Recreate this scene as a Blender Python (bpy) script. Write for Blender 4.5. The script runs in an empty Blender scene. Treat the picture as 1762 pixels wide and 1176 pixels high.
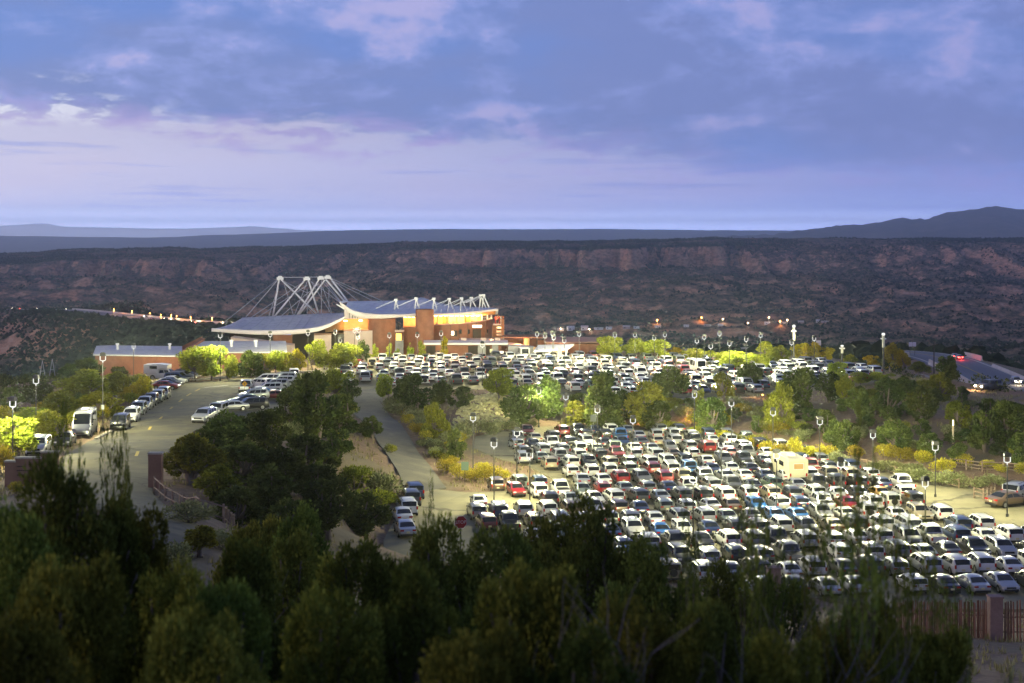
import bpy, bmesh, math, random
import numpy as np
from mathutils import Vector, Matrix
from mathutils.geometry import delaunay_2d_cdt

random.seed(7)
rng = np.random.default_rng(11)
SC = bpy.context.scene
COL = SC.collection
R = math.radians

# ------------------------------------------------------------------ camera
CAMZ = 27.0
HAZE = 7.5e-5
PUFF = 9.1


FPX = 2447.0
cd = bpy.data.cameras.new('camera')
cd.lens = 50.0
cd.sensor_width = 36.0
cd.clip_start = 0.5
cd.clip_end = 60000
cd.dof.use_dof = True
cd.dof.focus_distance = 190
cd.dof.aperture_fstop = 1.5
cam = bpy.data.objects.new('camera', cd)
COL.objects.link(cam)
cam.location = (0, 0, CAMZ)
cam.rotation_euler = (math.pi / 2, 0, 0)
cd.shift_y = -193.0 / 1762.0
SC.camera = cam

# ------------------------------------------------------------------ view, world, dusk light
SC.view_settings.view_transform = 'Standard'
SC.view_settings.look = 'None'
SC.view_settings.exposure = 0.0
SC.view_settings.gamma = 1.0
SC.view_settings.use_curve_mapping = False
SC.render.engine = 'CYCLES'
SC.cycles.use_denoising = True
SC.cycles.use_light_tree = True
SC.cycles.max_bounces = 12
SC.cycles.diffuse_bounces = 2
SC.cycles.glossy_bounces = 3
SC.cycles.transmission_bounces = 4
SC.cycles.transparent_max_bounces = 6
SC.cycles.volume_bounces = 10
SC.cycles.sample_clamp_indirect = 4.0
SC.cycles.caustics_reflective = False
SC.cycles.caustics_refractive = False


class NT:
    """tiny helper round a node tree"""
    def __init__(s, tree):
        s.t = tree
        s.n = tree.nodes
        s.l = tree.links

    def add(s, typ, **kw):
        nd = s.n.new(typ)
        for k, v in kw.items():
            setattr(nd, k, v)
        return nd

    def put(s, sock, v):
        if isinstance(v, bpy.types.NodeSocket):
            s.l.new(v, sock)
        else:
            if sock.type == 'RGBA' and len(v) == 3:
                v = (*v, 1)
            sock.default_value = v

    def math(s, op, a, b=None, c=None, clamp=False):
        nd = s.add('ShaderNodeMath', operation=op, use_clamp=clamp)
        for i, v in enumerate((a, b, c)):
            if v is not None:
                s.put(nd.inputs[i], v)
        return nd.outputs[0]

    def ss(s, v, a, b):
        nd = s.add('ShaderNodeMapRange', interpolation_type='SMOOTHSTEP')
        s.put(nd.inputs['Value'], v)
        nd.inputs['From Min'].default_value = a
        nd.inputs['From Max'].default_value = b
        return nd.outputs[0]

    def mix(s, f, a, b):
        nd = s.add('ShaderNodeMix', data_type='RGBA')
        s.put(nd.inputs[0], f)
        s.put(nd.inputs[6], a)
        s.put(nd.inputs[7], b)
        return nd.outputs[2]

    def noise(s, vec, scale=1.0, detail=6, rough=0.55, dist=0.0):
        nd = s.add('ShaderNodeTexNoise')
        if vec is not None:
            s.l.new(vec, nd.inputs['Vector'])
        nd.inputs['Scale'].default_value = scale
        nd.inputs['Detail'].default_value = detail
        nd.inputs['Roughness'].default_value = rough
        nd.inputs['Distortion'].default_value = dist
        return nd.outputs[0]

    def vmul(s, vec, v):
        nd = s.add('ShaderNodeVectorMath', operation='MULTIPLY')
        s.l.new(vec, nd.inputs[0])
        nd.inputs[1].default_value = v
        return nd.outputs[0]

    def vadd(s, vec, v):
        nd = s.add('ShaderNodeVectorMath', operation='ADD')
        s.l.new(vec, nd.inputs[0])
        nd.inputs[1].default_value = v
        return nd.outputs[0]


SUN_EL, SUN_AZ = R(8), R(-75)      # last glow: low in the west, left of the view
world = bpy.data.worlds.new('World')
SC.world = world
world.use_nodes = True
w = NT(world.node_tree)
w.n.clear()
wout = w.add('ShaderNodeOutputWorld')
wbg = w.add('ShaderNodeBackground')
w.l.new(wbg.outputs[0], wout.inputs[0])
tc = w.add('ShaderNodeTexCoord')
D = tc.outputs['Generated']
sep = w.add('ShaderNodeSeparateXYZ')
w.l.new(D, sep.inputs[0])
dx, dz = sep.outputs[0], sep.outputs[2]
# clear sky: pale lilac afterglow in the west (left), blue to the right and overhead
lat = w.ss(dx, -0.42, 0.45)
dy = sep.outputs[1]
low = w.mix(lat, (0.55, 0.545, 0.75), (0.19, 0.26, 0.62))
mid = w.mix(lat, (0.60, 0.59, 0.78), (0.16, 0.235, 0.61))
clear = w.mix(w.ss(dz, 0.015, 0.07), low, mid)
clear = w.mix(w.ss(dz, 0.03, 0.0), clear, w.mix(lat, (0.38, 0.47, 0.78), (0.235, 0.32, 0.69)))
pinkn = w.noise(w.vmul(D, (5, 5, 22)), 1, 4, 0.5)
clear = w.mix(w.math('MULTIPLY', w.ss(pinkn, 0.45, 0.66), 0.35), clear, w.mix(lat, (0.62, 0.55, 0.70), (0.30, 0.29, 0.62)))
streak = w.noise(w.vadd(w.vmul(D, (7, 7, 120)), (3.1, 0, 0)), 1, 5, 0.55)
stm = w.math('MULTIPLY', w.ss(streak, 0.55, 0.68), w.ss(dz, 0.008, 0.02))
clear = w.mix(w.math('MULTIPLY', stm, 0.7), clear, w.mix(lat, (0.31, 0.37, 0.74), (0.17, 0.23, 0.58)))
# cloud sheet with a ragged lower edge
n1 = w.noise(w.vadd(w.vmul(D, (6, 6, 26)), (2.4, 0.7, 1.9)), 1, 9, 0.58, 0.4)
n1b = w.noise(w.vadd(w.vmul(D, (24, 24, 80)), (7.7, 2, 0)), 1, 7, 0.6, 0.2)
nn = w.math('ADD', w.math('MULTIPLY', n1, 0.6), w.math('MULTIPLY', n1b, 0.4))
edge = w.math('ADD', w.math('MULTIPLY', dx, -0.075), 0.060)
vv = w.math('ADD', w.math('SUBTRACT', dz, edge), w.math('MULTIPLY', w.math('SUBTRACT', nn, 0.5), 0.11))
m1 = w.ss(vv, -0.004, 0.010)
n2 = w.noise(w.vadd(w.vmul(D, (8, 8, 17)), (PUFF, 3.3, 2.1)), 1, 9, 0.56, 0.7)
n2f = w.noise(w.vadd(w.vmul(D, (34, 34, 70)), (4, 1, 0)), 1, 6, 0.6)
n2m = w.math('ADD', w.math('MULTIPLY', n2, 0.66), w.math('MULTIPLY', n2f, 0.34))
ccol = w.mix(lat, (0.120, 0.235, 0.62), (0.145, 0.235, 0.585))
dgrey = w.noise(w.vadd(w.vmul(D, (5, 5, 16)), (0, 4.0, 0)), 1, 4, 0.5)
ccol = w.mix(w.math('MULTIPLY', w.ss(dgrey, 0.40, 0.60), 0.8), ccol, w.mix(lat, (0.165, 0.235, 0.53), (0.165, 0.215, 0.50)))
ccol = w.mix(w.math('MULTIPLY', w.ss(n2m, 0.46, 0.60), w.ss(dz, 0.03, 0.10)), ccol, w.mix(lat, (0.25, 0.33, 0.72), (0.23, 0.295, 0.66)))
ccol = w.mix(w.math('MULTIPLY', w.ss(n2m, 0.55, 0.645), 0.85), ccol, w.mix(lat, (0.48, 0.45, 0.76), (0.34, 0.35, 0.69)))
sky = w.mix(w.math('MULTIPLY', m1, 0.95), clear, ccol)
# lit rims along the sheet's lower edge, white gap in the far west
rim = w.math('MULTIPLY', w.ss(vv, -0.020, 0.002), w.math('SUBTRACT', 1.0, w.ss(vv, 0.002, 0.022)))
rimw = w.math('SUBTRACT', 1.0, w.math('MULTIPLY', w.ss(dx, -0.05, 0.15), 0.6))
sky = w.mix(w.math('MULTIPLY', w.math('MULTIPLY', rim, rimw), w.math('MULTIPLY', w.ss(n1b, 0.46, 0.60), 0.8)), sky, w.mix(lat, (0.42, 0.36, 0.70), (0.30, 0.28, 0.63)))
wht = w.math('MULTIPLY', w.ss(w.math('MULTIPLY', dx, -1.0), 0.20, 0.33), w.math('MULTIPLY', rim, w.ss(n1b, 0.52, 0.42)))
sky = w.mix(w.math('MULTIPLY', wht, 0.9), sky, (0.80, 0.82, 0.93))
# below the horizon: dull ground tone
sky = w.mix(w.ss(dz, -0.005, -0.06), sky, (0.10, 0.085, 0.09))
nish = w.add('ShaderNodeTexSky', sky_type='NISHITA', sun_disc=False)
nish.sun_elevation = R(1.5)
nish.sun_rotation = SUN_AZ
nadd = w.add('ShaderNodeMix', data_type='RGBA', blend_type='ADD')
nadd.inputs[0].default_value = 0.02
w.l.new(sky, nadd.inputs[6])
w.l.new(nish.outputs[0], nadd.inputs[7])
w.l.new(nadd.outputs[2], wbg.inputs[0])
# dusk: the dome darkens overhead and towards the east behind the viewer
dim = w.math('MULTIPLY', w.math('SUBTRACT', 1.0, w.math('MULTIPLY', w.ss(dz, 0.18, 0.8), 0.45)), w.math('SUBTRACT', 1.0, w.math('MULTIPLY', w.ss(dy, 0.6, -0.9), 0.35)))
lowb = w.math('ADD', 1.0, w.math('MULTIPLY', w.ss(dz, 0.075, 0.0), 0.5))
lowb = w.math('ADD', lowb, w.math('MULTIPLY', w.ss(dz, 0.032, 0.0), 0.9))
lowb = w.math('ADD', lowb, w.math('MULTIPLY', w.ss(dz, 0.016, 0.002), 3.2))
lowb = w.math('ADD', lowb, w.math('MULTIPLY', w.ss(dz, 0.0085, 0.001), 7.0))
w.put(wbg.inputs[1], w.math('MULTIPLY', w.math('MULTIPLY', dim, lowb), 1.04))

sl = bpy.data.lights.new('dusk_glow', 'SUN')
sl.energy = 0.5
sl.angle = R(14)
sl.color = (1.0, 0.72, 0.62)
so = bpy.data.objects.new('dusk_glow', sl)
COL.objects.link(so)
so.rotation_euler = (R(76), 0, R(-62))

# ------------------------------------------------------------------ materials
MATS = {}


def mat(name, col, rough=0.7, metal=0.0, emis=None, estr=0.0, spec=0.4, coat=0.0):
    if name in MATS:
        return MATS[name]
    m = bpy.data.materials.new(name)
    m.use_nodes = True
    b = m.node_tree.nodes['Principled BSDF']
    b.inputs['Base Color'].default_value = (*col, 1)
    b.inputs['Roughness'].default_value = rough
    b.inputs['Metallic'].default_value = metal
    b.inputs['Specular IOR Level'].default_value = spec
    b.inputs['Coat Weight'].default_value = coat
    b.inputs['Coat Roughness'].default_value = 0.08
    if emis:
        b.inputs['Emission Color'].default_value = (*emis, 1)
        b.inputs['Emission Strength'].default_value = estr
    MATS[name] = m
    return m


def noisy(name, cols, scale=1.0, rough=0.85, detail=6, lo=0.35, hi=0.65, bump=0.0, bscale=None, stretch=(1, 1, 1), second=None, metal=0.0, spec=0.3, obj_var=0.0):
    """base colour mixed by object/world-space noise; second = (colour, scale, lo, hi, amount)"""
    if name in MATS:
        return MATS[name]
    m = bpy.data.materials.new(name)
    m.use_nodes = True
    t = NT(m.node_tree)
    b = t.n['Principled BSDF']
    g = t.add('ShaderNodeNewGeometry')
    pos = t.vmul(g.outputs['Position'], stretch)
    n = t.noise(pos, scale, detail, 0.6)
    c = t.mix(t.ss(n, lo, hi), cols[0], cols[1])
    if second:
        n2_ = t.noise(t.vadd(pos, (31.7, 11.3, 5.1)), second[1], 5, 0.6)
        c = t.mix(t.math('MULTIPLY', t.ss(n2_, second[2], second[3]), second[4]), c, second[0])
    if obj_var:
        oi = t.add('ShaderNodeObjectInfo')
        hsv = t.add('ShaderNodeHueSaturation')
        t.l.new(c, hsv.inputs['Color'])
        mr = t.math('ADD', t.math('MULTIPLY', oi.outputs['Random'], 2 * obj_var), 1 - obj_var)
        t.l.new(mr, hsv.inputs['Value'])
        c = hsv.outputs[0]
    t.l.new(c, b.inputs['Base Color'])
    b.inputs['Roughness'].default_value = rough
    b.inputs['Metallic'].default_value = metal
    b.inputs['Specular IOR Level'].default_value = spec
    if bump:
        nb = t.noise(pos, bscale or scale * 6, 5, 0.6)
        bp = t.add('ShaderNodeBump')
        bp.inputs['Strength'].default_value = bump
        bp.inputs['Distance'].default_value = 0.2
        t.l.new(nb, bp.inputs['Height'])
        t.l.new(bp.outputs[0], b.inputs['Normal'])
    MATS[name] = m
    return m


def leafmat(name, dark, light, trans=0.25, scale=1.5, var=0.25):
    m = bpy.data.materials.new(name)
    m.use_nodes = True
    t = NT(m.node_tree)
    t.n.clear()
    out = t.add('ShaderNodeOutputMaterial')
    tcn = t.add('ShaderNodeTexCoord')
    oi = t.add('ShaderNodeObjectInfo')
    off = t.add('ShaderNodeVectorMath', operation='ADD')
    t.l.new(tcn.outputs['Object'], off.inputs[0])
    t.l.new(oi.outputs['Location'], off.inputs[1])
    n = t.noise(off.outputs[0], scale, 4, 0.7)
    c = t.mix(t.ss(n, 0.34, 0.66), dark, light)
    gi = t.add('ShaderNodeNewGeometry')
    hs = t.add('ShaderNodeHueSaturation')
    t.l.new(c, hs.inputs['Color'])
    rv = t.math('ADD', t.math('MULTIPLY', gi.outputs['Random Per Island'], 0.9), 0.55)
    rv = t.math('MULTIPLY', rv, t.math('ADD', t.math('MULTIPLY', oi.outputs['Random'], 2 * var), 1 - var))
    t.l.new(rv, hs.inputs['Value'])
    t.l.new(t.math('ADD', t.math('MULTIPLY', oi.outputs['Random'], 0.03), 0.485), hs.inputs['Hue'])
    d = t.add('ShaderNodeBsdfDiffuse')
    tr = t.add('ShaderNodeBsdfTranslucent')
    ms = t.add('ShaderNodeMixShader')
    t.l.new(hs.outputs[0], d.inputs[0])
    t.l.new(hs.outputs[0], tr.inputs[0])
    ms.inputs[0].default_value = trans
    t.l.new(d.outputs[0], ms.inputs[1])
    t.l.new(tr.outputs[0], ms.inputs[2])
    t.l.new(ms.outputs[0], out.inputs[0])
    MATS[name] = m
    return m


M_SOIL = None


def soil_mat():
    """pink-brown high-desert earth: dry grass tint, gullies, pebbles"""
    m = bpy.data.materials.new('desert_soil')
    m.use_nodes = True
    t = NT(m.node_tree)
    b = t.n['Principled BSDF']
    g = t.add('ShaderNodeNewGeometry')
    P_ = g.outputs['Position']
    a = t.noise(P_, 0.09, 8, 0.6)
    f = t.noise(P_, 1.6, 8, 0.7)
    big = t.noise(P_, 0.006, 7, 0.62)
    c = t.mix(t.ss(f, 0.3, 0.7), (0.215, 0.145, 0.10), (0.32, 0.225, 0.15))
    c = t.mix(t.math('MULTIPLY', t.ss(a, 0.46, 0.62), 0.65), c, (0.24, 0.215, 0.13))
    c = t.mix(t.math('MULTIPLY', t.ss(big, 0.5, 0.64), 0.55), c, (0.34, 0.185, 0.125))
    c = t.mix(t.math('MULTIPLY', t.ss(t.noise(P_, 5.0, 4, 0.7), 0.58, 0.7), 0.5), c, (0.16, 0.13, 0.085))
    t.l.new(c, b.inputs['Base Color'])
    b.inputs['Roughness'].default_value = 0.95
    b.inputs['Specular IOR Level'].default_value = 0.1
    bp = t.add('ShaderNodeBump')
    bp.inputs['Strength'].default_value = 0.6
    bp.inputs['Distance'].default_value = 0.25
    t.l.new(t.noise(P_, 2.2, 7, 0.7), bp.inputs['Height'])
    t.l.new(bp.outputs[0], b.inputs['Normal'])
    MATS['desert_soil'] = m
    return m


def valley_mat():
    """far valley: slopes show bare pink badland, flats are brushy"""
    m = bpy.data.materials.new('valley_earth')
    m.use_nodes = True
    t = NT(m.node_tree)
    b = t.n['Principled BSDF']
    g = t.add('ShaderNodeNewGeometry')
    P_ = g.outputs['Position']
    s = t.add('ShaderNodeSeparateXYZ')
    t.l.new(g.outputs['Normal'], s.inputs[0])
    slope = t.math('SUBTRACT', 1.0, s.outputs[2])
    n0 = t.noise(t.vmul(P_, (0.034, 0.026, 0.08)), 1, 9, 0.68)
    sy = t.add('ShaderNodeSeparateXYZ')
    t.l.new(P_, sy.inputs[0])
    farf = t.math('ADD', t.math('MULTIPLY', t.ss(sy.outputs[1], 500, 1500), 0.85), 0.15)
    nf = t.noise(t.vmul(P_, (0.09, 0.06, 0.2)), 1, 6, 0.7)
    earth = t.mix(t.ss(n0, 0.38, 0.6), (0.42, 0.235, 0.155), (0.66, 0.35, 0.21))
    earth = t.mix(t.math('MULTIPLY', t.ss(nf, 0.52, 0.64), 0.6), earth, (0.62, 0.44, 0.32))
    brush = t.mix(t.ss(nf, 0.4, 0.6), (0.085, 0.090, 0.062), (0.27, 0.185, 0.125))
    bare = t.ss(t.math('ADD', t.math('MULTIPLY', slope, 2.1), t.math('MULTIPLY', t.math('SUBTRACT', n0, 0.5), 1.5)), 0.13, 0.42)
    bare = t.math('MULTIPLY', t.math('MULTIPLY', bare, farf), t.math('ADD', t.math('MULTIPLY', t.ss(nf, .36, .56), .6), .4))
    c = t.mix(bare, brush, earth)
    t.l.new(c, b.inputs['Base Color'])
    bp = t.add('ShaderNodeBump')
    bp.inputs['Strength'].default_value = 0.9
    bp.inputs['Distance'].default_value = 9.0
    t.l.new(t.noise(t.vmul(P_, (0.03, 0.014, 0.03)), 1, 8, 0.66), bp.inputs['Height'])
    t.l.new(bp.outputs[0], b.inputs['Normal'])
    b.inputs['Roughness'].default_value = 1.0
    b.inputs['Specular IOR Level'].default_value = 0.0
    MATS['valley_earth'] = m
    return m


M_SOIL = soil_mat()
M_VALLEY = valley_mat()
M_LOT = noisy('gravel_paving', ((0.25, 0.225, 0.135), (0.31, 0.28, 0.17)), 0.35, 0.92, 8, 0.35, 0.65, 0.25, 9.0, (1, 1, 1), ((0.19, 0.175, 0.14), 0.10, 0.46, 0.62, 0.55))
M_ASPH = noisy('worn_asphalt', ((0.145, 0.132, 0.085), (0.19, 0.172, 0.108)), 0.5, 0.9, 8, 0.35, 0.65, 0.2, 12.0, (1, 1, 1), ((0.09, 0.088, 0.08), 0.14, 0.48, 0.6, 0.6))


def add_wear(m, scale=.16):
    """cracks and square-ish repair patches worked into a paving colour"""
    t = NT(m.node_tree)
    b = t.n['Principled BSDF']
    src = b.inputs['Base Color'].links[0].from_socket
    g = t.add('ShaderNodeNewGeometry')
    wob = t.add('ShaderNodeVectorMath', operation='ADD')
    nz = t.add('ShaderNodeTexNoise')
    nz.inputs['Scale'].default_value = .5
    t.l.new(g.outputs['Position'], nz.inputs['Vector'])
    t.l.new(g.outputs['Position'], wob.inputs[0])
    t.l.new(t.vmul(nz.outputs['Color'], (3, 3, 0)), wob.inputs[1])
    v = t.add('ShaderNodeTexVoronoi', feature='DISTANCE_TO_EDGE')
    v.inputs['Scale'].default_value = scale
    t.l.new(t.vmul(wob.outputs[0], (1, 1, 0)), v.inputs['Vector'])
    crack = t.ss(v.outputs['Distance'], .018, .006)
    v2 = t.add('ShaderNodeTexVoronoi', distance='CHEBYCHEV')
    v2.inputs['Scale'].default_value = scale * .5
    t.l.new(t.vmul(g.outputs['Position'], (1, .5, 0)), v2.inputs['Vector'])
    sp = t.add('ShaderNodeSeparateXYZ')
    t.l.new(v2.outputs['Color'], sp.inputs[0])
    hs = t.add('ShaderNodeHueSaturation')
    t.l.new(src, hs.inputs['Color'])
    t.l.new(t.math('ADD', t.math('MULTIPLY', sp.outputs[0], .34), .80), hs.inputs['Value'])
    st = t.noise(g.outputs['Position'], .7, 4, .6)
    c = t.mix(t.math('MULTIPLY', t.ss(st, .60, .72), .4), hs.outputs[0], (.06, .055, .045))
    c = t.mix(t.math('MULTIPLY', crack, .6), c, (.05, .045, .035))
    t.l.new(c, b.inputs['Base Color'])


add_wear(M_ASPH)
add_wear(M_LOT, .05)
M_HWAY = noisy('highway_asphalt', ((0.15, 0.155, 0.175), (0.20, 0.20, 0.215)), 0.08, 0.8, 5, 0.35, 0.65, 0, None, (1, 0.1, 1))
M_PATH = noisy('pinkish_drive', ((0.27, 0.22, 0.21), (0.34, 0.28, 0.26)), 0.6, 0.9, 6, 0.35, 0.65, 0.2, 9.0)
M_YEL = noisy('worn_yellow_paint', ((0.55, 0.40, 0.06), (0.42, 0.33, 0.12)), 3.0, 0.8)
M_WHITEP = noisy('worn_white_paint', ((0.62, 0.6, 0.54), (0.4, 0.38, 0.33)), 3.0, 0.8)
M_KERB = noisy('kerb_concrete', ((0.46, 0.43, 0.36), (0.36, 0.33, 0.28)), 1.5, 0.9)
M_ADOBE = noisy('adobe_stucco', ((0.215, 0.088, 0.055), (0.275, 0.118, 0.074)), 0.7, 0.92, 6, 0.35, 0.65, 0.25, 6.0, (1, 1, 1), ((0.21, 0.09, 0.06), 0.35, 0.5, 0.66, 0.5))
M_ADOBE2 = noisy('pale_adobe_stucco', ((0.45, 0.34, 0.32), (0.52, 0.40, 0.37)), 0.6, 0.92, 6, 0.35, 0.65, 0.2, 6.0)
M_ROOFW = noisy('white_roof_metal', ((0.84, 0.81, 0.80), (0.90, 0.87, 0.86)), 0.25, 0.8, 4, 0.35, 0.65, 0, None, (1, 1, 1), ((0.55, 0.55, 0.60), 0.6, 0.5, 0.66, 0.5))
M_ROOFG = noisy('grey_roof_membrane', ((0.62, 0.60, 0.60), (0.70, 0.68, 0.68)), 0.35, 0.85, 5, 0.35, 0.65, 0, None, (1, 1, 1), ((0.36, 0.36, 0.40), 0.9, 0.52, 0.66, 0.6))
M_STEEL = mat('white_painted_steel', (0.84, 0.83, 0.84), 0.45)
M_CABLE = mat('steel_cable', (0.50, 0.50, 0.53), 0.5, 0.3)
M_FASC = noisy('pink_white_fascia', ((0.72, 0.65, 0.66), (0.66, 0.59, 0.60)), 0.5, 0.7)
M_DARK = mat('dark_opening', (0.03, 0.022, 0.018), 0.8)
M_WOOD = noisy('cedar_ceiling', ((0.42, 0.22, 0.08), (0.50, 0.27, 0.11)), 1.2, 0.6, 5, 0.35, 0.65, 0, None, (1, 4, 1))
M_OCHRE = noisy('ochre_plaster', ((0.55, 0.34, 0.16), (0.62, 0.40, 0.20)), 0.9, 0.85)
M_GREYW = noisy('grey_panel', ((0.26, 0.26, 0.27), (0.32, 0.32, 0.33)), 0.8, 0.8)
M_POLE = mat('dark_bronze_pole', (0.055, 0.055, 0.052), 0.5, 0.4)
M_LAMPW = mat('lit_lamp_white', (0.0, 0.0, 0.0), 1.0, 0, (1.0, 0.99, 0.93), 1.15, 0.0)
M_BARK = noisy('juniper_bark', ((0.13, 0.10, 0.085), (0.22, 0.18, 0.155)), 4.0, 0.95, 5, 0.35, 0.65, 0.4, 14.0, (1, 1, 0.25))
M_DEAD = noisy('grey_dead_wood', ((0.15, 0.13, 0.135), (0.22, 0.195, 0.20)), 4.0, 0.95, 5, 0.35, 0.65, 0, None, (1, 1, 0.3))
M_POST = noisy('weathered_wood', ((0.22, 0.15, 0.10), (0.33, 0.25, 0.18)), 3.0, 0.9, 5, 0.35, 0.65, 0.2, 14, (1, 1, 1), None, 0.0, 0.3, 0.25)
M_COYOTE = noisy('cedar_latilla', ((0.21, 0.095, 0.065), (0.32, 0.16, 0.11)), 4.0, 0.9, 5, 0.35, 0.65, 0.2, 14, (1, 1, 0.2), None, 0.0, 0.3, 0.35)
M_STONE = noisy('riprap_stone', ((0.60, 0.54, 0.20), (0.80, 0.73, 0.36)), 1.3, 0.9, 5, 0.35, 0.65, 0.3, 9.0, (1, 1, 1), ((0.34, 0.30, 0.14), 0.9, 0.5, 0.64, 0.5))
M_GLASS = mat('tinted_glass', (0.012, 0.014, 0.016), 0.06, 0, None, 0, 0.55)
M_TYRE = mat('black_rubber', (0.015, 0.015, 0.015), 0.85)
M_RIM = mat('alloy_wheel', (0.55, 0.55, 0.56), 0.3, 0.85)
M_HEAD = mat('headlight_lens', (0.75, 0.76, 0.78), 0.12, 0.2, None, 0, 0.7)
M_TAIL = mat('taillight_red', (0.38, 0.012, 0.012), 0.15)
M_PLATE = noisy('licence_plate', ((0.72, 0.66, 0.40), (0.66, 0.60, 0.34)), 8.0, 0.5)
M_TRIM = mat('black_trim', (0.02, 0.02, 0.021), 0.6)
PAINT = {}
for nm, c, me in (('white', (0.74, 0.74, 0.71), 0), ('pearl white', (0.66, 0.66, 0.60), 0.1), ('silver', (0.46, 0.47, 0.48), 0.45), ('grey', (0.20, 0.205, 0.21), 0.4),
                  ('charcoal', (0.065, 0.068, 0.072), 0.35), ('black', (0.014, 0.014, 0.016), 0.1), ('dark blue', (0.018, 0.035, 0.10), 0.2), ('blue', (0.025, 0.14, 0.42), 0.25),
                  ('red', (0.27, 0.014, 0.016), 0.1), ('maroon', (0.13, 0.014, 0.018), 0.2), ('beige', (0.42, 0.36, 0.24), 0.3), ('green grey', (0.20, 0.235, 0.20), 0.35),
                  ('yellow', (0.62, 0.36, 0.02), 0.0), ('dark green', (0.03, 0.07, 0.045), 0.2), ('bronze', (0.16, 0.11, 0.07), 0.4)):
    PAINT[nm] = mat('paint_' + nm.replace(' ', '_'), c, 0.3, me, None, 0, 0.5, 0.8)
L_JUN = leafmat('juniper_leaf', (0.042, 0.066, 0.018), (0.135, 0.165, 0.040), 0.2, 1.2, 0.3)
L_JUNF = leafmat('near_juniper_leaf', (0.062, 0.095, 0.019), (0.22, 0.265, 0.05), 0.2, 1.0, 0.3)
L_JUNO = leafmat('olive_juniper_leaf', (0.088, 0.105, 0.019), (0.27, 0.275, 0.046), 0.2, 1.0, 0.3)
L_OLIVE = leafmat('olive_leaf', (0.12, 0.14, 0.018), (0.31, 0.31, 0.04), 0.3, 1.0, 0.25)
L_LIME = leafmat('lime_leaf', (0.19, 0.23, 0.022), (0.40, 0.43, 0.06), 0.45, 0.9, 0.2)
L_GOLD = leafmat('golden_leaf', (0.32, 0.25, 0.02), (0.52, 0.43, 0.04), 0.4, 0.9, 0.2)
L_SAGE = leafmat('sage_leaf', (0.16, 0.18, 0.075), (0.30, 0.31, 0.14), 0.2, 1.5, 0.2)
L_RAB = leafmat('rabbitbrush_flower', (0.30, 0.28, 0.03), (0.58, 0.48, 0.05), 0.3, 1.5, 0.25)
L_FAR = leafmat('far_scrub_leaf', (0.030, 0.046, 0.026), (0.060, 0.078, 0.040), 0.1, 0.02, 0.0)
L_GRASS = leafmat('dry_grass_blade', (0.22, 0.19, 0.08), (0.38, 0.33, 0.16), 0.3, 0.3, 0.1)

# ------------------------------------------------------------------ objects, tags


def thing(name, label, cat, loc=(0, 0, 0), rz=0.0, group=None, kind=None):
    o = bpy.data.objects.new(name, None)
    COL.objects.link(o)
    o.empty_display_size = 0.2
    o.location = loc
    o.rotation_euler = (0, 0, rz)
    tag(o, label, cat, group, kind)
    return o


def tag(o, label=None, cat=None, group=None, kind=None):
    if label:
        o['label'] = label
    if cat:
        o['category'] = cat
    if group:
        o['group'] = group
    if kind:
        o['kind'] = kind
    return o


def put(name, me, parent=None, loc=None, rot=None, scale=None):
    o = bpy.data.objects.new(name, me)
    COL.objects.link(o)
    if parent is not None:
        o.parent = parent
    if loc is not None:
        o.location = loc
    if rot is not None:
        o.rotation_euler = rot
    if scale is not None:
        o.scale = scale
    return o


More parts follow.
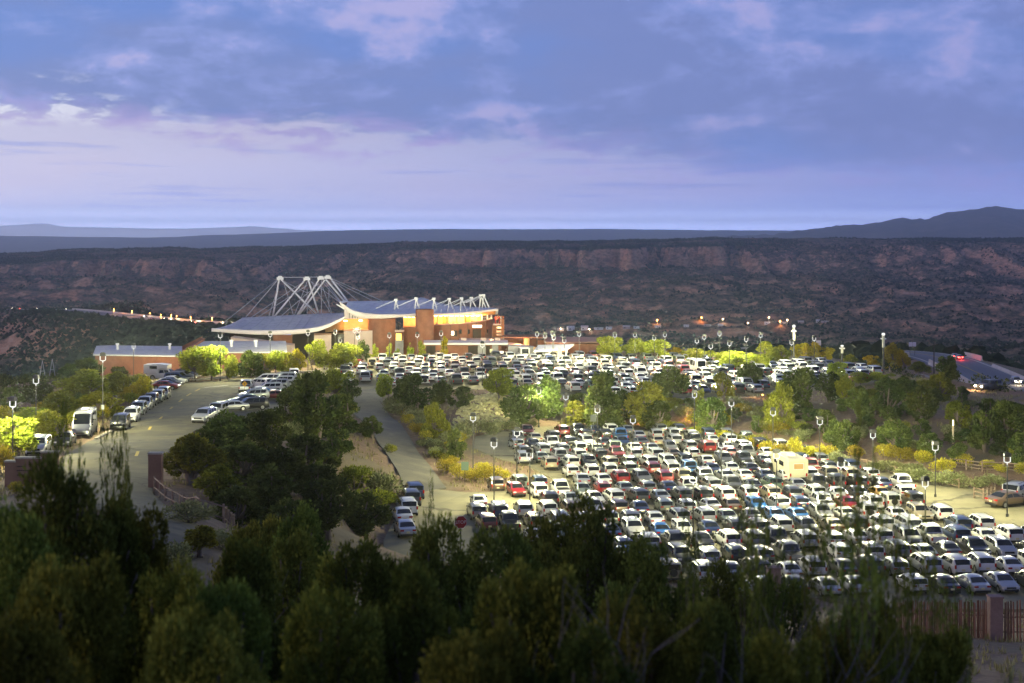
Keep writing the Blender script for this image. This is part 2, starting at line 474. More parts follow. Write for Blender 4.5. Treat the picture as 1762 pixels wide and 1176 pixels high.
class MB:
    def __init__(s):
        s.v = []
        s.f = []
        s.mi = []
        s.cur = 0

    def face(s, pts):
        i = len(s.v)
        s.v += [tuple(p) for p in pts]
        s.f.append(tuple(range(i, i + len(pts))))
        s.mi.append(s.cur)

    def grid(s, rows, close=False):
        i = len(s.v)
        n = len(rows[0])
        for r_ in rows:
            s.v += [tuple(p) for p in r_]
        for a in range(len(rows) - 1):
            for b in range(n - 1 + (1 if close else 0)):
                c = (b + 1) % n
                s.f.append((i + a * n + b, i + a * n + c, i + (a + 1) * n + c, i + (a + 1) * n + b))
                s.mi.append(s.cur)
        return i

    def cap(s, i, n, flip=False):
        f = tuple(range(i, i + n))
        s.f.append(f[::-1] if flip else f)
        s.mi.append(s.cur)

    def box(s, c, size, rz=0.0, bev=0.0):
        hx, hy, hz = size[0] / 2, size[1] / 2, size[2] / 2
        ca, sa = math.cos(rz), math.sin(rz)
        i = len(s.v)
        for z in (-hz, hz):
            for x, y in ((-hx, -hy), (hx, -hy), (hx, hy), (-hx, hy)):
                s.v.append((c[0] + x * ca - y * sa, c[1] + x * sa + y * ca, c[2] + z))
        for q in ((3, 2, 1, 0), (4, 5, 6, 7), (0, 1, 5, 4), (1, 2, 6, 5), (2, 3, 7, 6), (3, 0, 4, 7)):
            s.f.append(tuple(i + k for k in q))
            s.mi.append(s.cur)

    def prism(s, plan, z0, z1):
        """plan: list of (x,y), ccw; z1 may be a list per vertex"""
        n = len(plan)
        i = len(s.v)
        zt = z1 if isinstance(z1, (list, tuple)) else [z1] * n
        zb = z0 if isinstance(z0, (list, tuple)) else [z0] * n
        s.v += [(p[0], p[1], zb[k]) for k, p in enumerate(plan)]
        s.v += [(p[0], p[1], zt[k]) for k, p in enumerate(plan)]
        for k in range(n):
            k2 = (k + 1) % n
            s.f.append((i + k, i + k2, i + n + k2, i + n + k))
            s.mi.append(s.cur)
        s.cap(i + n, n)
        s.cap(i, n, True)

    def tube(s, pts, r, n=6, caps=True):
        pts = [Vector(p) for p in pts]
        rs = r if isinstance(r, (list, tuple)) else [r] * len(pts)
        rows = []
        for k, p in enumerate(pts):
            d = (pts[min(k + 1, len(pts) - 1)] - pts[max(k - 1, 0)])
            if d.length < 1e-6:
                d = Vector((0, 0, 1))
            d.normalize()
            a = Vector((1, 0, 0)) if abs(d.x) < 0.8 else Vector((0, 1, 0))
            u = d.cross(a).normalized()
            v = d.cross(u)
            rows.append([p + (u * math.cos(2 * math.pi * j / n) + v * math.sin(2 * math.pi * j / n)) * rs[k] for j in range(n)])
        i = s.grid(rows, True)
        if caps:
            s.cap(i, n, True)
            s.cap(i + (len(pts) - 1) * n, n)

    def lathe(s, prof, n=16, c=(0, 0)):
        rows = [[(c[0] + r_ * math.cos(2 * math.pi * j / n), c[1] + r_ * math.sin(2 * math.pi * j / n), z) for j in range(n)] for r_, z in prof]
        i = s.grid(rows, True)
        s.cap(i, n, True)
        s.cap(i + (len(prof) - 1) * n, n)

    def mesh(s, name, mats, smooth=False):
        me = bpy.data.meshes.new(name)
        me.from_pydata(s.v, [], s.f)
        for m in (mats if isinstance(mats, (list, tuple)) else [mats]):
            me.materials.append(m)
        if s.mi and max(s.mi) > 0:
            me.polygons.foreach_set('material_index', s.mi)
        if smooth:
            me.polygons.foreach_set('use_smooth', [True] * len(me.polygons))
        me.update()
        bm_ = bmesh.new()
        bm_.from_mesh(me)
        bmesh.ops.recalc_face_normals(bm_, faces=bm_.faces)
        bm_.to_mesh(me)
        bm_.free()
        return me

    def build(s, name, mats, parent=None, smooth=False, **kw):
        return put(name, s.mesh(name, mats, smooth), parent, **kw)


def np_mesh(name, verts, faces, m, smooth=False):
    """fast mesh from arrays: faces (n,k)"""
    me = bpy.data.meshes.new(name)
    nv, nf, k = len(verts), len(faces), faces.shape[1]
    me.vertices.add(nv)
    me.vertices.foreach_set('co', np.ascontiguousarray(verts, dtype=np.float32).ravel())
    me.loops.add(nf * k)
    me.loops.foreach_set('vertex_index', np.ascontiguousarray(faces, dtype=np.int32).ravel())
    me.polygons.add(nf)
    me.polygons.foreach_set('loop_start', np.arange(0, nf * k, k, dtype=np.int32))
    if smooth:
        me.polygons.foreach_set('use_smooth', np.ones(nf, dtype=bool))
    me.materials.append(m)
    me.update(calc_edges=True)
    me.validate()
    return me


# ------------------------------------------------------------------ numeric noise
_perm = rng.permutation(512)


def vnoise(x, y, s=0):
    xi = np.floor(x).astype(int)
    yi = np.floor(y).astype(int)
    xf, yf = x - xi, y - yi
    u = xf * xf * xf * (xf * (xf * 6 - 15) + 10)
    v = yf * yf * yf * (yf * (yf * 6 - 15) + 10)

    def h(a, b):
        return _perm[(_perm[(a + s * 17) & 511] + b) & 511] / 511.0
    return (h(xi, yi) * (1 - u) + h(xi + 1, yi) * u) * (1 - v) + (h(xi, yi + 1) * (1 - u) + h(xi + 1, yi + 1) * u) * v


def fbm(x, y, oct=5, s=0, ridge=False):
    t = 0
    a = 1.0
    tot = 0
    for o in range(oct):
        n = vnoise(x * 2 ** o + 13.7 * o, y * 2 ** o + 7.1 * o, s + o)
        if ridge:
            n = 1 - np.abs(2 * n - 1)
        t = t + a * n
        tot += a
        a *= 0.5
    return t / tot


def sstep(a, b, x):
    t = np.clip((x - a) / (b - a), 0, 1)
    return t * t * (3 - 2 * t)


# ------------------------------------------------------------------ photo measurement -> world
def PD(px, py, d):
    """point at depth d (metres along +Y) seen at photo pixel"""
    return ((px - 881) / FPX * d * 1.0, d, CAMZ - (py - 395) / FPX * d)


def PZ(px, py, z):
    d = (CAMZ - z) * FPX / (py - 395)
    return PD(px, py, d)


def XX(px, d):
    return (px - 881) / FPX * d


def ZZ(py, d):
    return CAMZ - (py - 395) / FPX * d

# ------------------------------------------------------------------ terrain
CP = []
for px, py, z in [
    # left road, its verge and hillside
    (146, 748, 4.8), (207, 737, 4.6), (240, 712, 3.2), (275, 688, 2.3), (310, 662, 1.9), (420, 655, 1.7), (345, 700, 2.5), (250, 760, 5.2),
    (220, 800, 6.6), (190, 850, 8.4), (330, 880, 9.8), (300, 905, 11.0), (60, 750, 4.6), (20, 790, 6.2), (10, 845, 7.8), (100, 690, 1.2), (-60, 800, 5.5),
    (160, 660, -1.0), (40, 660, -4.0), (-80, 690, -3.0),
    # ridge between the left road and the ramp
    (480, 722, 3.4), (450, 790, 5.0), (560, 705, 3.0), (560, 780, 3.8), (500, 850, 5.5), (420, 900, 9.0), (615, 755, 2.6), (570, 668, 2.1), (380, 790, 5.8),
    # ramp
    (625, 670, 2.0), (650, 720, 1.3), (690, 780, 0.4), (735, 842, 0.0), (600, 700, 1.8), (575, 800, 2.9), (600, 830, 1.5), (640, 862, 0.6), (640, 790, 1.7), (720, 730, 1.3), (760, 770, 0.5), (700, 690, 2.0),
    # upper lot and bank below it
    (840, 672, 1.9), (780, 668, 2.0), (830, 738, 0.2), (1000, 684, 1.9), (1000, 736, 0.1), (1180, 690, 1.9), (1180, 735, 0.1), (740, 612, 1.4), (1000, 612, 1.4), (1180, 620, 1.5), (880, 640, 1.8), (1180, 650, 1.9), (650, 640, 1.7), (620, 622, 1.5),
    # lower lot
    (900, 760, 0.0), (1100, 780, 0.0), (1300, 820, 0.0), (1500, 880, 0.0), (1700, 940, 0.0), (1750, 1010, 0.0), (1500, 1000, 0.0), (1200, 960, 0.0), (900, 880, 0.0), (760, 880, 0.0), (1100, 880, 0.0), (1650, 860, 0.0), (1850, 880, 0.1), (1400, 790, 0.0),
    # right-hand hill
    (1300, 682, 2.2), (1400, 700, 2.6), (1300, 732, 0.9), (1500, 690, 3.2), (1600, 700, 3.3), (1700, 720, 3.3), (1762, 740, 3.3), (1640, 762, 1.9), (1500, 762, 1.1), (1560, 800, 0.5), (1700, 812, 0.7), (1762, 805, 1.2), (1900, 800, 1.5),
    (1450, 655, 1.9), (1530, 645, 1.6), (1610, 656, 2.0), (1650, 674, 2.2), (1700, 692, 2.5), (1762, 708, 2.7), (1850, 730, 3.0), (1330, 640, 1.7), (1420, 630, 1.4),
]:
    CP.append(PZ(px, py, z))
CP += [(-64, 300, -1.5), (-40, 300, -0.5), (-20, 300, 0.5), (0, 300, 1.0), (20, 300, 1.0), (40, 305, 0.5), (70, 310, -1.0), (-90, 285, -3), (-110, 250, -4), (-64, 262, 0.8), (-90, 330, -9), (-40, 350, -4), (0, 350, -3), (40, 350, -4), (90, 345, -7), (130, 340, -13), (-110, 190, -4), (-90, 120, 3),
       (0, -20, 24.5), (0, 0, 23.3), (0, 9, 21.4), (-20, 15, 20), (20, 15, 19.2), (0, 20, 18.3), (-12, 30, 16.6), (14, 30, 15.0), (-20, 45, 14.0), (0, 45, 11.5), (20, 45, 10.6), (-20, 60, 12.2), (0, 60, 8.6), (22, 60, 7.4), (27, 80, 4.2), (14, 80, 4.0), (0, 80, 4.6), (-25, 80, 10.3), (0, 98, 1.9), (20, 97, 0.7), (33, 97, 0.3), (45, 90, 0.8),
       (-60, 60, 13), (-60, 20, 20), (60, 60, 7.5), (60, 20, 18), (60, 110, 1.0), (80, 150, 1.5), (100, 190, 2.5), (110, 205, 2.2), (90, 262, -6), (98, 255, -6), (82, 280, -4.5), (108, 250, -7), (118, 270, -9), (-13, 88, 4.5), (-8, 110, 1.5), (60, -20, 24), (-60, -20, 25)]
CP = np.array(CP)


def _tps_fit(P, lam=0.15):
    n = len(P)
    xy = P[:, :2] / 100.0
    r2 = ((xy[:, None] - xy[None]) ** 2).sum(-1)
    K = 0.5 * r2 * np.log(r2 + 1e-12) + np.eye(n) * lam * 0.01
    Q = np.c_[np.ones(n), xy]
    A = np.zeros((n + 3, n + 3))
    A[:n, :n] = K
    A[:n, n:] = Q
    A[n:, :n] = Q.T
    b = np.r_[P[:, 2], 0, 0, 0]
    return np.linalg.solve(A, b)


_tw = _tps_fit(CP)


def z_near(x, y):
    x = np.asarray(x, float)
    y = np.asarray(y, float)
    sh = x.shape
    x = x.ravel() / 100
    y = y.ravel() / 100
    o = np.empty(len(x))
    for a in range(0, len(x), 20000):
        xs, ys = x[a:a + 20000], y[a:a + 20000]
        r2 = (xs[:, None] - CP[:, 0] / 100) ** 2 + (ys[:, None] - CP[:, 1] / 100) ** 2
        o[a:a + 20000] = (0.5 * r2 * np.log(r2 + 1e-12)) @ _tw[:-3] + _tw[-3] + _tw[-2] * xs + _tw[-1] * ys
    return o.reshape(sh)


SKY_R = np.array([(-900, 440), (0, 437), (60, 437), (100, 432), (200, 430), (300, 427), (345, 431), (400, 428), (440, 425), (520, 426), (600, 423), (700, 418), (800, 417), (1000, 417), (1100, 414), (1300, 412), (1762, 410), (2600, 409)], float)


def z_far(x, y):
    yy = np.maximum(y, 1.0)
    px = x / yy * FPX + 881
    base = np.interp(y, [0, 330, 420, 520, 700, 900, 1200, 1500, 2000, 2600, 3050, 6000], [-5, -9, -18, -34, -58, -74, -85, -90, -90, -88, -84, -84])
    # rolling foothills
    roll = (fbm(x / 260.0, y / 190.0, 5, 3) - 0.5) * 52 * sstep(600, 1300, y)
    gul = (fbm(x / 90.0 + 3, y / 70.0, 4, 9, True) - 0.6) * 20 * sstep(700, 1500, y) + (fbm(x / 210.0 + 1.7, y / 130.0, 5, 19, True) - 0.62) * 46 * sstep(1100, 1900, y) * (1 - sstep(2700, 3100, y))
    z = base + roll + gul
    # badland scarp and the mesa behind it
    top = CAMZ - (np.interp(px, SKY_R[:, 0], SKY_R[:, 1]) - 395) / FPX * 3750
    bays = (fbm(x / 330.0, y * 0 + 2.0, 4, 21) - 0.5) * 620 + (fbm(x / 75.0, y / 160.0, 4, 31, True) - 0.55) * 230
    fl = fbm(x / 55.0, y / 400.0, 4, 41, True)
    t = (y + bays - 2900) / 420.0
    fl2 = fbm(x / 24.0 + 9, y / 220.0, 3, 47, True)
    tt = t - (1 - fl) * 0.55 - (1 - fl2) * 0.22
    soft = fbm(x / 420.0 + 4, y * 0 + 8.0, 3, 57)
    cw = 0.09 + 0.30 * sstep(0.45, 0.62, soft)
    s = 0.34 * sstep(-0.5, 0.55, tt) + 0.56 * sstep(0.42 - cw, 0.42 + cw, tt) + 0.10 * sstep(0.7, 1.6, t)
    s2 = sstep(3400, 3750, y)
    z = z * (1 - s) + (top - 5) * s
    z = np.where(y > 3400, z * (1 - s2) + (top - 14 * sstep(3760, 4300, y) + (fbm(x / 40, y / 40, 3, 51) - .5) * 5 + (fbm(x / 170, y / 300, 3, 53) - .5) * 9) * s2, z)
    # brown mound by the far highway
    mx, my = XX(165, 1400), 1400
    z = z + 46 * np.exp(-(((x - mx) / 60) ** 2 + ((y - my) / 130) ** 2)) * (0.75 + 0.5 * fbm(x / 35, y / 35, 4, 61, True))
    return z


def conform(x, y, z, path, w, fall):
    """bring z to a polyline's own height within w, easing out over fall"""
    best = np.full(x.shape, 1e9)
    zz = np.zeros(x.shape)
    for (ax, ay, az), (bx, by, bz) in zip(path[:-1], path[1:]):
        vx, vy = bx - ax, by - ay
        L2 = vx * vx + vy * vy
        t = np.clip(((x - ax) * vx + (y - ay) * vy) / L2, 0, 1)
        d = np.hypot(x - ax - t * vx, y - ay - t * vy)
        m = d < best
        best = np.where(m, d, best)
        zz = np.where(m, az + t * (bz - az), zz)
    k = 1 - sstep(w, w + fall, best)
    return z * (1 - k) + zz * k


def spline(pts, n=8):
    out = []
    P = [Vector(p) for p in pts]
    for i in range(len(P) - 1):
        p0, p1, p2, p3 = P[max(i - 1, 0)], P[i], P[i + 1], P[min(i + 2, len(P) - 1)]
        for k in range(n):
            t = k / n
            out.append(0.5 * ((2 * p1) + (p2 - p0) * t + (2 * p0 - 5 * p1 + 4 * p2 - p3) * t * t + (3 * p1 - p0 - 3 * p2 + p3) * t ** 3))
    out.append(P[-1])
    return out


HW_R = spline([PZ(1900, 760, -11.5), PZ(1800, 706, -12), PZ(1720, 662, -12), PZ(1668, 637, -12.2), PZ(1620, 618, -13), PZ(1560, 607.5, -15), PZ(1480, 603.5, -18), PZ(1380, 601.5, -21), PZ(1250, 600, -25)], 8)
HW_R2 = [(p[0], p[1], p[2]) for p in HW_R]
HW_L = spline([PD(8, 533, 1650), PD(85, 533.5, 1560), PD(118, 535, 1380), PD(180, 541, 1230), PD(240, 548, 1110), PD(310, 555.5, 1010), PD(375, 560, 930), PD(450, 565, 880)], 6)
HW_L2 = [(p[0], p[1], p[2]) for p in HW_L]


def z_raw(x, y):
    x = np.asarray(x, float)
    y = np.asarray(y, float)
    n = z_near(x, np.minimum(y, 470))
    f = z_far(x, y)
    lim = np.clip(n, -40, 40)
    k = sstep(315, 440, y + np.abs(x) * 0.15)
    z = lim * (1 - k) + f * k
    z = conform(x, y, z, HW_R2, 9, 28)
    z = conform(x, y, z, HW_L2, 16, 90)
    return z


def GR(px, py, off=0.0, f=None, lo=8.0, hi=900.0, ns=600):
    """where the sight line of a photo pixel meets the ground (raised by off)"""
    ds = np.geomspace(lo, hi, ns)
    zr = CAMZ - (py - 395) / FPX * ds
    g = (f or z_raw)(XX(px, ds), ds) + off
    below = np.where(zr <= g)[0]
    if len(below) == 0:
        i = len(ds) - 1
        d = ds[i]
    else:
        i = below[0]
        if i == 0:
            d = ds[0]
        else:
            a, b = (zr - g)[i - 1], (zr - g)[i]
            d = ds[i - 1] + (ds[i] - ds[i - 1]) * a / (a - b)
    return (XX(px, d), float(d), CAMZ - (py - 395) / FPX * d - off)


# ---- paved areas: outlines measured in the photo, laid out on the ground
def world_poly(pp, z=None):
    return [(PZ(a, b, z) if z is not None else GR(a, b))[:2] for a, b in pp]


LOW_LOT = world_poly([(660, 930), (690, 875), (712, 845), (745, 842), (800, 848), (880, 846), (945, 838), (950, 824), (905, 800), (860, 790), (815, 772), (818, 752), (880, 737), (1030, 731), (1180, 734), (1300, 752), (1420, 782), (1560, 814), (1640, 832), (1700, 845), (1800, 838), (1920, 850), (2050, 1010), (1960, 1048), (1560, 1050), (1250, 1010), (1000, 970), (660, 970)], 0.0)
RAMP = world_poly([(598, 671), (650, 668), (662, 702), (700, 745), (742, 805), (768, 843), (700, 850), (690, 822), (645, 752), (606, 712)])
UP_LOT = world_poly([(400, 652), (470, 648), (540, 640), (575, 622), (600, 612), (740, 607), (1010, 607), (1090, 612), (1180, 616), (1300, 612), (1420, 616), (1520, 640), (1500, 664), (1430, 672), (1180, 692), (960, 686), (900, 674), (700, 672), (590, 674), (520, 668), (420, 668)], 1.7)
LROAD = world_poly([(395, 653), (318, 660), (285, 678), (255, 700), (205, 738), (150, 762), (95, 800), (110, 850), (200, 900), (260, 950), (310, 965), (355, 925), (330, 890), (262, 850), (268, 800), (335, 742), (385, 728), (470, 706), (530, 672), (530, 662), (450, 655)])
PATHP = world_poly([(262, 905), (290, 880), (372, 905), (360, 940), (320, 960)])


def poly_sd(x, y, poly):
    """signed distance, negative inside"""
    P = np.array(poly)
    Q = np.roll(P, -1, 0)
    best = np.full(x.shape, 1e18)
    ins = np.zeros(x.shape, bool)
    for (ax, ay), (bx, by) in zip(P, Q):
        vx, vy = bx - ax, by - ay
        t = np.clip(((x - ax) * vx + (y - ay) * vy) / (vx * vx + vy * vy + 1e-12), 0, 1)
        d = (x - ax - t * vx) ** 2 + (y - ay - t * vy) ** 2
        best = np.minimum(best, d)
        c = ((ay > y) != (by > y)) & (x < (bx - ax) * (y - ay) / (by - ay + 1e-12) + ax)
        ins ^= c
    d = np.sqrt(best)
    return np.where(ins, -d, d)


PAVED = [LOW_LOT, RAMP, UP_LOT, LROAD]


def z_smooth(x, y):
    """ground height without small-scale roughness, lots levelled"""
    x = np.asarray(x, float)
    y = np.asarray(y, float)
    z = z_raw(x, y)
    k = 1 - sstep(0.0, 5.0, poly_sd(x, y, LOW_LOT))
    z = z * (1 - k)
    k = 1 - sstep(0.0, 5.0, poly_sd(x, y, UP_LOT))
    zu = 2.0 - np.clip(y - 211, 0, 80) * 0.008
    k = k * (1 - (1 - sstep(0.0, 8.0, poly_sd(x, y, LROAD))) * 0.9)
    return z * (1 - k) + zu * k


def pave_sd(x, y):
    s = np.full(np.shape(x), 1e9)
    for p in PAVED:
        s = np.minimum(s, poly_sd(x, y, p))
    return s


def z_ground(x, y):
    """ground as built (outside paving)"""
    x = np.asarray(x, float)
    y = np.asarray(y, float)
    z = z_smooth(x, y)
    sd = pave_sd(x, y)
    amp = sstep(1.0, 7.0, sd) * (1 - sstep(330, 420, y))
    return z + amp * ((fbm(x / 9, y / 9, 4, 71) - 0.5) * 1.1 + (fbm(x / 2.2, y / 2.2, 3, 77) - 0.5) * 0.3)


def ZG(x, y):
    return float(z_ground(np.array([x]), np.array([y]))[0])


def ZS(x, y):
    return float(z_smooth(np.array([x]), np.array([y]))[0])


def grid_mesh(name, X, Y, Z, m):
    ny, nx = X.shape
    idx = np.arange(nx * ny).reshape(ny, nx)
    f = np.stack([idx[:-1, :-1], idx[:-1, 1:], idx[1:, 1:], idx[1:, :-1]], -1).reshape(-1, 4)
    return np_mesh(name, np.stack([X, Y, Z], -1).reshape(-1, 3), f, m, True)


xs = np.arange(-150, 175, 1.15)
ys = np.arange(-40, 436, 1.15)
GX, GY = np.meshgrid(xs, ys)
GZ = z_ground(GX, GY)
sd = pave_sd(GX, GY)
GZ = GZ - 0.35 * (sd < 0.0)
tag(put('ground', grid_mesh('ground', GX, GY, GZ, M_SOIL)), 'pinkish desert earth with dry grass on slopes round the parking lots', None, None, 'structure')

# valley out to the mesa, fan shaped grid
us = np.linspace(-0.62, 0.62, 430)
ds = np.concatenate([np.geomspace(428, 1200, 130), np.geomspace(1210, 4400, 330)])
DU, DD = np.meshgrid(us, ds)
VX, VY = DU * DD, DD
VZ = z_raw(VX, VY) - 0.25 * (VY < 437)
tag(put('valley', grid_mesh('valley', VX, VY, VZ, M_VALLEY)), 'dark brushy valley rising to pink badland cliffs under a mesa rim', None, None, 'structure')


def mountain(name, prof, d0, depth, m, label, seed, rough, x0=-700, x1=2500, n=420):
    """a range: skyline from the photo at crest distance, real slopes before and behind"""
    pxs = np.linspace(x0, x1, n)
    P = np.array(prof, float)
    sky_y = np.interp(pxs, P[:, 0], P[:, 1])
    v = np.linspace(-1, 0.6, 46)
    U, V = np.meshgrid(pxs, v)
    crest = CAMZ - (np.interp(U, P[:, 0], P[:, 1]) - 395) / FPX * d0
    Y = d0 + V * depth
    X = (U - 881) / FPX * Y
    foot = -150.0
    fall = np.clip(1 - np.abs(V), 0, 1) ** 1.15
    ridge = fbm(X / (depth * 0.35), Y / (depth * 0.8), 5, seed, True)
    h = (crest - foot) * fall * (1 - (1 - ridge) * rough * 4 * np.abs(V) * (1 - np.abs(V)) - 0)
    h = h + (fbm(U / 14.0, V * 6, 4, seed + 3) - 0.5) * rough * 30 * (1 - np.abs(V))
    return tag(put(name, grid_mesh(name, X, Y, foot + h, m)), label, None, None, 'structure')


M_MTN = noisy('mountain_brush', ((0.085, 0.075, 0.06), (0.15, 0.115, 0.09)), 0.004, 1.0, 8, 0.35, 0.65, 0, None, (1, 1, 1), ((0.055, 0.055, 0.045), 0.02, 0.42, 0.6, 0.7), 0, 0.0)
mountain('mountain', [(-700, 450), (900, 440), (1080, 424), (1180, 412), (1240, 406), (1310, 405), (1350, 400), (1400, 393), (1440, 387.5), (1500, 384), (1550, 376), (1590, 376), (1640, 363), (1680, 361), (1715, 352), (1740, 356), (1790, 362), (1850, 372), (2000, 385), (2500, 395)], 9000, 3400, M_MTN, 'blue-grey mountain with a rounded double peak behind the mesa', 90, 0.8)
mountain('mesa', [(-700, 404), (0, 406), (250, 409), (300, 408), (350, 405), (420, 403), (480, 401), (560, 397.5), (640, 395.5), (760, 394), (900, 394.5), (1050, 394), (1200, 396), (1400, 397), (1700, 400), (2500, 404)], 14500, 4000, M_MTN, 'long flat blue mesa along the horizon', 120, 0.2)
mountain('far_range', [(-700, 392), (0, 388.5), (45, 386), (75, 383.5), (110, 390.5), (180, 391), (230, 393), (320, 393.5), (400, 391), (430, 389), (470, 392), (520, 396), (700, 399), (2500, 402)], 36000, 5500, M_MTN, 'pale low mountain range on the horizon at far west', 150, 0.2)

# ---- paving sheets


def densify(poly, step):
    out = []
    for a, b in zip(poly, poly[1:] + poly[:1]):
        L = math.hypot(b[0] - a[0], b[1] - a[1])
        n = max(1, int(L / step))
        out += [(a[0] + (b[0] - a[0]) * k / n, a[1] + (b[1] - a[1]) * k / n) for k in range(n)]
    return out


def sheet(name, poly, m, label, dz=0.03, step=2.2, kind='structure', skirt=0.4):
    b = densify(poly, step)
    P = np.array(b)
    gx, gy = np.meshgrid(np.arange(P[:, 0].min(), P[:, 0].max(), step), np.arange(P[:, 1].min(), P[:, 1].max(), step))
    gx, gy = gx.ravel(), gy.ravel()
    inn = poly_sd(gx, gy, poly) < -0.6
    vs = [Vector(p) for p in b] + [Vector((a, c)) for a, c in zip(gx[inn], gy[inn])]
    n = len(b)
    v2, e2, f2, *_ = delaunay_2d_cdt(vs, [], [list(range(n))], 1, 1e-4)
    A = np.array([(v.x, v.y) for v in v2])
    z = z_smooth(A[:, 0], A[:, 1]) + dz
    me = bpy.data.meshes.new(name)
    V = [(a, c, d) for (a, c), d in zip(A, z)]
    F = [tuple(f) for f in f2]
    # skirt down into the ground along the rim
    bz = z_smooth(P[:, 0], P[:, 1]) + dz
    i0 = len(V)
    V += [(p[0], p[1], zz - 0.002) for p, zz in zip(b, bz)] + [(p[0], p[1], zz - skirt) for p, zz in zip(b, bz)]
    F += [(i0 + k, i0 + (k + 1) % n, i0 + n + (k + 1) % n, i0 + n + k) for k in range(n)]
    me.from_pydata(V, [], F)
    me.materials.append(m)
    bm_ = bmesh.new()
    bm_.from_mesh(me)
    for f in bm_.faces:
        f.normal_update()
        if abs(f.normal.z) > 0.5 and f.normal.z < 0:
            f.normal_flip()
    bm_.to_mesh(me)
    bm_.free()
    return tag(put(name, me), label, None, None, kind)


sheet('upper_parking_lot', UP_LOT, M_LOT, 'gravelled upper parking lot in front of the theatre', 0.03)
sheet('lower_parking_lot', LOW_LOT, M_LOT, 'gravelled lower parking lot full of cars', 0.034)
sheet('road', LROAD, M_ASPH, 'two-lane entrance road with cars along both sides', 0.055)
sheet('ramp', RAMP, noisy('ramp_asphalt', ((0.185, 0.17, 0.125), (0.23, 0.21, 0.15)), 0.5, 0.9, 8, 0.35, 0.65, 0.2, 12.0, (1, 1, 1), ((0.14, 0.13, 0.11), 0.14, 0.48, 0.6, 0.6)), 'narrow lane sloping from the upper lot to the lower lot', 0.06)


def ribbon(name, pts, half, m, label, dz=0.05, kind='structure', parent=None, thick=0.25):
    P = [Vector(p) for p in pts]
    rows = []
    for k, p in enumerate(P):
        d = P[min(k + 1, len(P) - 1)] - P[max(k - 1, 0)]
        nn_ = Vector((-d.y, d.x, 0)).normalized()
        a, b = p + nn_ * half, p - nn_ * half
        rows.append([(a.x, a.y, p.z + dz - thick), (a.x, a.y, p.z + dz), (b.x, b.y, p.z + dz), (b.x, b.y, p.z + dz - thick)])
    mb = MB()
    mb.grid(rows)
    o = mb.build(name, m, parent)
    if label:
        tag(o, label, None, None, kind)
    return o


def offset(pts, o, dz=0):
    P = [Vector(p) for p in pts]
    out = []
    for k, p in enumerate(P):
        d = P[min(k + 1, len(P) - 1)] - P[max(k - 1, 0)]
        nn_ = Vector((-d.y, d.x, 0)).normalized()
        out.append(p + nn_ * o + Vector((0, 0, dz)))
    return out


# highways
ribbon('highway', HW_R, 9.0, M_HWAY, 'curving grey highway beyond the hill on the east side', 0.25)
ribbon('highway_edge_line', offset(HW_R, -7.6), 0.3, M_WHITEP, None, 0.30, thick=0.02)['kind'] = 'structure'
ribbon('highway_edge_line', offset(HW_R, 7.6), 0.3, M_WHITEP, None, 0.30, thick=0.02)['kind'] = 'structure'
ribbon('highway_lane_line', offset(HW_R, 0), 0.14, M_YEL, None, 0.30, thick=0.02)['kind'] = 'structure'
ribbon('far_highway', HW_L, 11.0, M_HWAY, 'far highway descending past a brown mound in the valley', 0.4)
M_BARR = noisy('barrier_concrete', ((0.50, 0.46, 0.44), (0.58, 0.54, 0.52)), 0.4, 0.9)


def barrier(pts, label, h=1.0, wdt=0.45):
    P = [Vector(p) for p in pts]
    rows = []
    for k, p in enumerate(P):
        d = P[min(k + 1, len(P) - 1)] - P[max(k - 1, 0)]
        q = Vector((-d.y, d.x, 0)).normalized()
        prof = [(-wdt, 0), (-wdt * .9, .2), (-wdt * .4, .5), (-wdt * .3, h), (wdt * .3, h), (wdt * .4, .5), (wdt * .9, .2), (wdt, 0)]
        rows.append([tuple(p + q * a + Vector((0, 0, b + 0.2))) for a, b in prof])
    mb = MB()
    i = mb.grid(rows)
    mb.cap(i, 8)
    mb.cap(i + (len(P) - 1) * 8, 8, True)
    return tag(mb.build('highway_barrier', M_BARR), label, 'barrier', 'highway barriers')


barrier(offset(HW_R, 8.4)[2:28], 'long pale concrete barrier along the near edge of the curving highway', 1.5)
barrier(offset(HW_R, -8.4)[4:27], 'low pale barrier along the far edge of the curving highway', 0.8)
barrier(offset(HW_R, 8.8)[33:39], 'short bright white barrier piece where the highway bends behind the yellow tree', 1.5)
barrier(offset(HW_R, -9.6)[30:35], 'short white barrier piece on the outer side of the highway bend', 1.5)
barrier(offset(HW_L, 10)[10:], 'pale guard wall along the far highway in the valley', 1.6, 0.8)

# yellow dashes on the entrance road
ypts = [GR(a, b) for a, b in ((236, 782), (258, 738), (277, 720), (295, 703), (311, 690), (325, 680), (340, 672))]
for k in range(len(ypts)):
    a = Vector(ypts[k])
    nx = Vector(ypts[min(k + 1, len(ypts) - 1)]) - Vector(ypts[max(k - 1, 0)])
    nx.z = 0
    nx.normalize()
    q = Vector((-nx.y, nx.x, 0)) * 0.14
    mb = MB()
    c = [a - nx * 1.9 - q, a - nx * 1.9 + q, a + nx * 1.9 + q, a + nx * 1.9 - q]
    mb.face([(p.x, p.y, ZS(p.x, p.y) + 0.065) for p in c])
    tag(mb.build('lane_dash', M_YEL), None, None, None, 'structure')
for (a, b), (c, d_) in (((352, 668), (392, 664)), ((398, 667), (432, 664))):
    A, B = Vector(GR(a, b, 0, z_smooth)), Vector(GR(c, d_, 0, z_smooth))
    q = Vector((-(B - A).y, (B - A).x, 0)).normalized() * .25
    mb = MB()
    mb.face([(p.x, p.y, ZS(p.x, p.y) + .068) for p in (A - q, B - q, B + q, A + q)])
    tag(mb.build('lane_marking', M_WHITEP), None, None, None, 'structure')
# pale kerb strips


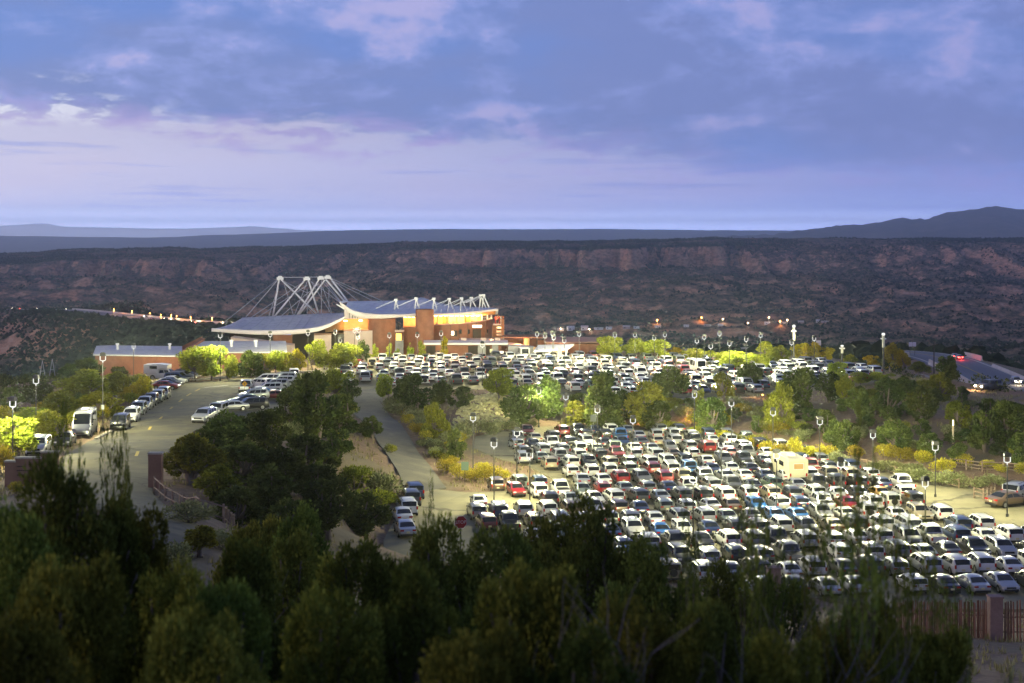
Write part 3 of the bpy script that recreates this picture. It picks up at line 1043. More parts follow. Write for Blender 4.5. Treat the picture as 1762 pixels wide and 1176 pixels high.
def kerb(pp, label, h=0.16, wd=0.35, m=None):
    P = spline([GR(a, b) for a, b in pp], 5)
    P = [Vector((p.x, p.y, ZS(p.x, p.y))) for p in P]
    mb = MB()
    rows = []
    for k, p in enumerate(P):
        d = P[min(k + 1, len(P) - 1)] - P[max(k - 1, 0)]
        q = Vector((-d.y, d.x, 0)).normalized() * wd / 2
        rows.append([(p.x + q.x, p.y + q.y, p.z - .2), (p.x + q.x, p.y + q.y, p.z + h), (p.x - q.x, p.y - q.y, p.z + h), (p.x - q.x, p.y - q.y, p.z - .2)])
    i = mb.grid(rows)
    mb.cap(i, 4)
    mb.cap(i + 4 * (len(P) - 1), 4, True)
    return tag(mb.build('kerb', m or M_KERB), label, None, None, 'structure')


kerb([(322, 657), (380, 652), (430, 649), (490, 644), (545, 640)], 'bright pale kerb at the foot of the trees', 0.3, 0.8)
kerb([(165, 757), (190, 744), (204, 735)], 'pale kerb by the camper van', 0.2, 0.4)
kerb([(470, 712), (490, 700), (530, 676)], 'pale kerb behind the black suv', 0.18, 0.4)
kerb([(1180, 693), (1225, 689), (1300, 684)], 'pale edge of the upper lot', 0.18, 0.4)
kerb([(1540, 645), (1575, 648), (1600, 650)], 'bright edge beside the rail fence', 0.25, 0.6)

# ------------------------------------------------------------------ opera house
OH = thing('opera_house', 'open-air theatre with sweeping white roofs, cable masts and glowing adobe walls', 'theatre', (-30, 300, 0))
OH_INV = Vector((30, -300, 0))


def ob(mb, name, m, smooth=False, parent=None, label=None):
    """part of the opera house, coordinates given in the world"""
    off = Vector(parent['_o']) if parent is not None and '_o' in parent.keys() else OH_INV
    mb.v = [(v[0] + OH_INV.x, v[1] + OH_INV.y, v[2] + OH_INV.z) for v in mb.v]
    o = mb.build(name, m, parent or OH, smooth)
    if label:
        o['label'] = label
    return o


def plan(pts):
    return [(XX(p, d), d) for p, d in pts]


def roof_surface(front, rear, d_f, d_r, n=40, m=10, sag=0.0):
    """rows from front edge to rear edge; front/rear = [(px,py)...]; depth functions of t"""
    F, B = np.array(front, float), np.array(rear, float)
    rows = []
    for k in range(n + 1):
        t = k / n
        fx = np.interp(t, np.linspace(0, 1, len(F)), F[:, 0])
        fy = np.interp(t, np.linspace(0, 1, len(F)), F[:, 1])
        bx = np.interp(t, np.linspace(0, 1, len(B)), B[:, 0])
        by = np.interp(t, np.linspace(0, 1, len(B)), B[:, 1])
        df = d_f(t) if callable(d_f) else d_f
        dr = d_r(t) if callable(d_r) else d_r
        a, b = Vector(PD(fx, fy, df)), Vector(PD(bx, by, dr))
        rows.append([a.lerp(b, j / m) + Vector((0, 0, -sag * 4 * (j / m) * (1 - j / m))) for j in range(m + 1)])
    return rows


def solid_roof(rows, th):
    """closed slab below a grid of points"""
    mb = MB()
    n = len(rows[0])
    full = [list(r) + [p - Vector((0, 0, th)) for p in reversed(r)] for r in rows]
    i = mb.grid(full, True)
    mb.cap(i, 2 * n)
    mb.cap(i + (len(rows) - 1) * 2 * n, 2 * n, True)
    return mb


def fine(pts, n=6):
    return [(p.x, p.y) for p in spline([(a, b, 0) for a, b in pts], n)]


SF = fine([(364, 566), (400, 568), (440, 569.5), (480, 569.2), (510, 568), (542, 564.5), (561, 559.5), (578, 552.5), (592, 545.5)])
SB = fine([(417, 547), (440, 546), (470, 544.2), (500, 542.6), (530, 541), (550, 540.2), (565, 539.6), (580, 539), (592, 538.4)])
ob(solid_roof(roof_surface(SF, SB, 292, 326, 44, 8, 0.5), 0.35), 'stage_roof', M_ROOFG, True)
# thick pale fascia along the front of the stage roof
mb = MB()
rows = []
for k, (a, b) in enumerate(SF):
    th = 0.55 + 0.32 * math.sin(math.pi * min(1, k / len(SF) * 1.1))
    p = Vector(PD(a, b, 291.6))
    rows.append([p + Vector((0, 0, 0.06)), p + Vector((0, .8, 0.06)), p + Vector((0, .8, -th)), p + Vector((0, 0, -th))])
i = mb.grid(rows, True)
mb.cap(i, 4)
mb.cap(i + 4 * (len(rows) - 1), 4, True)
ob(mb, 'stage_roof_fascia', M_FASC, True)
# seams of the standing-seam roof
srows = roof_surface(SF, SB, 292, 326, 30, 6, 0.5)
for k in range(2, 30, 2):
    mb = MB()
    mb.tube([p + Vector((0, 0, 0.03)) for p in srows[k]], 0.06, 4)
    ob(mb, 'roof_seam', M_ROOFG)

AF = fine([(585.5, 520.5), (594, 526.5), (603, 533), (615, 537), (628, 539.6), (655, 541.8), (688, 541.6), (714, 540.4), (746, 540.2), (772, 539.4), (798, 538.2), (826, 535.6), (857.5, 531.8)])
AB = fine([(599, 519), (620, 518.6), (642, 518.2), (660, 518), (677, 517.6), (700, 517), (716, 513.5), (728, 512.5), (741, 517), (765, 523.5), (790, 526.5), (820, 529), (855, 530.4)])


def adf(t):
    return 297 + 5 * t


def adr(t):
    return 330 - 18 * max(0, t - 0.55) / 0.45


AR = roof_surface(AF, AB, adf, adr, 60, 10, 1.0)
ob(solid_roof(AR, 0.3), 'auditorium_roof', M_ROOFW, True)
for k in range(3, 60, 3):
    mb = MB()
    mb.tube([p + Vector((0, 0, 0.03)) for p in AR[k]], 0.055, 4)
    ob(mb, 'roof_seam', M_ROOFW)
mb = MB()
rows = []
for k, (a, b) in enumerate(AF):
    t = k / (len(AF) - 1)
    th = (0.35 + 0.8 * math.exp(-((t - 0.28) / 0.2) ** 2)) * (1 if t < 0.6 else 0.8)
    p = Vector(PD(a, b, adf(t) - 0.4))
    rows.append([p + Vector((0, 0, 0.06)), p + Vector((0, .8, 0.06)), p + Vector((0, .8, -th)), p + Vector((0, 0, -th))])
i = mb.grid(rows, True)
mb.cap(i, 4)
mb.cap(i + 4 * (len(rows) - 1), 4, True)
ob(mb, 'auditorium_roof_fascia', M_FASC, True)
mb = MB()   # pointed gutter beam at the roof's west tip
mb.tube([PD(579, 524, 298), PD(593, 531.5, 298.5)], [0.12, 0.25], 6)
mb.tube([PD(585.5, 520.5, 297), PD(597, 518.6, 318)], 0.2, 6)
ob(mb, 'gutter_beam', M_STEEL)

# white mast frames over the stage
MASTS = [
    ('mast', [[(480.5, 479), (470, 544)], [(484, 481.5), (545, 540)]], (482, 478.5)),
    ('mast', [[(525, 481.5), (473, 544)], [(530.5, 481), (548, 540)]], (528, 479.5)),
    ('mast', [[(549, 481), (512, 542)], [(559, 482), (514.5, 542)]], (552, 478.5)),
    ('mast', [[(561, 481.5), (593, 519)], [(569, 479), (598, 519)]], (564, 477)),
]
for nm, legs, head in MASTS:
    for (a, b) in legs:
        mb = MB()
        mb.tube([PD(*a, 322), PD(*b, 327.5)], [0.19, 0.22], 8)
        ob(mb, 'mast_leg', M_STEEL, True)
    mb = MB()
    c = PD(head[0], head[1] + 1, 322)
    mb.box(c, (1.5, 0.6, 0.55), 0.1)
    mb.box((c[0], c[1], c[2] + .42), (.9, .5, .3), 0.1)
    ob(mb, 'mast_head', M_STEEL)
mb = MB()
mb.tube([PD(484, 477.5, 322), PD(528, 477.5, 322), PD(564, 476, 322)], 0.09, 5)
ob(mb, 'mast_tie', M_CABLE)
CAB = [((478, 481), (388, 553), 296), ((478, 482), (423, 546), 325), ((482, 483), (463, 544), 325), ((487, 482), (505, 543), 325), ((524, 484), (432, 546.5), 325), ((529, 491), (445, 545.5), 325),
       ((529, 484), (507, 542), 325), ((533, 483), (591, 525), 300), ((528.5, 498), (528.5, 540), 325), ((553, 483), (553, 539), 325), ((566, 496), (566, 538), 325), ((555, 494), (571, 538), 325),
       ((549, 488), (484, 544), 325), ((487, 483), (540, 541), 325), ((568, 481), (640, 517), 325), ((576, 485), (616, 518), 322), ((567, 478), (662, 520), 318), ((490, 485), (530, 505), 322), ((570, 484), (600, 522), 300),
       ((556, 487), (598, 534), 299), ((560, 486), (586, 519), 300), ((536, 486), (570, 540), 325)]
for a, b, d in CAB:
    mb = MB()
    mb.tube([PD(*a, 322), PD(*b, d)], 0.065, 4)
    ob(mb, 'cable', M_CABLE)
# small masts and slanting booms over the auditorium roof
SM = [(681, 516.5, 545, 530), (716, 514, 545, 528), (746.5, 514.5, 540, 533), (773, 515, 540, 530), (794, 514, 538, 529), (811, 513.5, 537, 528), (827, 509, 536, 528), (832, 508.5, 536, 528)]
for k, (a, b, fy, by) in enumerate(SM):
    d = 306
    mb = MB()
    mb.tube([PD(a, b, d), PD(a - 2.0, by + 3, d + 1)], 0.16, 6)
    mb.tube([PD(a, b, d), PD(a + 4.5 + k * 0.8, by + 2, d + 1)], 0.14, 6)
    ob(mb, 'roof_strut', M_STEEL, True)
    mb = MB()
    c = PD(a, b, d)
    mb.box(c, (0.75, 0.5, 0.5), 0.0)
    ob(mb, 'strut_head', M_STEEL)
    mb = MB()
    tx, ty = (a - 34, b + 14) if k < 2 else (a - 30, b + 12.5)
    mb.tube([c, PD(tx, ty, d - 2)], 0.09, 5)
    if k > 2:
        mb2 = MB()
        mb2.tube([c, PD(a - 20, b + 13, d - 3)], 0.07, 5)
        ob(mb2, 'cable', M_CABLE)
    ob(mb, 'cable', M_STEEL)
mb = MB()
mb.tube([PD(832, 508.5, 306), PD(842, 530, 305)], 0.15, 6)
ob(mb, 'roof_strut', M_STEEL, True)
# railing posts on top of the roof edge
for k in range(9):
    a = 748 + k * 11
    mb = MB()
    mb.tube([PD(a, 537.5, 303.5), PD(a + .8, 532.5, 303.5)], 0.1, 5)
    ob(mb, 'roof_stanchion', M_STEEL)

# walls
mb = MB()
mb.prism(plan([(592.5, 300.5), (640, 300.5), (640, 304), (592.5, 304)]), [ZZ(549, 300.5)] * 4, [ZZ(530.5, 300.5), ZZ(545, 300.5), ZZ(545, 304), ZZ(530.5, 304)])
ob(mb, 'roof_end_wall', M_FASC)
for a, t in ((601, 531), (606.5, 534), (611, 537.5), (615, 537.5)):
    mb = MB()
    mb.tube([PD(a, 548.5, 299.9), PD(a, t, 299.9)], 0.07, 5)
    ob(mb, 'frame_post', M_POLE)
# ochre sound wall lit from below the stage roof
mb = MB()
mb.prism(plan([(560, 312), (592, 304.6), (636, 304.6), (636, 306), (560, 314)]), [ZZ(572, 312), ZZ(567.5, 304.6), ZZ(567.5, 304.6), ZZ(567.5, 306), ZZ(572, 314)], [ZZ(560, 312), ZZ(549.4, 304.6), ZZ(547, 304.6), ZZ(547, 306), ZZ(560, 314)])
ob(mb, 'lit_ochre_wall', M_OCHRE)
mb = MB()
for a, b in ((594.5, 552.5), (620.5, 551.8)):
    c = PD(a, b, 302.8)
    mb.box(c, (0.75, .3, .22), 0.0)
ob(mb, 'flood_light', mat('flood_lens', (0.9, 0.8, 0.6), 0.4, 0, (1.0, 0.78, 0.42), 9.0))
mb = MB()
for k in range(6):
    mb.box(PD(610 + k * 4.5, 545.9 - (k % 2) * .4, 303), (0.25, .3, .25))
ob(mb, 'rail_lamps', mat('rail_lamp', (0.9, 0.7, 0.4), 0.4, 0, (1.0, 0.5, 0.16), 5.0))
# round brown wall
pl = []
for k in range(13):
    t = k / 12
    pl.append((XX(635 + 46 * t, 300), 300.5 - 3.2 * math.sin(math.pi * (0.12 + 0.76 * t))))
pl += [(XX(681, 312), 308), (XX(635, 312), 308)]
mb = MB()
mb.prism(pl, -2.0, ZZ(548.6, 299))
ob(mb, 'round_wall', M_ADOBE)
# tower
cx, cy = XX(730.7, 296), 296.2
rt = 15.6 / FPX * 296
mb = MB()
zt = ZZ(533.2, 295)
mb.lathe([(rt * 1.03, -1), (rt, zt - 0.25), (rt, zt), (rt - .3, zt), (rt - .3, zt - .6)], 36, (cx, cy))
ob(mb, 'round_tower', M_ADOBE, False)
# west stair bay between the round wall and the tower
mb = MB()
mb.prism(plan([(681.4, 299.6), (694, 299.6), (694, 304), (681.4, 304)]), -1, ZZ(570.5, 299.6))
ob(mb, 'stair_bay', M_ADOBE)
mb = MB()
mb.box(PD(687.5, 569.6, 299.2), (1.9, 1.2, .35))
ob(mb, 'balcony_slab', M_ADOBE2)
mb = MB()
mb.box(PD(686, 580.5, 299.45), (1.15, .2, 1.5))
o = ob(mb, 'window', mat('warm_window', (0.8, 0.55, 0.2), 0.5, 0, (1.0, 0.52, 0.10), 2.2))
mb = MB()
for s in (-1, 1):
    mb.box((PD(686, 580.5, 299.3)[0] + s * .65, 299.3, ZZ(580.5, 299.3)), (.12, .3, 1.7))
mb.box((PD(686, 573.4, 299.3)[0], 299.3, ZZ(573.2, 299.3)), (1.4, .3, .12))
ob(mb, 'window_frame', M_TRIM)
mb = MB()
mb.prism(plan([(694.5, 301.5), (716, 301.5), (716, 304.5), (694.5, 304.5)]), -1, ZZ(562.5, 301.5))
ob(mb, 'recessed_wall', M_ADOBE)
mb = MB()
mb.prism(plan([(680, 298.6), (694, 298.6), (694, 299.3), (680, 299.3)]), -1, ZZ(586, 299))
ob(mb, 'grey_base_wall', M_GREYW)
# curved east wall with terrace parapet
fr = [(745, 299.5), (760, 298.2), (775, 297.6), (790, 297.6), (805, 298.4), (820, 300.0), (835, 302.5), (848.5, 306)]
top = [560, 559.4, 558.6, 557.8, 556.4, 554.6, 552.4, 549.6]
bk = [(p, d + 0.7) for p, d in fr]
mb = MB()
N = len(fr)
pts = plan(fr) + plan(bk)[::-1]
zt_ = [ZZ(t, d) for (p, d), t in zip(fr, top)]
mb.prism(pts, -1.5, zt_ + zt_[::-1])
ob(mb, 'curved_wall', M_ADOBE)
mb = MB()
pc_ = plan([(p, d - .15) for p, d in fr]) + plan([(p, d + .15) for p, d in bk])[::-1]
mb.prism(pc_, [z - .02 for z in zt_] + [z - .02 for z in zt_[::-1]], [z + .14 for z in zt_] + [z + .14 for z in zt_[::-1]])
ob(mb, 'parapet_cap', M_ADOBE2)
for q in range(1, len(fr) - 1):
    mb = MB()
    mb.box((XX(fr[q][0], fr[q][1]), fr[q][1] - .01, zt_[q] / 2 - .3), (.07, .06, zt_[q] + .4))
    ob(mb, 'control_joint', M_TRIM)
for q in (792, 806, 838):
    d_ = float(np.interp(q, [p for p, _ in fr], [v for _, v in fr]))
    mb = MB()
    mb.box((XX(q, d_), d_ - .02, ZZ(571, d_)), (.55, .12, .9))
    ob(mb, 'slot_window', M_GLASS)
mb = MB()
pts = plan(bk) + plan([(p, d + 9) for p, d in bk])[::-1]
mb.prism(pts, [z - 1.45 for z in zt_] + [z - 1.45 for z in zt_[::-1]], [z - 1.2 for z in zt_] + [z - 1.2 for z in zt_[::-1]])
ob(mb, 'terrace_floor', M_ADOBE2)
mb = MB()
bw = [(p, d + 6.5) for p, d in fr[:-1]] + [(832, 309.5)]
bw = bw[:-2] + [(828, 307.5)]
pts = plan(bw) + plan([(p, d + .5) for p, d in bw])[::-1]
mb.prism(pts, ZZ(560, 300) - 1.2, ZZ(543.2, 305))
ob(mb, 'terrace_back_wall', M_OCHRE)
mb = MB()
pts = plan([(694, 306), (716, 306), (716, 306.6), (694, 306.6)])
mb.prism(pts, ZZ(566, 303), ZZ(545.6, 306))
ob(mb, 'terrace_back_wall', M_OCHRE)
# cedar soffit under the auditorium roof
mb = MB()
mb.grid([[r[j] - Vector((0, 0, 0.36)) for j in range(0, 6)] for r in AR[24:60]])
ob(mb, 'cedar_soffit', M_WOOD)
# terrace posts, doors, people-height rail
for a in (753, 769, 786, 801):
    mb = MB()
    d = float(np.interp(a, [p for p, _ in fr], [q for _, q in fr])) + 1.1
    mb.tube([PD(a, 559.5, d), PD(a, 543.5, d)], 0.09, 6)
    ob(mb, 'terrace_post', M_POLE)
for a, w2 in ((766, 1.1), (803, 1.5)):
    d = float(np.interp(a, [p for p, _ in fr], [q for _, q in fr])) + 6.35
    mb = MB()
    mb.box((XX(a, d), d, ZZ(551.8, d)), (w2, .12, 2.1))
    ob(mb, 'terrace_door', mat('orange_door', (0.45, 0.12, 0.02), 0.7))
for a, d in ((829, 304), (838.5, 305), (845.5, 306.8)):
    mb = MB()
    mb.box((XX(a, d), d, (ZZ(552, d) + ZZ(536.5, d)) / 2), (0.3, 0.3, (552 - 536.5) / FPX * d))
    ob(mb, 'terrace_column', M_STEEL)
mb = MB()
mb.tube([PD(829, 546.5, 304.6), PD(847, 545.5, 307)], 0.06, 5)
ob(mb, 'terrace_rail', M_STEEL)
# lighting cove right under the soffit
mb = MB()
for a in range(750, 828, 9):
    d = float(np.interp(a, [p for p, _ in fr], [q for _, q in fr])) + 4.4
    mb.box((XX(a, d), d, ZZ(543.8, d)), (0.8, .3, .12))
for a in (697, 704, 711):
    mb.box((XX(a, 303), 303, ZZ(546.2, 303)), (0.6, .3, .12))
ob(mb, 'soffit_lamps', mat('soffit_lamp', (1, .8, .4), 0.4, 0, (1.0, 0.72, 0.30), 10.0))


def plight(name, loc, e, col, r=0.2, parent=None, typ='POINT', rot=None, size=None, spot=None):
    key = (name, e, typ)
    ld = bpy.data.lights.new(name, typ)
    ld.energy = e
    ld.color = col
    if typ in ('POINT', 'SPOT'):
        ld.shadow_soft_size = r
    if spot:
        ld.spot_size = spot
        ld.spot_blend = 0.6
    o = bpy.data.objects.new(name, ld)
    COL.objects.link(o)
    if parent is not None:
        o.parent = parent
    o.location = loc
    if rot:
        o.rotation_euler = rot
    return o


def oloc(p):
    return Vector(p) + OH_INV


WARM = (1.0, 0.50, 0.15)
for a in (752, 764, 777, 790, 803, 816, 826):
    d = float(np.interp(a, [p for p, _ in fr], [q for _, q in fr])) + 4.0
    plight('terrace_light', oloc((XX(a, d), d, ZZ(548, d))), 1100, WARM, 0.25, OH)
for a, d in ((699, 303.5), (710, 303.5)):
    plight('terrace_light', oloc((XX(a, d), d, ZZ(551, d))), 420, WARM, 0.2, OH)
for a, b in ((594.5, 554), (612, 553), (628, 553)):
    plight('wall_wash', oloc(PD(a, b, 301.8)), 330, (1.0, 0.42, 0.09), 0.2, OH)
plight('wall_wash', oloc(PD(576, 563, 304)), 220, (1.0, 0.5, 0.13), 0.2, OH)
# wall uplights throwing light onto the curved wall
for a, b, e in ((800, 586, 3400), (826, 587, 3400), (846, 585, 2600)):
    plight('wall_uplight', oloc(PD(a, b, 294.5)), e, (1.0, 0.42, 0.12), 0.15, OH)
# recessed door and lit panel on the curved wall
mb = MB()
mb.box(PD(821, 561.8, 299.3), (2.0, .3, .55), 0.1)
ob(mb, 'lit_panel', mat('lit_panel_white', (0.9, .85, .75), 0.5, 0, (1.0, 0.80, 0.62), 1.5))
mb = MB()
mb.box(PD(820.5, 574.5, 299.6), (1.75, 1.2, 1.9), 0.1)
ob(mb, 'recessed_doorway', M_DARK)
mb = MB()
mb.box(PD(783, 574, 296.9), (0.9, .6, 1.2), 0)
ob(mb, 'wall_niche', M_DARK)
mb = MB()
mb.box(PD(779, 573.6, 296.5), (0.5, .4, .8), 0)
ob(mb, 'wall_lamp', mat('wall_lamp_glow', (1, .9, .8), 0.5, 0, (1.0, 0.75, 0.5), 5))
# stair tower on the east end, four lit treads
mb = MB()
mb.box((XX(865, 300), 300.2, (ZZ(549, 300) + 0.0) / 2), (0.55, 2.6, ZZ(549, 300)))
mb.box((XX(865, 300) + .1, 301.7, ZZ(545, 300) / 2), (0.4, .4, ZZ(545, 300)))
ob(mb, 'stair_pier', M_ADOBE)
mb = MB()
mb.box((XX(854, 301), 302.5, ZZ(572, 301) / 2 + 1), (1.9, 0.5, ZZ(560, 301) - 0.5))
ob(mb, 'stair_back_wall', M_ADOBE)
for k, yy in enumerate((558.5, 563.5, 570.5, 576)):
    mb = MB()
    mb.box(PD(858.5, yy, 300.6), (1.0, 1.3, 0.32))
    ob(mb, 'stair_landing', M_ADOBE2)
plight('stair_light', oloc(PD(860, 566, 299.6)), 150, (1.0, 0.68, 0.25), 0.2, OH)
plight('stair_light', oloc(PD(856, 548, 300.2)), 150, (1.0, 0.42, 0.14), 0.2, OH)
# lower terrace deck
mb = MB()
mb.prism(plan([(790, 292), (868, 292), (868, 299), (790, 299)]), ZZ(590, 292), ZZ(586.3, 292))
ob(mb, 'lower_terrace', M_ADOBE2)
for a in (798, 832, 856):
    mb = MB()
    mb.box(PD(a, 584.6, 292.3), (1.1, .25, .7))
    ob(mb, 'terrace_planter', M_ADOBE2)
mb = MB()
mb.prism(plan([(862, 294), (942, 290), (942, 297), (866, 300)]), [ZZ(582.2, 294), ZZ(582.6, 290), ZZ(582.6, 290), ZZ(582, 294)], [ZZ(580, 294), ZZ(581, 290), ZZ(580.4, 290), ZZ(579.6, 294)])
ob(mb, 'side_roof', M_ADOBE)
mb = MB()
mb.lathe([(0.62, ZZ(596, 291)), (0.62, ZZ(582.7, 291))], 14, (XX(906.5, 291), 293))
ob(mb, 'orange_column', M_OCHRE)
plight('side_roof_light', oloc(PD(890, 588, 290)), 420, (1.0, 0.42, 0.12), 0.2, OH)
mb = MB()
mb.prism(plan([(868, 300), (930, 300), (930, 303), (868, 303)]), 0, ZZ(584, 300))
ob(mb, 'side_wall', M_ADOBE)

# stage underside: dark void, brown wall, blue strip, pale side walls
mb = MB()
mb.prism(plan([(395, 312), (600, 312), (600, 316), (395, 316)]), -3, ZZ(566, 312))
ob(mb, 'stage_shade_block', M_DARK)  # near-black block puts in the darkness under the stage roof
mb = MB()
mb.prism(plan([(470, 298), (503, 298), (503, 301), (470, 301)]), -2, ZZ(577, 298))
ob(mb, 'stage_side_wall', M_ADOBE)
mb = MB()
mb.box(PD(486, 574.3, 299), (3.6, .5, .45))
ob(mb, 'blue_light_strip', mat('blue_strip', (0.05, .1, .6), 0.5, 0, (0.03, 0.12, 1.0), 1.0))
mb = MB()
mb.prism(plan([(540.5, 295), (570, 295), (570, 300), (540.5, 300)]), -2, ZZ(577, 295))
ob(mb, 'pale_side_wall', M_ADOBE2)
mb = MB()
mb.prism(plan([(592, 297), (641, 297), (641, 303), (592, 303)]), -2, ZZ(569.5, 297))
ob(mb, 'pale_side_wall', M_ADOBE2)
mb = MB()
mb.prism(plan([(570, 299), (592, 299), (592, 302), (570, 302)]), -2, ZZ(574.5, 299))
ob(mb, 'gap_shade_block', M_DARK)  # shade in the gap between the pale walls, put in as a near-black block

# ------------------------------------------------------------------ entrance building
EB = thing('entrance_building', 'low brown entrance building with a pale roof edge and dark doorways', 'building', (0, 285, 0))
EI = Vector((0, -285, 0))


def eb(mb, name, m, par, inv, smooth=False):
    mb.v = [(v[0] + inv.x, v[1] + inv.y, v[2] + inv.z) for v in mb.v]
    return mb.build(name, m, par, smooth)


mb = MB()
mb.prism(plan([(733, 287), (862, 287), (862, 292), (733, 292)]), 0, ZZ(593.2, 287))
eb(mb, 'wall', M_ADOBE, EB, EI)
mb = MB()
mb.prism(plan([(729, 285.6), (874, 285.6), (874, 293), (729, 293)]), ZZ(593.6, 286), ZZ(590.2, 286))
eb(mb, 'roof', M_FASC, EB, EI)
for a, w_ in ((738, 1.1), (745, 1.0), (814, 2.0), (840, .9)):
    mb = MB()
    mb.box(PD(a, 604, 286.92), (w_, .12, 2.0))
    eb(mb, 'doorway', M_DARK, EB, EI)
for a, w_ in ((829, 1.6), (852, 1.3)):
    mb = MB()
    mb.box(PD(a, 603, 286.9), (w_, .12, 2.2))
    eb(mb, 'grey_panel', M_GREYW, EB, EI)
for a, w_ in ((852.5, .45), (861.5, 1.15)):
    mb = MB()
    mb.box(PD(a, 606.5, 286.7), (w_, .1, .45))
    eb(mb, 'lit_notice', mat('lit_notice_white', (.9, .85, .75), .5, 0, (1, .86, .7), 1.6), EB, EI)
mb = MB()
mb.prism(plan([(874, 283), (918, 280), (918, 283), (874, 287)]), 0, ZZ(597, 281))
eb(mb, 'grey_box_wall', M_GREYW, EB, EI)
mb = MB()
a, b, c, d = PD(846, 587.6, 296), PD(944, 605.6, 276), PD(950, 602.4, 279), PD(858, 585.6, 299)
mb.prism([a[:2], b[:2], c[:2], d[:2]], [a[2] - .5, b[2] - .5, c[2] - .5, d[2] - .5], [a[2], b[2], c[2], d[2]])
eb(mb, 'walkway_roof', M_FASC, EB, EI)
mb = MB()
a, b, c, d = PD(918, 604, 276), PD(976, 600.2, 274), PD(988, 592.4, 277), PD(926, 594, 283)
mb.prism([a[:2], b[:2], c[:2], d[:2]], [a[2] - .3, b[2] - .3, c[2] - .3, d[2] - .3], [a[2], b[2], c[2], d[2]])
eb(mb, 'white_awning', M_STEEL, EB, EI)
mb = MB()
mb.tube([PD(976, 600, 274.3), PD(972.5, 618, 274.3)], [0.16, 0.11], 8)
eb(mb, 'awning_post', M_STEEL, EB, EI)
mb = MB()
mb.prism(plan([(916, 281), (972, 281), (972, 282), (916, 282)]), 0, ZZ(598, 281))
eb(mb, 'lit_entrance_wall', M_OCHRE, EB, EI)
plight('awning_light', Vector(PD(936, 604.8, 278.5)) + EI, 420, (1.0, 0.62, 0.26), 0.2, EB)
plight('awning_light', Vector(PD(962, 604, 278)) + EI, 420, (1.0, 0.75, 0.35), 0.2, EB)
plight('walkway_light', Vector(PD(896, 590, 291)) + EI, 350, (1.0, 0.6, 0.3), 0.2, EB)

# long adobe hall to the east
AH = thing('adobe_hall', 'long flat-roofed adobe hall between the white awning and the lime tree', 'building', (12, 284, 0))
AI = Vector((-12, -284, 0))
mb = MB()
mb.prism(plan([(966, 283), (1040, 288), (1040, 300), (940, 300), (940, 286)]), 0, [ZZ(591.2, 283), ZZ(592.6, 288), ZZ(589, 300), ZZ(587.5, 300), ZZ(590, 286)])
eb(mb, 'wall', M_ADOBE, AH, AI)
mb = MB()
mb.prism(plan([(962, 282.6), (1042, 287.6), (1042, 300), (936, 300), (936, 285.4)]), [ZZ(591, 283) - .02] * 5, [ZZ(589.4, 283), ZZ(590.4, 288), ZZ(587.5, 300), ZZ(585, 300), ZZ(588.4, 286)])
eb(mb, 'roof', noisy('adobe_red_roof', ((0.40, 0.20, 0.16), (0.46, 0.24, 0.2)), .5, .85), AH, AI)
mb = MB()
mb.prism(plan([(925, 292), (965, 294), (965, 300), (925, 300)]), 1, [ZZ(585.6, 292), ZZ(586.4, 294), ZZ(585, 300), ZZ(584.4, 300)])
eb(mb, 'upper_wall', M_ADOBE, AH, AI)
plight('hall_light', Vector(PD(950, 589, 286)) + AI, 160, (1.0, 0.5, 0.25), 0.2, AH)

# service buildings on the west
SA = thing('service_building', 'long low adobe building with a pale flat roof behind the camper', 'building', (-64, 268, 0))
SI = Vector((64, -268, 0))
mb = MB()
mb.prism(plan([(164, 266), (313, 263), (313, 283), (190, 285), (170, 284)]), -5, [ZZ(612.5, 264)] * 5)
eb(mb, 'wall', M_ADOBE, SA, SI)
mb = MB()
mb.prism(plan([(160, 265.4), (313.4, 262.4), (313.4, 284), (188, 286), (166, 285)]), ZZ(613.4, 264), ZZ(611.2, 264))
eb(mb, 'roof', M_ROOFG, SA, SI)
for a in (202, 292):
    mb = MB()
    mb.lathe([(.22, ZZ(611.2, 264)), (.22, ZZ(611.2, 264) + .9), (.34, ZZ(611.2, 264) + .95), (.34, ZZ(611.2, 264) + 1.2)], 8, (XX(a, 276), 276))
    eb(mb, 'roof_vent', M_STEEL, SA, SI)
SBD = thing('service_building', 'taller adobe building with a pale roof behind the lime trees', 'building', (-46, 268, 0))
S2 = Vector((46, -268, 0))
mb = MB()
mb.prism(plan([(314, 262), (384, 260.5), (480, 260.5), (492, 262), (488, 284), (346, 286)]), -3, ZZ(605.8, 262))
eb(mb, 'wall', M_ADOBE, SBD, S2)
mb = MB()
mb.prism(plan([(346, 285.6), (318, 262.6), (384, 260), (482, 260), (494, 262), (492, 286)]), ZZ(606.4, 262), ZZ(604.6, 262))
eb(mb, 'roof', M_ROOFG, SBD, S2)
mb = MB()
mb.prism(plan([(313.5, 261.6), (320, 261.2), (352, 286.5), (347, 287)]), ZZ(606, 262), [ZZ(602.6, 262), ZZ(602.6, 262), ZZ(602.6, 262) + .3, ZZ(602.6, 262) + .3])
eb(mb, 'parapet', M_ADOBE, SBD, S2)
for a in (398, 440):
    mb = MB()
    mb.lathe([(.25, ZZ(604.6, 262)), (.25, ZZ(604.6, 262) + .9), (.4, ZZ(604.6, 262) + .95), (.4, ZZ(604.6, 262) + 1.3)], 8, (XX(a, 272), 272))
    eb(mb, 'roof_vent', M_STEEL, SBD, S2)
RW = thing('ramp_wall', 'sloping pink adobe wedge wall under the stage roof', 'wall', (-50, 289, 0))
mb = MB()
mb.prism([(XX(397, 288) + 50, -1), (XX(502, 288) + 50, -1), (XX(502, 288) + 50, 3), (XX(397, 288) + 50, 3)], -3, [ZZ(580.5, 288), ZZ(594.5, 288), ZZ(594.5, 288), ZZ(580.5, 288)])
mb.build('wall', M_ADOBE2, RW)
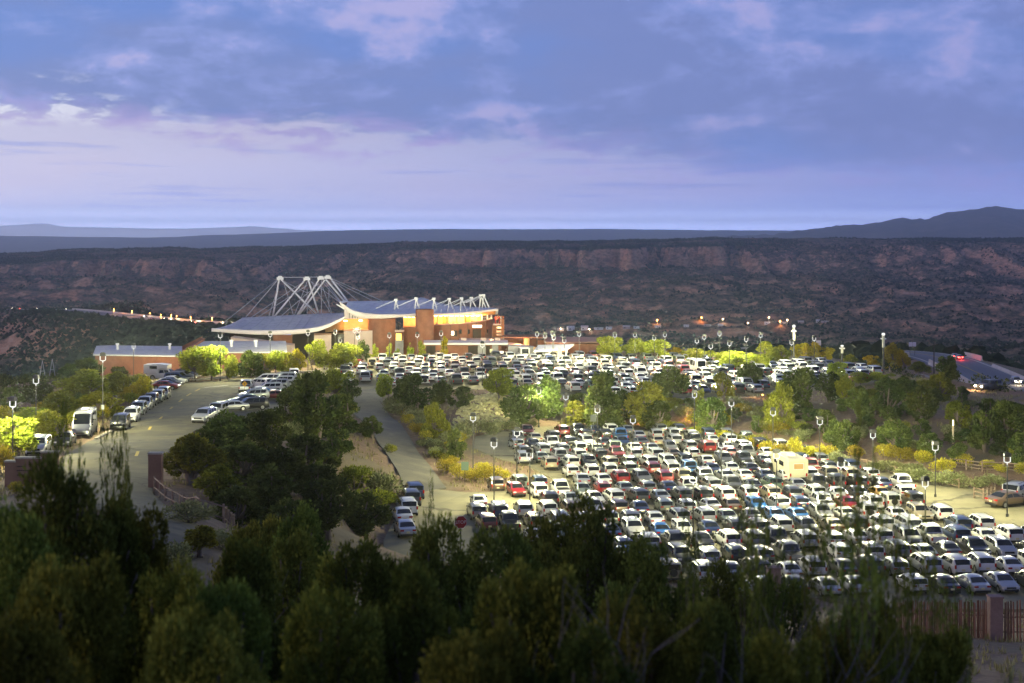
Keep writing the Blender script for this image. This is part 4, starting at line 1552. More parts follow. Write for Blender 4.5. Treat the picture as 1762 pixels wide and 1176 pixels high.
RW2 = thing('garden_wall', 'small slanting adobe wall on the hillside left of the stage roof', 'wall', (XX(332, 296), 296, 0))
mb = MB()
mb.prism([(-2.2, -1), (1.8, -1), (1.8, 1), (-2.2, 1)], -4, [ZZ(596, 296), ZZ(579.5, 296), ZZ(579.5, 296), ZZ(596, 296)])
mb.build('wall', M_ADOBE, RW2)

# ------------------------------------------------------------------ people on the terraces
_pm = {}


def person_mesh(shirt, lean):
    key = (shirt, lean)
    if key in _pm:
        return _pm[key]
    mb = MB()
    cloth = mat('cloth_' + shirt, {'black': (.02, .02, .022), 'red': (.26, .03, .03), 'white': (.6, .58, .55), 'blue': (.05, .08, .2)}[shirt], .9)
    skin = mat('skin', (.42, .25, .18), .6)
    hair = mat('dark_hair', (.03, .02, .015), .7)

    def ring(z, rx, ry, ox=0, oy=0, n=10):
        return [(ox + rx * math.cos(2 * math.pi * j / n), oy + ry * math.sin(2 * math.pi * j / n), z) for j in range(n)]
    L = lean
    # one continuous figure: hem/feet to crown
    rows = [ring(0.0, .13, .12), ring(.08, .12, .09), ring(.45, .125, .10), ring(.80, .16, .12, 0, L * .1), ring(.95, .175, .125, 0, L * .12), ring(1.12, .15, .11, 0, L * .2),
            ring(1.32, .19, .12, 0, L * .35), ring(1.44, .18, .10, 0, L * .42), ring(1.49, .07, .065, 0, L * .45)]
    i = mb.grid(rows, True)
    mb.cap(i, 10, True)
    mb.cur = 1
    rows = [ring(1.48, .06, .06, 0, L * .45), ring(1.54, .055, .06, 0, L * .46), ring(1.58, .075, .09, 0, L * .47), ring(1.66, .08, .1, 0, L * .48)]
    mb.grid(rows, True)
    mb.cur = 2
    rows = [ring(1.66, .082, .102, 0, L * .48), ring(1.73, .075, .09, 0, L * .48), ring(1.77, .04, .05, 0, L * .48)]
    i = mb.grid(rows, True)
    mb.cap(i + 20, 10)
    for s in (-1, 1):
        mb.cur = 0
        mb.tube([(s * .18, L * .4, 1.41), (s * .25, L * .35, 1.15), (s * .22, L * .35 - .14, .98)], [.055, .045, .036], 7)
        mb.cur = 1
        mb.tube([(s * .22, L * .35 - .14, .98), (s * .19, L * .35 - .24, .99)], [.035, .03], 6)
    me = mb.mesh('person', [cloth, skin, hair], True)
    _pm[key] = me
    return me


def person(loc, shirt, lean, rz, label, grp='people on the theatre terraces'):
    o = put('person', person_mesh(shirt, lean), None, loc, (0, 0, rz))
    tag(o, label, 'person', grp)
    return o


d0 = 300.6
person((XX(686, 299.3), 299.25, ZZ(569.6, 299.3) + .18), 'black', 0.0, 0.3, 'person in dark clothes standing on the small balcony beside the tower')
tz = ZZ(559, 299) - 1.2
for a, sh, ln, lb in ((751, 'black', .1, 'person in black at the terrace parapet just east of the tower'), (772, 'red', 0, 'person in red leaning at the middle of the lit terrace'), (780, 'black', 0, 'person in black beside the person in red on the lit terrace'),
                      (812, 'black', .1, 'person in dark clothes near the orange door of the lit terrace'), (842, 'white', 0, 'person in white between the white terrace columns')):
    d = float(np.interp(a, [p for p, _ in fr], [q for _, q in fr])) + 1.5
    person((XX(a, d), d, float(np.interp(a, [p for p, _ in fr], zt_)) - 1.2), sh, ln, random.uniform(-1, 1), lb)
bz = ZZ(558.5, 300.6) + .16
for k, (a, sh) in enumerate(((852.5, 'red'), (856, 'black'), (859.5, 'red'), (862, 'white'))):
    person((XX(a, 300.5) , 300.3 + .25 * (k % 2), bz), sh, .1, .4 * k, ('person in red at the west end of the stair balcony', 'person in black between two people in red on the stair balcony', 'person in red at the middle of the stair balcony', 'person in white by the tall stair pier')[k])
mb = MB()
mb.box(PD(856, 558.5, 300.4), (1.9, 1.4, 0.3))
ob(mb, 'stair_balcony', M_ADOBE2)

# ------------------------------------------------------------------ lamp posts
def ubracket():
    mb = MB()
    pts = []
    for k in range(9):
        a = math.pi + math.pi * k / 8
        pts.append((0.33 * math.cos(a), 0, 0.16 + 0.13 * math.sin(a)))
    pts = [(-0.33, 0, .62)] + pts + [(0.33, 0, .62)]
    mb.tube(pts, 0.052, 8)
    mb.tube([(0, 0, -.2), (0, 0, .03)], [0.05, .06], 8)
    return mb.mesh('lamp_bracket', M_LAMPW, True)


def lcap():
    mb = MB()
    mb.prism([(-.37, -.3), (.37, -.3), (.37, .3), (-.37, .3)], .63, .66)
    mb.prism([(-.32, -.26), (.32, -.26), (.32, .26), (-.32, .26)], .66, .98)
    mb.prism([(-.2, -.16), (.2, -.16), (.2, .16), (-.2, .16)], .98, 1.05)
    return mb.mesh('lamp_cap', M_POLE)


ME_BR, ME_CAP = ubracket(), lcap()
mb = MB()
mb.lathe([(.12, 0), (.12, .25), (.055, .3), (.05, 1.0)], 8)
ME_POLE = {}
LPOINT = bpy.data.lights.new('lamp_glow', 'POINT')
LPOINT.energy = 4200
LPOINT.color = (1.0, 0.955, 0.55)
LPOINT.shadow_soft_size = 0.22
LAMPH = 5.6


LPOINT2 = LPOINT.copy()
LPOINT2.energy = 9500


def lamp(px, py, label, group, h=LAMPH, base=None, light=True, rz=None):
    """px,py: where the luminaire shows; the pole stands on the ground below"""
    if base is not None:
        g = GR(px, base, 0, z_smooth)
        x, y = g[0], g[1]
        h = max(4.2, ZZ(py, y) - ZS(x, y) - .2)
    else:
        g = GR(px, py, h + .2, z_smooth, 60)
        x, y = g[0], g[1]
    z = ZS(x, y)
    t = thing('lamp_post', label, 'lamp post', (x, y, z), rz if rz is not None else random.uniform(-.35, .35), group)
    hk = round(h, 1)
    if hk not in ME_POLE:
        m_ = MB()
        m_.lathe([(.13, -.3), (.13, .3), (.062, .34), (.05, hk - .2)], 8)
        ME_POLE[hk] = m_.mesh('pole', M_POLE)
    put('pole', ME_POLE[hk], t)
    put('bracket', ME_BR, t, (0, 0, hk), None, (.88, .88, .88))
    put('lamp_cap', ME_CAP, t, (0, 0, hk), None, (.92, .92, .92))
    if light:
        o = bpy.data.objects.new('lamp_glow', LPOINT2 if 'entrance' in group else LPOINT)
        COL.objects.link(o)
        o.parent = t
        o.location = (0, 0, hk + .36)
    return (x, y, z, hk)


LAMPS = []
GL = 'lamp posts in the lower lot'
for px, py, base, lb in [
    (814, 722, 812, 'lamp post rising from the yellow shrub island beside the ramp'), (850, 766, 866, 'lamp post in front of the yellow shrub island'), (889.5, 748, 834, 'lamp post among the silver cars at the lot west edge'),
    (911.6, 786, 872, 'lamp post standing by the green grey car west of the red car'), (973.7, 691, 742, 'lamp post before dark trees at the lot far edge, by a maroon suv'), (927, 676, 736, 'tall lamp post rising before the dark tree beside the stone slope'),
    (1028, 708, 788, 'lamp post with a small grey sign plate, in the far part of lower lot'), (1089, 726, 792, 'lamp post just east of the one carrying a grey sign plate'), (1195, 682, 757, 'lamp post at the lower lot far edge beside the bank trees'),
    (1258.5, 696, 772, 'lamp post at the lower lot far edge below a bare soil patch'), (1330, 712, 786, 'lamp post by yellow shrubs at far edge of lower lot, near poplar'), (1410.6, 729, 804, 'lamp post west of the golden shrubs at lot far edge'),
    (1502, 751, 830, 'lamp post between the golden shrubs, its foot hidden in them'), (1609.4, 772, 856, 'lamp post on open gravel by the rail fence'), (1733, 792, 890, 'lamp post beside the bronze sedan at the lot east end'),
    (1592, 835, 925, 'lamp post in the middle of the eastern rows of cars'), (1241, 767, 846, 'lamp post in the centre of the lower lot among red cars'), (1336.5, 786, 884, 'lamp post standing beside the pale motorhome'),
    (1192.7, 826, 940, 'nearest lamp post of the lower lot, among the front rows'), (1447, 802, 905, 'lamp post half hidden behind thin blurred branches'),
]:
    LAMPS.append(lamp(px, py, lb, GL, base=base))
GL2 = 'lamp posts along the entrance road'
for px, py, base, lb in [
    (22, 697, 800, 'lamp post beside the stepped entrance wall'), (62, 657, 757, 'lamp post behind the silver suv by the lime shrubs'), (177, 618, 741, 'lamp post with a small plate, between camper van and black suv'),
    (158, 592, None, 'lamp post on the dark slope beyond the road shrubs'), (230, 598, None, 'lamp post in front of the long adobe building'), (379, 580, 656, 'lamp post among the lime trees at the road bend'), (465, 578, 646, 'lamp post beside the dark green trees below the stage roof'),
]:
    LAMPS.append(lamp(px, py, lb, GL2, base=base))
GL3 = 'lamp posts in the upper lot'
for px, py, base, lb in [
    (530, 575, 640, 'lamp post in the bright yellow tree below the stage roof'), (577, 574, None, 'lamp post before the pale side wall of the theatre'), (585.5, 588, 636, 'short lamp post beside the green lit tree'), (610, 571, None, 'western one of two close lamp posts before the pale theatre wall'),
    (617.5, 570.5, None, 'eastern one of two close lamp posts before the pale theatre wall'), (616, 582, 641, 'lamp post at the upper lot west edge by the green lit tree'), (670, 579.5, None, 'lamp post before the round brown wall'), (718, 578.5, None, 'lamp post before the round tower'),
    (759, 576, None, 'lamp post above the bright yellow tree by the curved wall'), (830, 595.6, 664, 'tall near lamp post in the upper lot by the bright bush'), (924, 577, None, 'westernmost of the cluster of lamp posts before the adobe hall'), (937.6, 580, 630, 'second lamp post of the cluster before the adobe hall'),
    (950.7, 576, None, 'highest lamp post of the cluster before the adobe hall'), (952.7, 583, None, 'lamp post just below the highest of the cluster before the white awning'), (971, 588.5, 643, 'lamp post in front of the white awning'), (996.7, 577, None, 'lamp post by the adobe hall east wall'),
    (1058, 578.7, None, 'lamp post in the big lime tree beside the hall'), (1092.5, 578, None, 'lamp post behind the second lime tree'), (1125.7, 583, 642, 'lamp post before the lime trees, near the orange tree'), (1144, 578, None, 'lamp post behind the orange tree'),
    (1199, 589, 645, 'near lamp post by the white van in the upper lot'), (1211.6, 582, None, 'lamp post behind the dense green tree of the upper lot'), (1223, 598, 660, 'lowest lamp post of the upper lot middle, beside the white suv pair'), (1238, 576, None, 'lamp post on the far side of the upper lot, standing highest there'),
    (1255, 593, 643, 'lamp post before the bright round tree'), (1284, 586, None, 'lamp post behind the bright round tree'), (1308.7, 579, None, 'lamp post at the olive tree by the upper lot far edge'), (1362, 592, 640, 'lamp post just west of the golden tree'), (1401, 584.6, None, 'lamp post touching the lilac board behind the golden tree'),
]:
    LAMPS.append(lamp(px, py, lb, GL3, base=base))


# two tall floodlight totems and the poles on the east
def totem(px, top, base, label, d):
    x = XX(px, d)
    z = ZS(x, d)
    t = thing('light_tower', label, 'light tower', (x, d, z))
    h = ZZ(top, d) - z
    mb = MB()
    mb.tube([(0, 0, -.5), (0, 0, h * .62)], [.2, .16], 8)
    mb.build('pole', M_POLE, t)
    mb = MB()
    mb.box((0, 0, h * .78), (.38, .36, h * .3))
    mb.build('lamp_housing', noisy('pale_metal_housing', ((.55, .56, .45), (.66, .67, .55)), 2, .5), t)
    mb = MB()
    mb.box((0, 0, h * .70 + h * .15), (.95, .3, .22))
    mb.build('cross_arm', M_STEEL, t)
    for s in (0,):
        mb = MB()
        mb.lathe([(.1, h * .93), (.3, h * .94), (.3, h * .985), (.1, h)], 10)
        mb.build('lamp_head', M_LAMPW, t)
    return t


totem(1366, 559, 640, 'tall pale floodlight tower above the golden tree', 262)
totem(1520, 573, 640, 'floodlight tower with two white heads beside the yellow weeping tree', 252)
totem(1449, 594, 640, 'short floodlight pole with a white crossbar near the highway', 262)
t = thing('glowing_pole', 'slender pale glowing post on the dark hillside', 'post', (*GR(1640, 762)[:2], GR(1640, 762)[2]))
mb = MB()
mb.lathe([(.11, -.2), (.11, 1.0), (.09, 2.0)], 8)
mb.build('post_shaft', noisy('pale_post', ((.62, .5, .3), (.66, .55, .35)), 3, .6), t)
mb = MB()
mb.lathe([(.09, 2.0), (.09, 2.6), (.05, 2.68)], 8)
mb.build('lamp_tip', mat('post_tip', (1, .9, .6), .4, 0, (1, .85, .5), 2.5), t)
x, y, z = GR(1607, 655)
t = thing('utility_pole', 'tall dark pole in front of the highway bend', 'pole', (x, y, z))
mb = MB()
mb.tube([(0, 0, -.5), (0, 0, ZZ(591, y) - z)], [.2, .15], 8)
mb.build('pole_shaft', M_TRIM, t)

# ------------------------------------------------------------------ signs, boards, walls, fences


def sign_plate(name, px, base, top, w_, h_, m, label, d=None, cat='sign', pole=True, zrot=0):
    if d is None:
        x, y, z = GR(px, base, 0, z_smooth)
    else:
        x, y, z = XX(px, d), d, ZS(XX(px, d), d)
    H = ZZ(top, y) - z
    t = thing(name, label, cat, (x, y, z), zrot)
    if pole:
        mb = MB()
        mb.tube([(0, .04, -.2), (0, .04, H)], .035, 6)
        mb.build('sign_post', M_POLE, t)
    mb = MB()
    mb.box((0, 0, H - h_ / 2), (w_, .03, h_))
    mb.build('sign_plate', m, t)
    return t, H


M_SIGNP = mat('pale_sign_face', (0.62, 0.6, 0.42), .5)
M_SIGNG = mat('grey_sign_face', (0.42, 0.45, 0.43), .5)
for px, base, top, lb in ((845, 618, 601, 'small pale sign on a post before the entrance doorways'), (898, 618, 604.5, 'small yellow sign on a post before the grey entrance panel'), (917.5, 619, 606, 'small pale sign at the corner of the grey box wall'), (1001, 618, 606, 'small pale sign before the adobe hall wall')):
    sign_plate('parking_sign', px, base, top, .5, .75, M_SIGNP, lb)
sign_plate('parking_sign', 963, 646, 597.5, .75, 1.7, mat('lit_sign_face', (.8, .8, .62), .5, 0, (1, .96, .75), .6), 'tall lit white sign under the awning')
t, H = sign_plate('lot_sign', 1021, 790, 714, .7, .8, mat('dull_sign_back', (.10, .115, .105), .6), 'small grey sign plate mounted beside the lamp post')
t, H = sign_plate('lot_sign', 800, 835, 795, .8, .9, mat('green_sign_face', (.16, .24, .17), .6), 'square green sign board among the yellow shrubs of the island')
t, H = sign_plate('road_sign', 177, 742, 697, .3, .5, M_SIGNG, 'small narrow plate on the lamp post beside the camper van')
# yellow diamond warning sign
x, y, z = GR(421, 690, 0, z_smooth)
t = thing('warning_sign', 'yellow diamond warning sign in front of the silver pickup', 'sign', (x, y, z))
H = ZZ(661, y) - z
mb = MB()
mb.tube([(0, .05, -.2), (0, .05, H)], .035, 6)
mb.build('sign_post', M_POLE, t)
mb = MB()
s_ = .40
mb.prism([(0, 0), (s_, 0), (s_, .02), (0, .02)], 0, .01)
mb = MB()
i = len(mb.v)
for yy in (0, .025):
    mb.v += [(0, yy, H - s_), (s_, yy, H), (0, yy, H + s_), (-s_, yy, H)]
mb.f += [(0, 1, 2, 3), (7, 6, 5, 4), (0, 4, 5, 1), (1, 5, 6, 2), (2, 6, 7, 3), (3, 7, 4, 0)]
mb.mi += [0] * 6
mb.build('sign_plate', mat('warning_yellow', (.75, .40, .01), .5), t)
mb = MB()
mb.tube([(0, -.012, H - .2), (0, -.012, H + .12)], .03, 4)
mb.tube([(-.12, -.012, H + .02), (0, -.012, H + .16), (.12, -.012, H + .02)], .026, 4)
mb.build('sign_symbol', M_TRIM, t)
# stop sign among the branches
x, y = XX(793, 88), 88.0
z = ZG(x, y)
t = thing('stop_sign', 'red octagonal stop sign half hidden by juniper branches', 'sign', (x, y, z), 0.25)
H = ZZ(899, y) - z
mb = MB()
mb.tube([(0, .04, -.3), (0, .04, H + .3)], .035, 6)
mb.build('sign_post', M_POLE, t)


def octa(mb, r, y0, y1, H):
    i = len(mb.v)
    for yy in (y0, y1):
        mb.v += [(r * math.cos(math.pi / 8 + k * math.pi / 4), yy, H + r * math.sin(math.pi / 8 + k * math.pi / 4)) for k in range(8)]
    mb.f.append(tuple(range(i, i + 8)))
    mb.f.append(tuple(range(i + 15, i + 7, -1)))
    mb.mi += [0, 0]
    for k in range(8):
        mb.f.append((i + k, i + 8 + k, i + 8 + (k + 1) % 8, i + (k + 1) % 8))
        mb.mi.append(0)


mb = MB()
octa(mb, .42, -.002, .02, H)
mb.build('sign_border', mat('sign_border_white', (.6, .5, .5), .5), t)
mb = MB()
octa(mb, .385, -.008, .0, H)
mb.build('sign_face', mat('stop_red', (.33, .012, .02), .5), t)
fc = bpy.data.curves.new('stop_word', 'FONT')
fc.body = 'STOP'
fc.align_x = 'CENTER'
fc.align_y = 'CENTER'
fc.size = .28
fc.extrude = .002
fc.materials.append(MATS['sign_border_white'])
_f = bpy.data.objects.new('stop_word_curve', fc)
COL.objects.link(_f)
bpy.context.view_layer.update()
_me = bpy.data.meshes.new_from_object(_f.evaluated_get(bpy.context.evaluated_depsgraph_get()))
bpy.data.objects.remove(_f)
put('stop_word', _me, t, (0, -.013, H), (math.pi / 2, 0, 0))

# boards and distant signboards
for px, d, y0, y1, w_, lb, mm in ((1408.5, 300, 586, 595, 1.0, 'lilac-grey square board beside the golden tree', mat('lilac_board', (.45, .40, .50), .6)), (1570, 455, 589, 596.5, 2.3, 'pale double highway signboard on two posts beyond the highway', mat('sign_grey_blue', (.5, .52, .6), .5))):
    x = XX(px, d)
    z = ZS(x, d)
    t = thing('signboard', lb, 'signboard', (x, d, z))
    zb, ztp = ZZ(y1, d) - z, ZZ(y0, d) - z
    for s in ((-.33, .33) if w_ > 1.5 else (0,)):
        mb = MB()
        mb.tube([(s * w_, .1, -1), (s * w_, .1, zb + .1)], .07, 6)
        mb.build('sign_post', M_POLE, t)
    for s in ((-.26, .26) if w_ > 1.5 else (0,)):
        mb = MB()
        mb.box((s * w_, 0, (zb + ztp) / 2), (w_ * (.48 if w_ > 1.5 else 1), .08, ztp - zb))
        mb.build('sign_panel', mm, t)

# stepped entrance wall (left) and gate wall (right)
dW = 108.0
EW = thing('entrance_wall', 'stepped red adobe entrance wall with dark lettering at the road side', 'wall', (XX(55, dW), dW, ZS(XX(55, dW), dW)))
zb = EW.location.z


def wx(px, d=dW):
    return XX(px, d) - EW.location.x


for a, b, tp in ((10, 28.6, 794.5), (28.4, 72.4, 788.5), (72.2, 100, 778.5)):
    mb = MB()
    mb.box(((wx(a) + wx(b)) / 2, 0, (ZZ(tp, dW) - zb - 1) / 2), (wx(b) - wx(a), .5, ZZ(tp, dW) - zb + 1))
    mb.build('wall_section', noisy('gate_adobe', ((0.21, 0.12, 0.09), (0.26, 0.155, 0.115)), .7, .92, 6, .35, .65, .25, 6.0), EW)
    mb = MB()
    mb.box(((wx(a) + wx(b)) / 2, 0, ZZ(tp, dW) - zb + .04), (wx(b) - wx(a) + .08, .6, .12))
    mb.build('wall_cap', M_KERB, EW)
mb = MB()
for yy, x0, x1 in ((802, 31, 46), (809, 31, 58), (816.5, 31, 50)):
    a = x0
    while a < x1:
        wl = random.uniform(.8, 2.2)
        mb.box((wx(a + wl / 2), -.262, ZZ(yy, dW) - zb + random.uniform(-.012, .012)), (wl * dW / FPX * .8, .02, random.uniform(.07, .12)))
        a += wl + .5
mb.build('lettering', mat('dark_bronze_letters', (.03, .02, .018), .6), EW)
x, y = XX(268, 108), 108.0
zz_ = ZS(x, y)
M_GATE = noisy('gate_adobe', ((0.21, 0.12, 0.09), (0.26, 0.155, 0.115)), .7, .92, 6, .35, .65, .25, 6.0)
GW = thing('gate_wall', 'red adobe gate wall pier beside the dark bank trees', 'wall', (x, y, zz_))
mb = MB()
mb.box((0, 0, (ZZ(781, y) - zz_ - 1) / 2), (1.0, .6, ZZ(781, y) - zz_ + 1))
mb.build('pier', M_GATE, GW)
mb = MB()
mb.box((0, 0, ZZ(781, y) - zz_ + .05), (1.1, .7, .13))
mb.build('pier_cap', M_KERB, GW)
# grey steel goal-like A-frames on the slope at far left
for px, b, t_, lb in ((73, 640, 621, 'thin steel A-frame on the dark slope, western one'), (90, 641, 618, 'thin steel A-frame on the dark slope, eastern one')):
    d = 290
    x = XX(px, d)
    z = ZZ(b, d)
    t = thing('a_frame', lb, 'frame', (x, d, min(z, ZS(x, d))), 0.3, 'steel frames on the slope')
    H = ZZ(t_, d) - t.location.z
    mb = MB()
    mb.tube([(-.7, 0, 0), (0, 0, H)], .06, 5)
    mb.tube([(.7, 0, 0), (0, 0, H)], .06, 5)
    mb.tube([(-.35, 0, H * .5), (.35, 0, H * .5)], .05, 5)
    mb.build('frame_legs', M_CABLE, t)


def rail_fence(pp, label, rails=3, h=1.15, step=2.4, world=None):
    P = world or [GR(a, b, 0, z_ground) for a, b in pp]
    P = [Vector((p[0], p[1], 0)) for p in P]
    # walk the line
    out = [P[0]]
    rest = 0
    for a, b in zip(P[:-1], P[1:]):
        n = max(1, round((b - a).length / step))
        out += [a.lerp(b, k / n) for k in range(1, n + 1)]
    for p in out:
        p.z = ZG(p.x, p.y)
    t = thing('rail_fence', label, 'fence', out[0])
    o0 = out[0]
    for p in out:
        mb = MB()
        q = p - o0
        mb.tube([q + Vector((0, 0, -.3)), q + Vector((0, 0, h + random.uniform(-.03, .06)))], [.085, .075], 7)
        mb.build('fence_post', M_POST, t)
    for a, b in zip(out[:-1], out[1:]):
        for r_ in range(rails):
            zr = h * (.28 + .62 * r_ / max(1, rails - 1))
            mb = MB()
            mb.tube([a - o0 + Vector((0, -.05, zr + random.uniform(-.03, .03))), b - o0 + Vector((0, -.05, zr + random.uniform(-.03, .03)))], .05, 6)
            mb.build('fence_rail', M_POST, t)
    return t


rail_fence([(1635, 806), (1690, 812), (1762, 816), (1850, 820)], 'wooden rail fence behind golden shrubs at the east edge of the lower lot', 3)
rail_fence([(1470, 800), (1540, 818), (1600, 832), (1650, 841)], 'wooden rail fence along grey shrubs on the lot edge slope', 2, 1.0)
rail_fence([(1676, 858), (1692, 862), (1712, 856)], 'short wooden corner fence on the gravel near the bronze sedan', 3, 1.2, 1.0)
rail_fence([(1530, 641), (1556, 644), (1580, 647), (1620, 652), (1660, 657)], 'rail fence at the top of the hill by the yellow weeping tree', 2, 1.1)
rail_fence([(266, 846), (285, 862), (310, 876), (345, 888), (385, 900), (410, 905)], 'pale rail fence curving down the bank beside the drive', 2, 1.1, 2.2)
rail_fence([(1375, 776), (1420, 790), (1450, 796)], 'rail fence on the reddish slope above the golden shrubs', 2, 1.0)

# coyote fence with adobe piers at the hill foot
dF = 81.0


def pier(px, base, top, label):
    x = XX(px, dF)
    z = ZG(x, dF)
    t = thing('adobe_pier', label, 'pier', (x, dF, z))
    H = ZZ(top, dF) - z
    mb = MB()
    mb.box((0, 0, H / 2 - .3), (.72, .6, H + .6))
    mb.build('pier_body', noisy('pier_adobe', ((0.27, 0.18, 0.16), (0.33, 0.225, 0.20)), .9, .92, 6, .35, .65, .25, 6.0), t)
    mb = MB()
    mb.prism([(-.40, -.34), (.40, -.34), (.40, .34), (-.40, .34)], H - .04, H + .06)
    mb.build('pier_top', MATS['pier_adobe'], t)
    return x


xa = pier(1331, 1054, 977, 'tall pink adobe pier seen through juniper branches')
xb = pier(1712, 1092, 1027, 'pink adobe pier beside the slatted coyote fence')


def coyote(x0, x1, label, gap):
    t = thing('coyote_fence', label, 'fence', ((x0 + x1) / 2, dF, ZG((x0 + x1) / 2, dF)))
    ox, oz = t.location.x, t.location.z
    x = x0
    while x < x1:
        z = ZG(x, dF)
        h = ZZ(1035, dF) - z + random.uniform(-.09, .09)
        r_ = random.uniform(.042, .06)
        mb = MB()
        tl = random.uniform(-.03, .03)
        mb.tube([(x - ox, 0, z - oz - .2), (x - ox + tl * .5, random.uniform(-.02, .02), z - oz + h * .5), (x - ox + tl, 0, z - oz + h)], [r_, r_ * .95, r_ * .7], 6)
        mb.build('slat', M_COYOTE, t)
        x += r_ * 2 + random.uniform(.0, gap)
    for zz in (.45, 1.3):
        mb = MB()
        mb.tube([(x0 - ox, .09, ZG(x0, dF) - oz + zz), (x1 - ox, .09, ZG(x1, dF) - oz + zz)], .04, 6)
        mb.build('fence_rail', M_POST, t)


coyote(XX(1545, dF), xb - .42, 'reddish coyote fence of upright cedar slats below the parked cars', .015)
coyote(xb + .42, XX(1800, dF), 'gappy coyote fence of cedar slats east of the pink pier', .10)

# ------------------------------------------------------------------ village in the valley, tank, traffic
def house(px, base, wpx, hpx, d, wallc, label, flat=False):
    x, d, z = GR(px, base, 0, None, 500, 3000)
    w_, h_ = wpx / FPX * d, hpx / FPX * d
    t = thing('house', label, 'house', (x, d, z), random.uniform(-.3, .3), 'houses of the village in the valley')
    mb = MB()
    mb.box((0, 0, h_ * .35 - .3), (w_, w_ * .6, h_ * .7 + .6))
    mb.build('wall', wallc, t)
    mb = MB()
    hx, hy = w_ * .54, w_ * .34
    if flat:
        mb.box((0, 0, h_ * .74), (w_ * 1.04, w_ * .66, h_ * .12))
    else:
        mb.v += [(-hx, -hy, h_ * .68), (hx, -hy, h_ * .68), (hx, hy, h_ * .68), (-hx, hy, h_ * .68), (-hx, 0, h_ * 1.05), (hx, 0, h_ * 1.05)]
        mb.f += [(0, 1, 5, 4), (2, 3, 4, 5), (0, 4, 3), (1, 2, 5), (0, 3, 2, 1)]
        mb.mi += [0] * 5
    mb.build('roof', random.choice([M_ROOFG, M_ROOFW, M_FASC]), t)
    mb = MB()
    mb.box((-w_ * .2, -w_ * .3 - .03, h_ * .3), (w_ * .16, .08, h_ * .3))
    mb.build('window', M_DARK, t)


vd = 900
for k, (px, w_, h_, d, lb) in enumerate([(965, 11, 5, 860, 'small white house right of the orange stair tower, first of the village'), (982, 12, 7, 880, 'lilac-walled house in the valley with a pointed roof'), (1006, 12, 7, 880, 'white house with a porch light below the mesa'), (1030, 14, 4, 890, 'long low trailer house in the valley'), (1048, 10, 4, 900, 'small pale house behind the lime tree'), (1078, 12, 5, 900, 'white house just left of the orange street glow'), (1095, 10, 4, 900, 'tiny pale house beside the orange street lamp'),
                                      (1132, 10, 4, 880, 'dim house under the orange street lamp'), (1181, 9, 3.5, 880, 'small white roofed house east of the lamp'), (1217, 11, 3, 880, 'pale flat house between two valley lamps'), (1240, 9, 3, 890, 'small dim house near the third valley lamp'), (1320, 9, 4, 900, 'little house with lilac wall near the fire glow'), (1347, 9, 4, 900, 'red-tinted house beside the fire glow'), (1378, 10, 4, 930, 'pinkish house right of the light tower'), (1408, 8, 5, 940, 'beige house at the valley road end'), (1420, 12, 3, 940, 'long pale trailer at the valley road end')]):
    house(px, (569 - (px - 965) * .031), w_, h_, None, random.choice([M_ADOBE2, M_FASC, M_ROOFW]), lb, k % 3 == 0)
x, d = XX(1643, 1250), 1250
z = float(z_raw(np.array([x]), np.array([d]))[0])
t = thing('water_tank', 'pale round water tank on the brushy slope at the east', 'water tank', (x, d, z))
mb = MB()
mb.lathe([(3.6, -2), (3.6, 5.2), (.3, 6.2)], 20)
mb.build('tank_shell', noisy('tank_green', ((.34, .38, .34), (.4, .44, .4)), .4, .7), t)


def street_light(px, py, d, col, e, label, r=.45, grp='street lights in the valley'):
    if d is None:
        x, d, g = GR(px, py + 7, 0, None, 500, 3000)
        e *= (d / 900) ** 2 * .16
        r *= d / 900
    else:
        x = XX(px, d)
        g = float(z_raw(np.array([x]), np.array([d]))[0])
    z = max(ZZ(py, d), g + 4)
    t = thing('street_light', label, 'street light', (x, d, g), 0, grp)
    mb = MB()
    mb.tube([(0, 0, -1), (0, 0, z - g)], .12 * max(1, d / 900), 5)
    mb.build('pole', M_CABLE, t)
    mb = MB()
    mb.lathe([(r * .3, z - g - r * .6), (r, z - g - r * .2), (r, z - g + r * .2), (r * .3, z - g + r * .6)], 8)
    mb.build('lamp_head', mat('street_lamp_%d' % int(col[2] * 100), (1, .7, .3), .5, 0, col, 30), t)
    if e:
        plight('street_glow', (0, -1.5, z - g - 1.2), e, col, .5, t)


OR_, WH_ = (1.0, .38, .08), (1.0, .62, .34)
for px, py, c, e, lb in ((1131, 551, OR_, 9000, 'bright orange street light above the valley houses'), (1207, 546.5, OR_, 5000, 'orange street light beside a reddish tree in the valley'), (1244, 549, WH_, 3000, 'pale street light east of the reddish valley tree'), (1323, 546.5, WH_, 1500, 'small pale street light above the dim houses'), (1354.5, 551, WH_, 1500, 'small yellow street light above the fire glow'), (1342, 553, OR_, 7000, 'strong orange street light lighting a bare slope'), (1287, 556, WH_, 0, 'tiny white yard light in the valley'), (1014, 567, WH_, 600, 'white porch light on a valley house'), (965, 566, WH_, 300, 'tiny white light at the first village house')):
    street_light(px, py, None, c, e, lb)
for k, (px, py) in enumerate(((196, 531), (227, 534), (258, 538), (277, 541), (295, 541), (304, 543), (328, 545), (365, 546))):
    d = float(np.interp(px, [118, 180, 240, 310, 375], [1380, 1230, 1110, 1010, 930]))
    street_light(px, py + 1, d + 6, OR_, 5200 if k in (0, 1, 3, 4, 6, 7) else 1500, 'orange highway lamp, number %s from the brown mound' % ('one', 'two', 'three', 'four', 'five', 'six', 'seven', 'eight')[k], .32, 'street lights along the far highway')

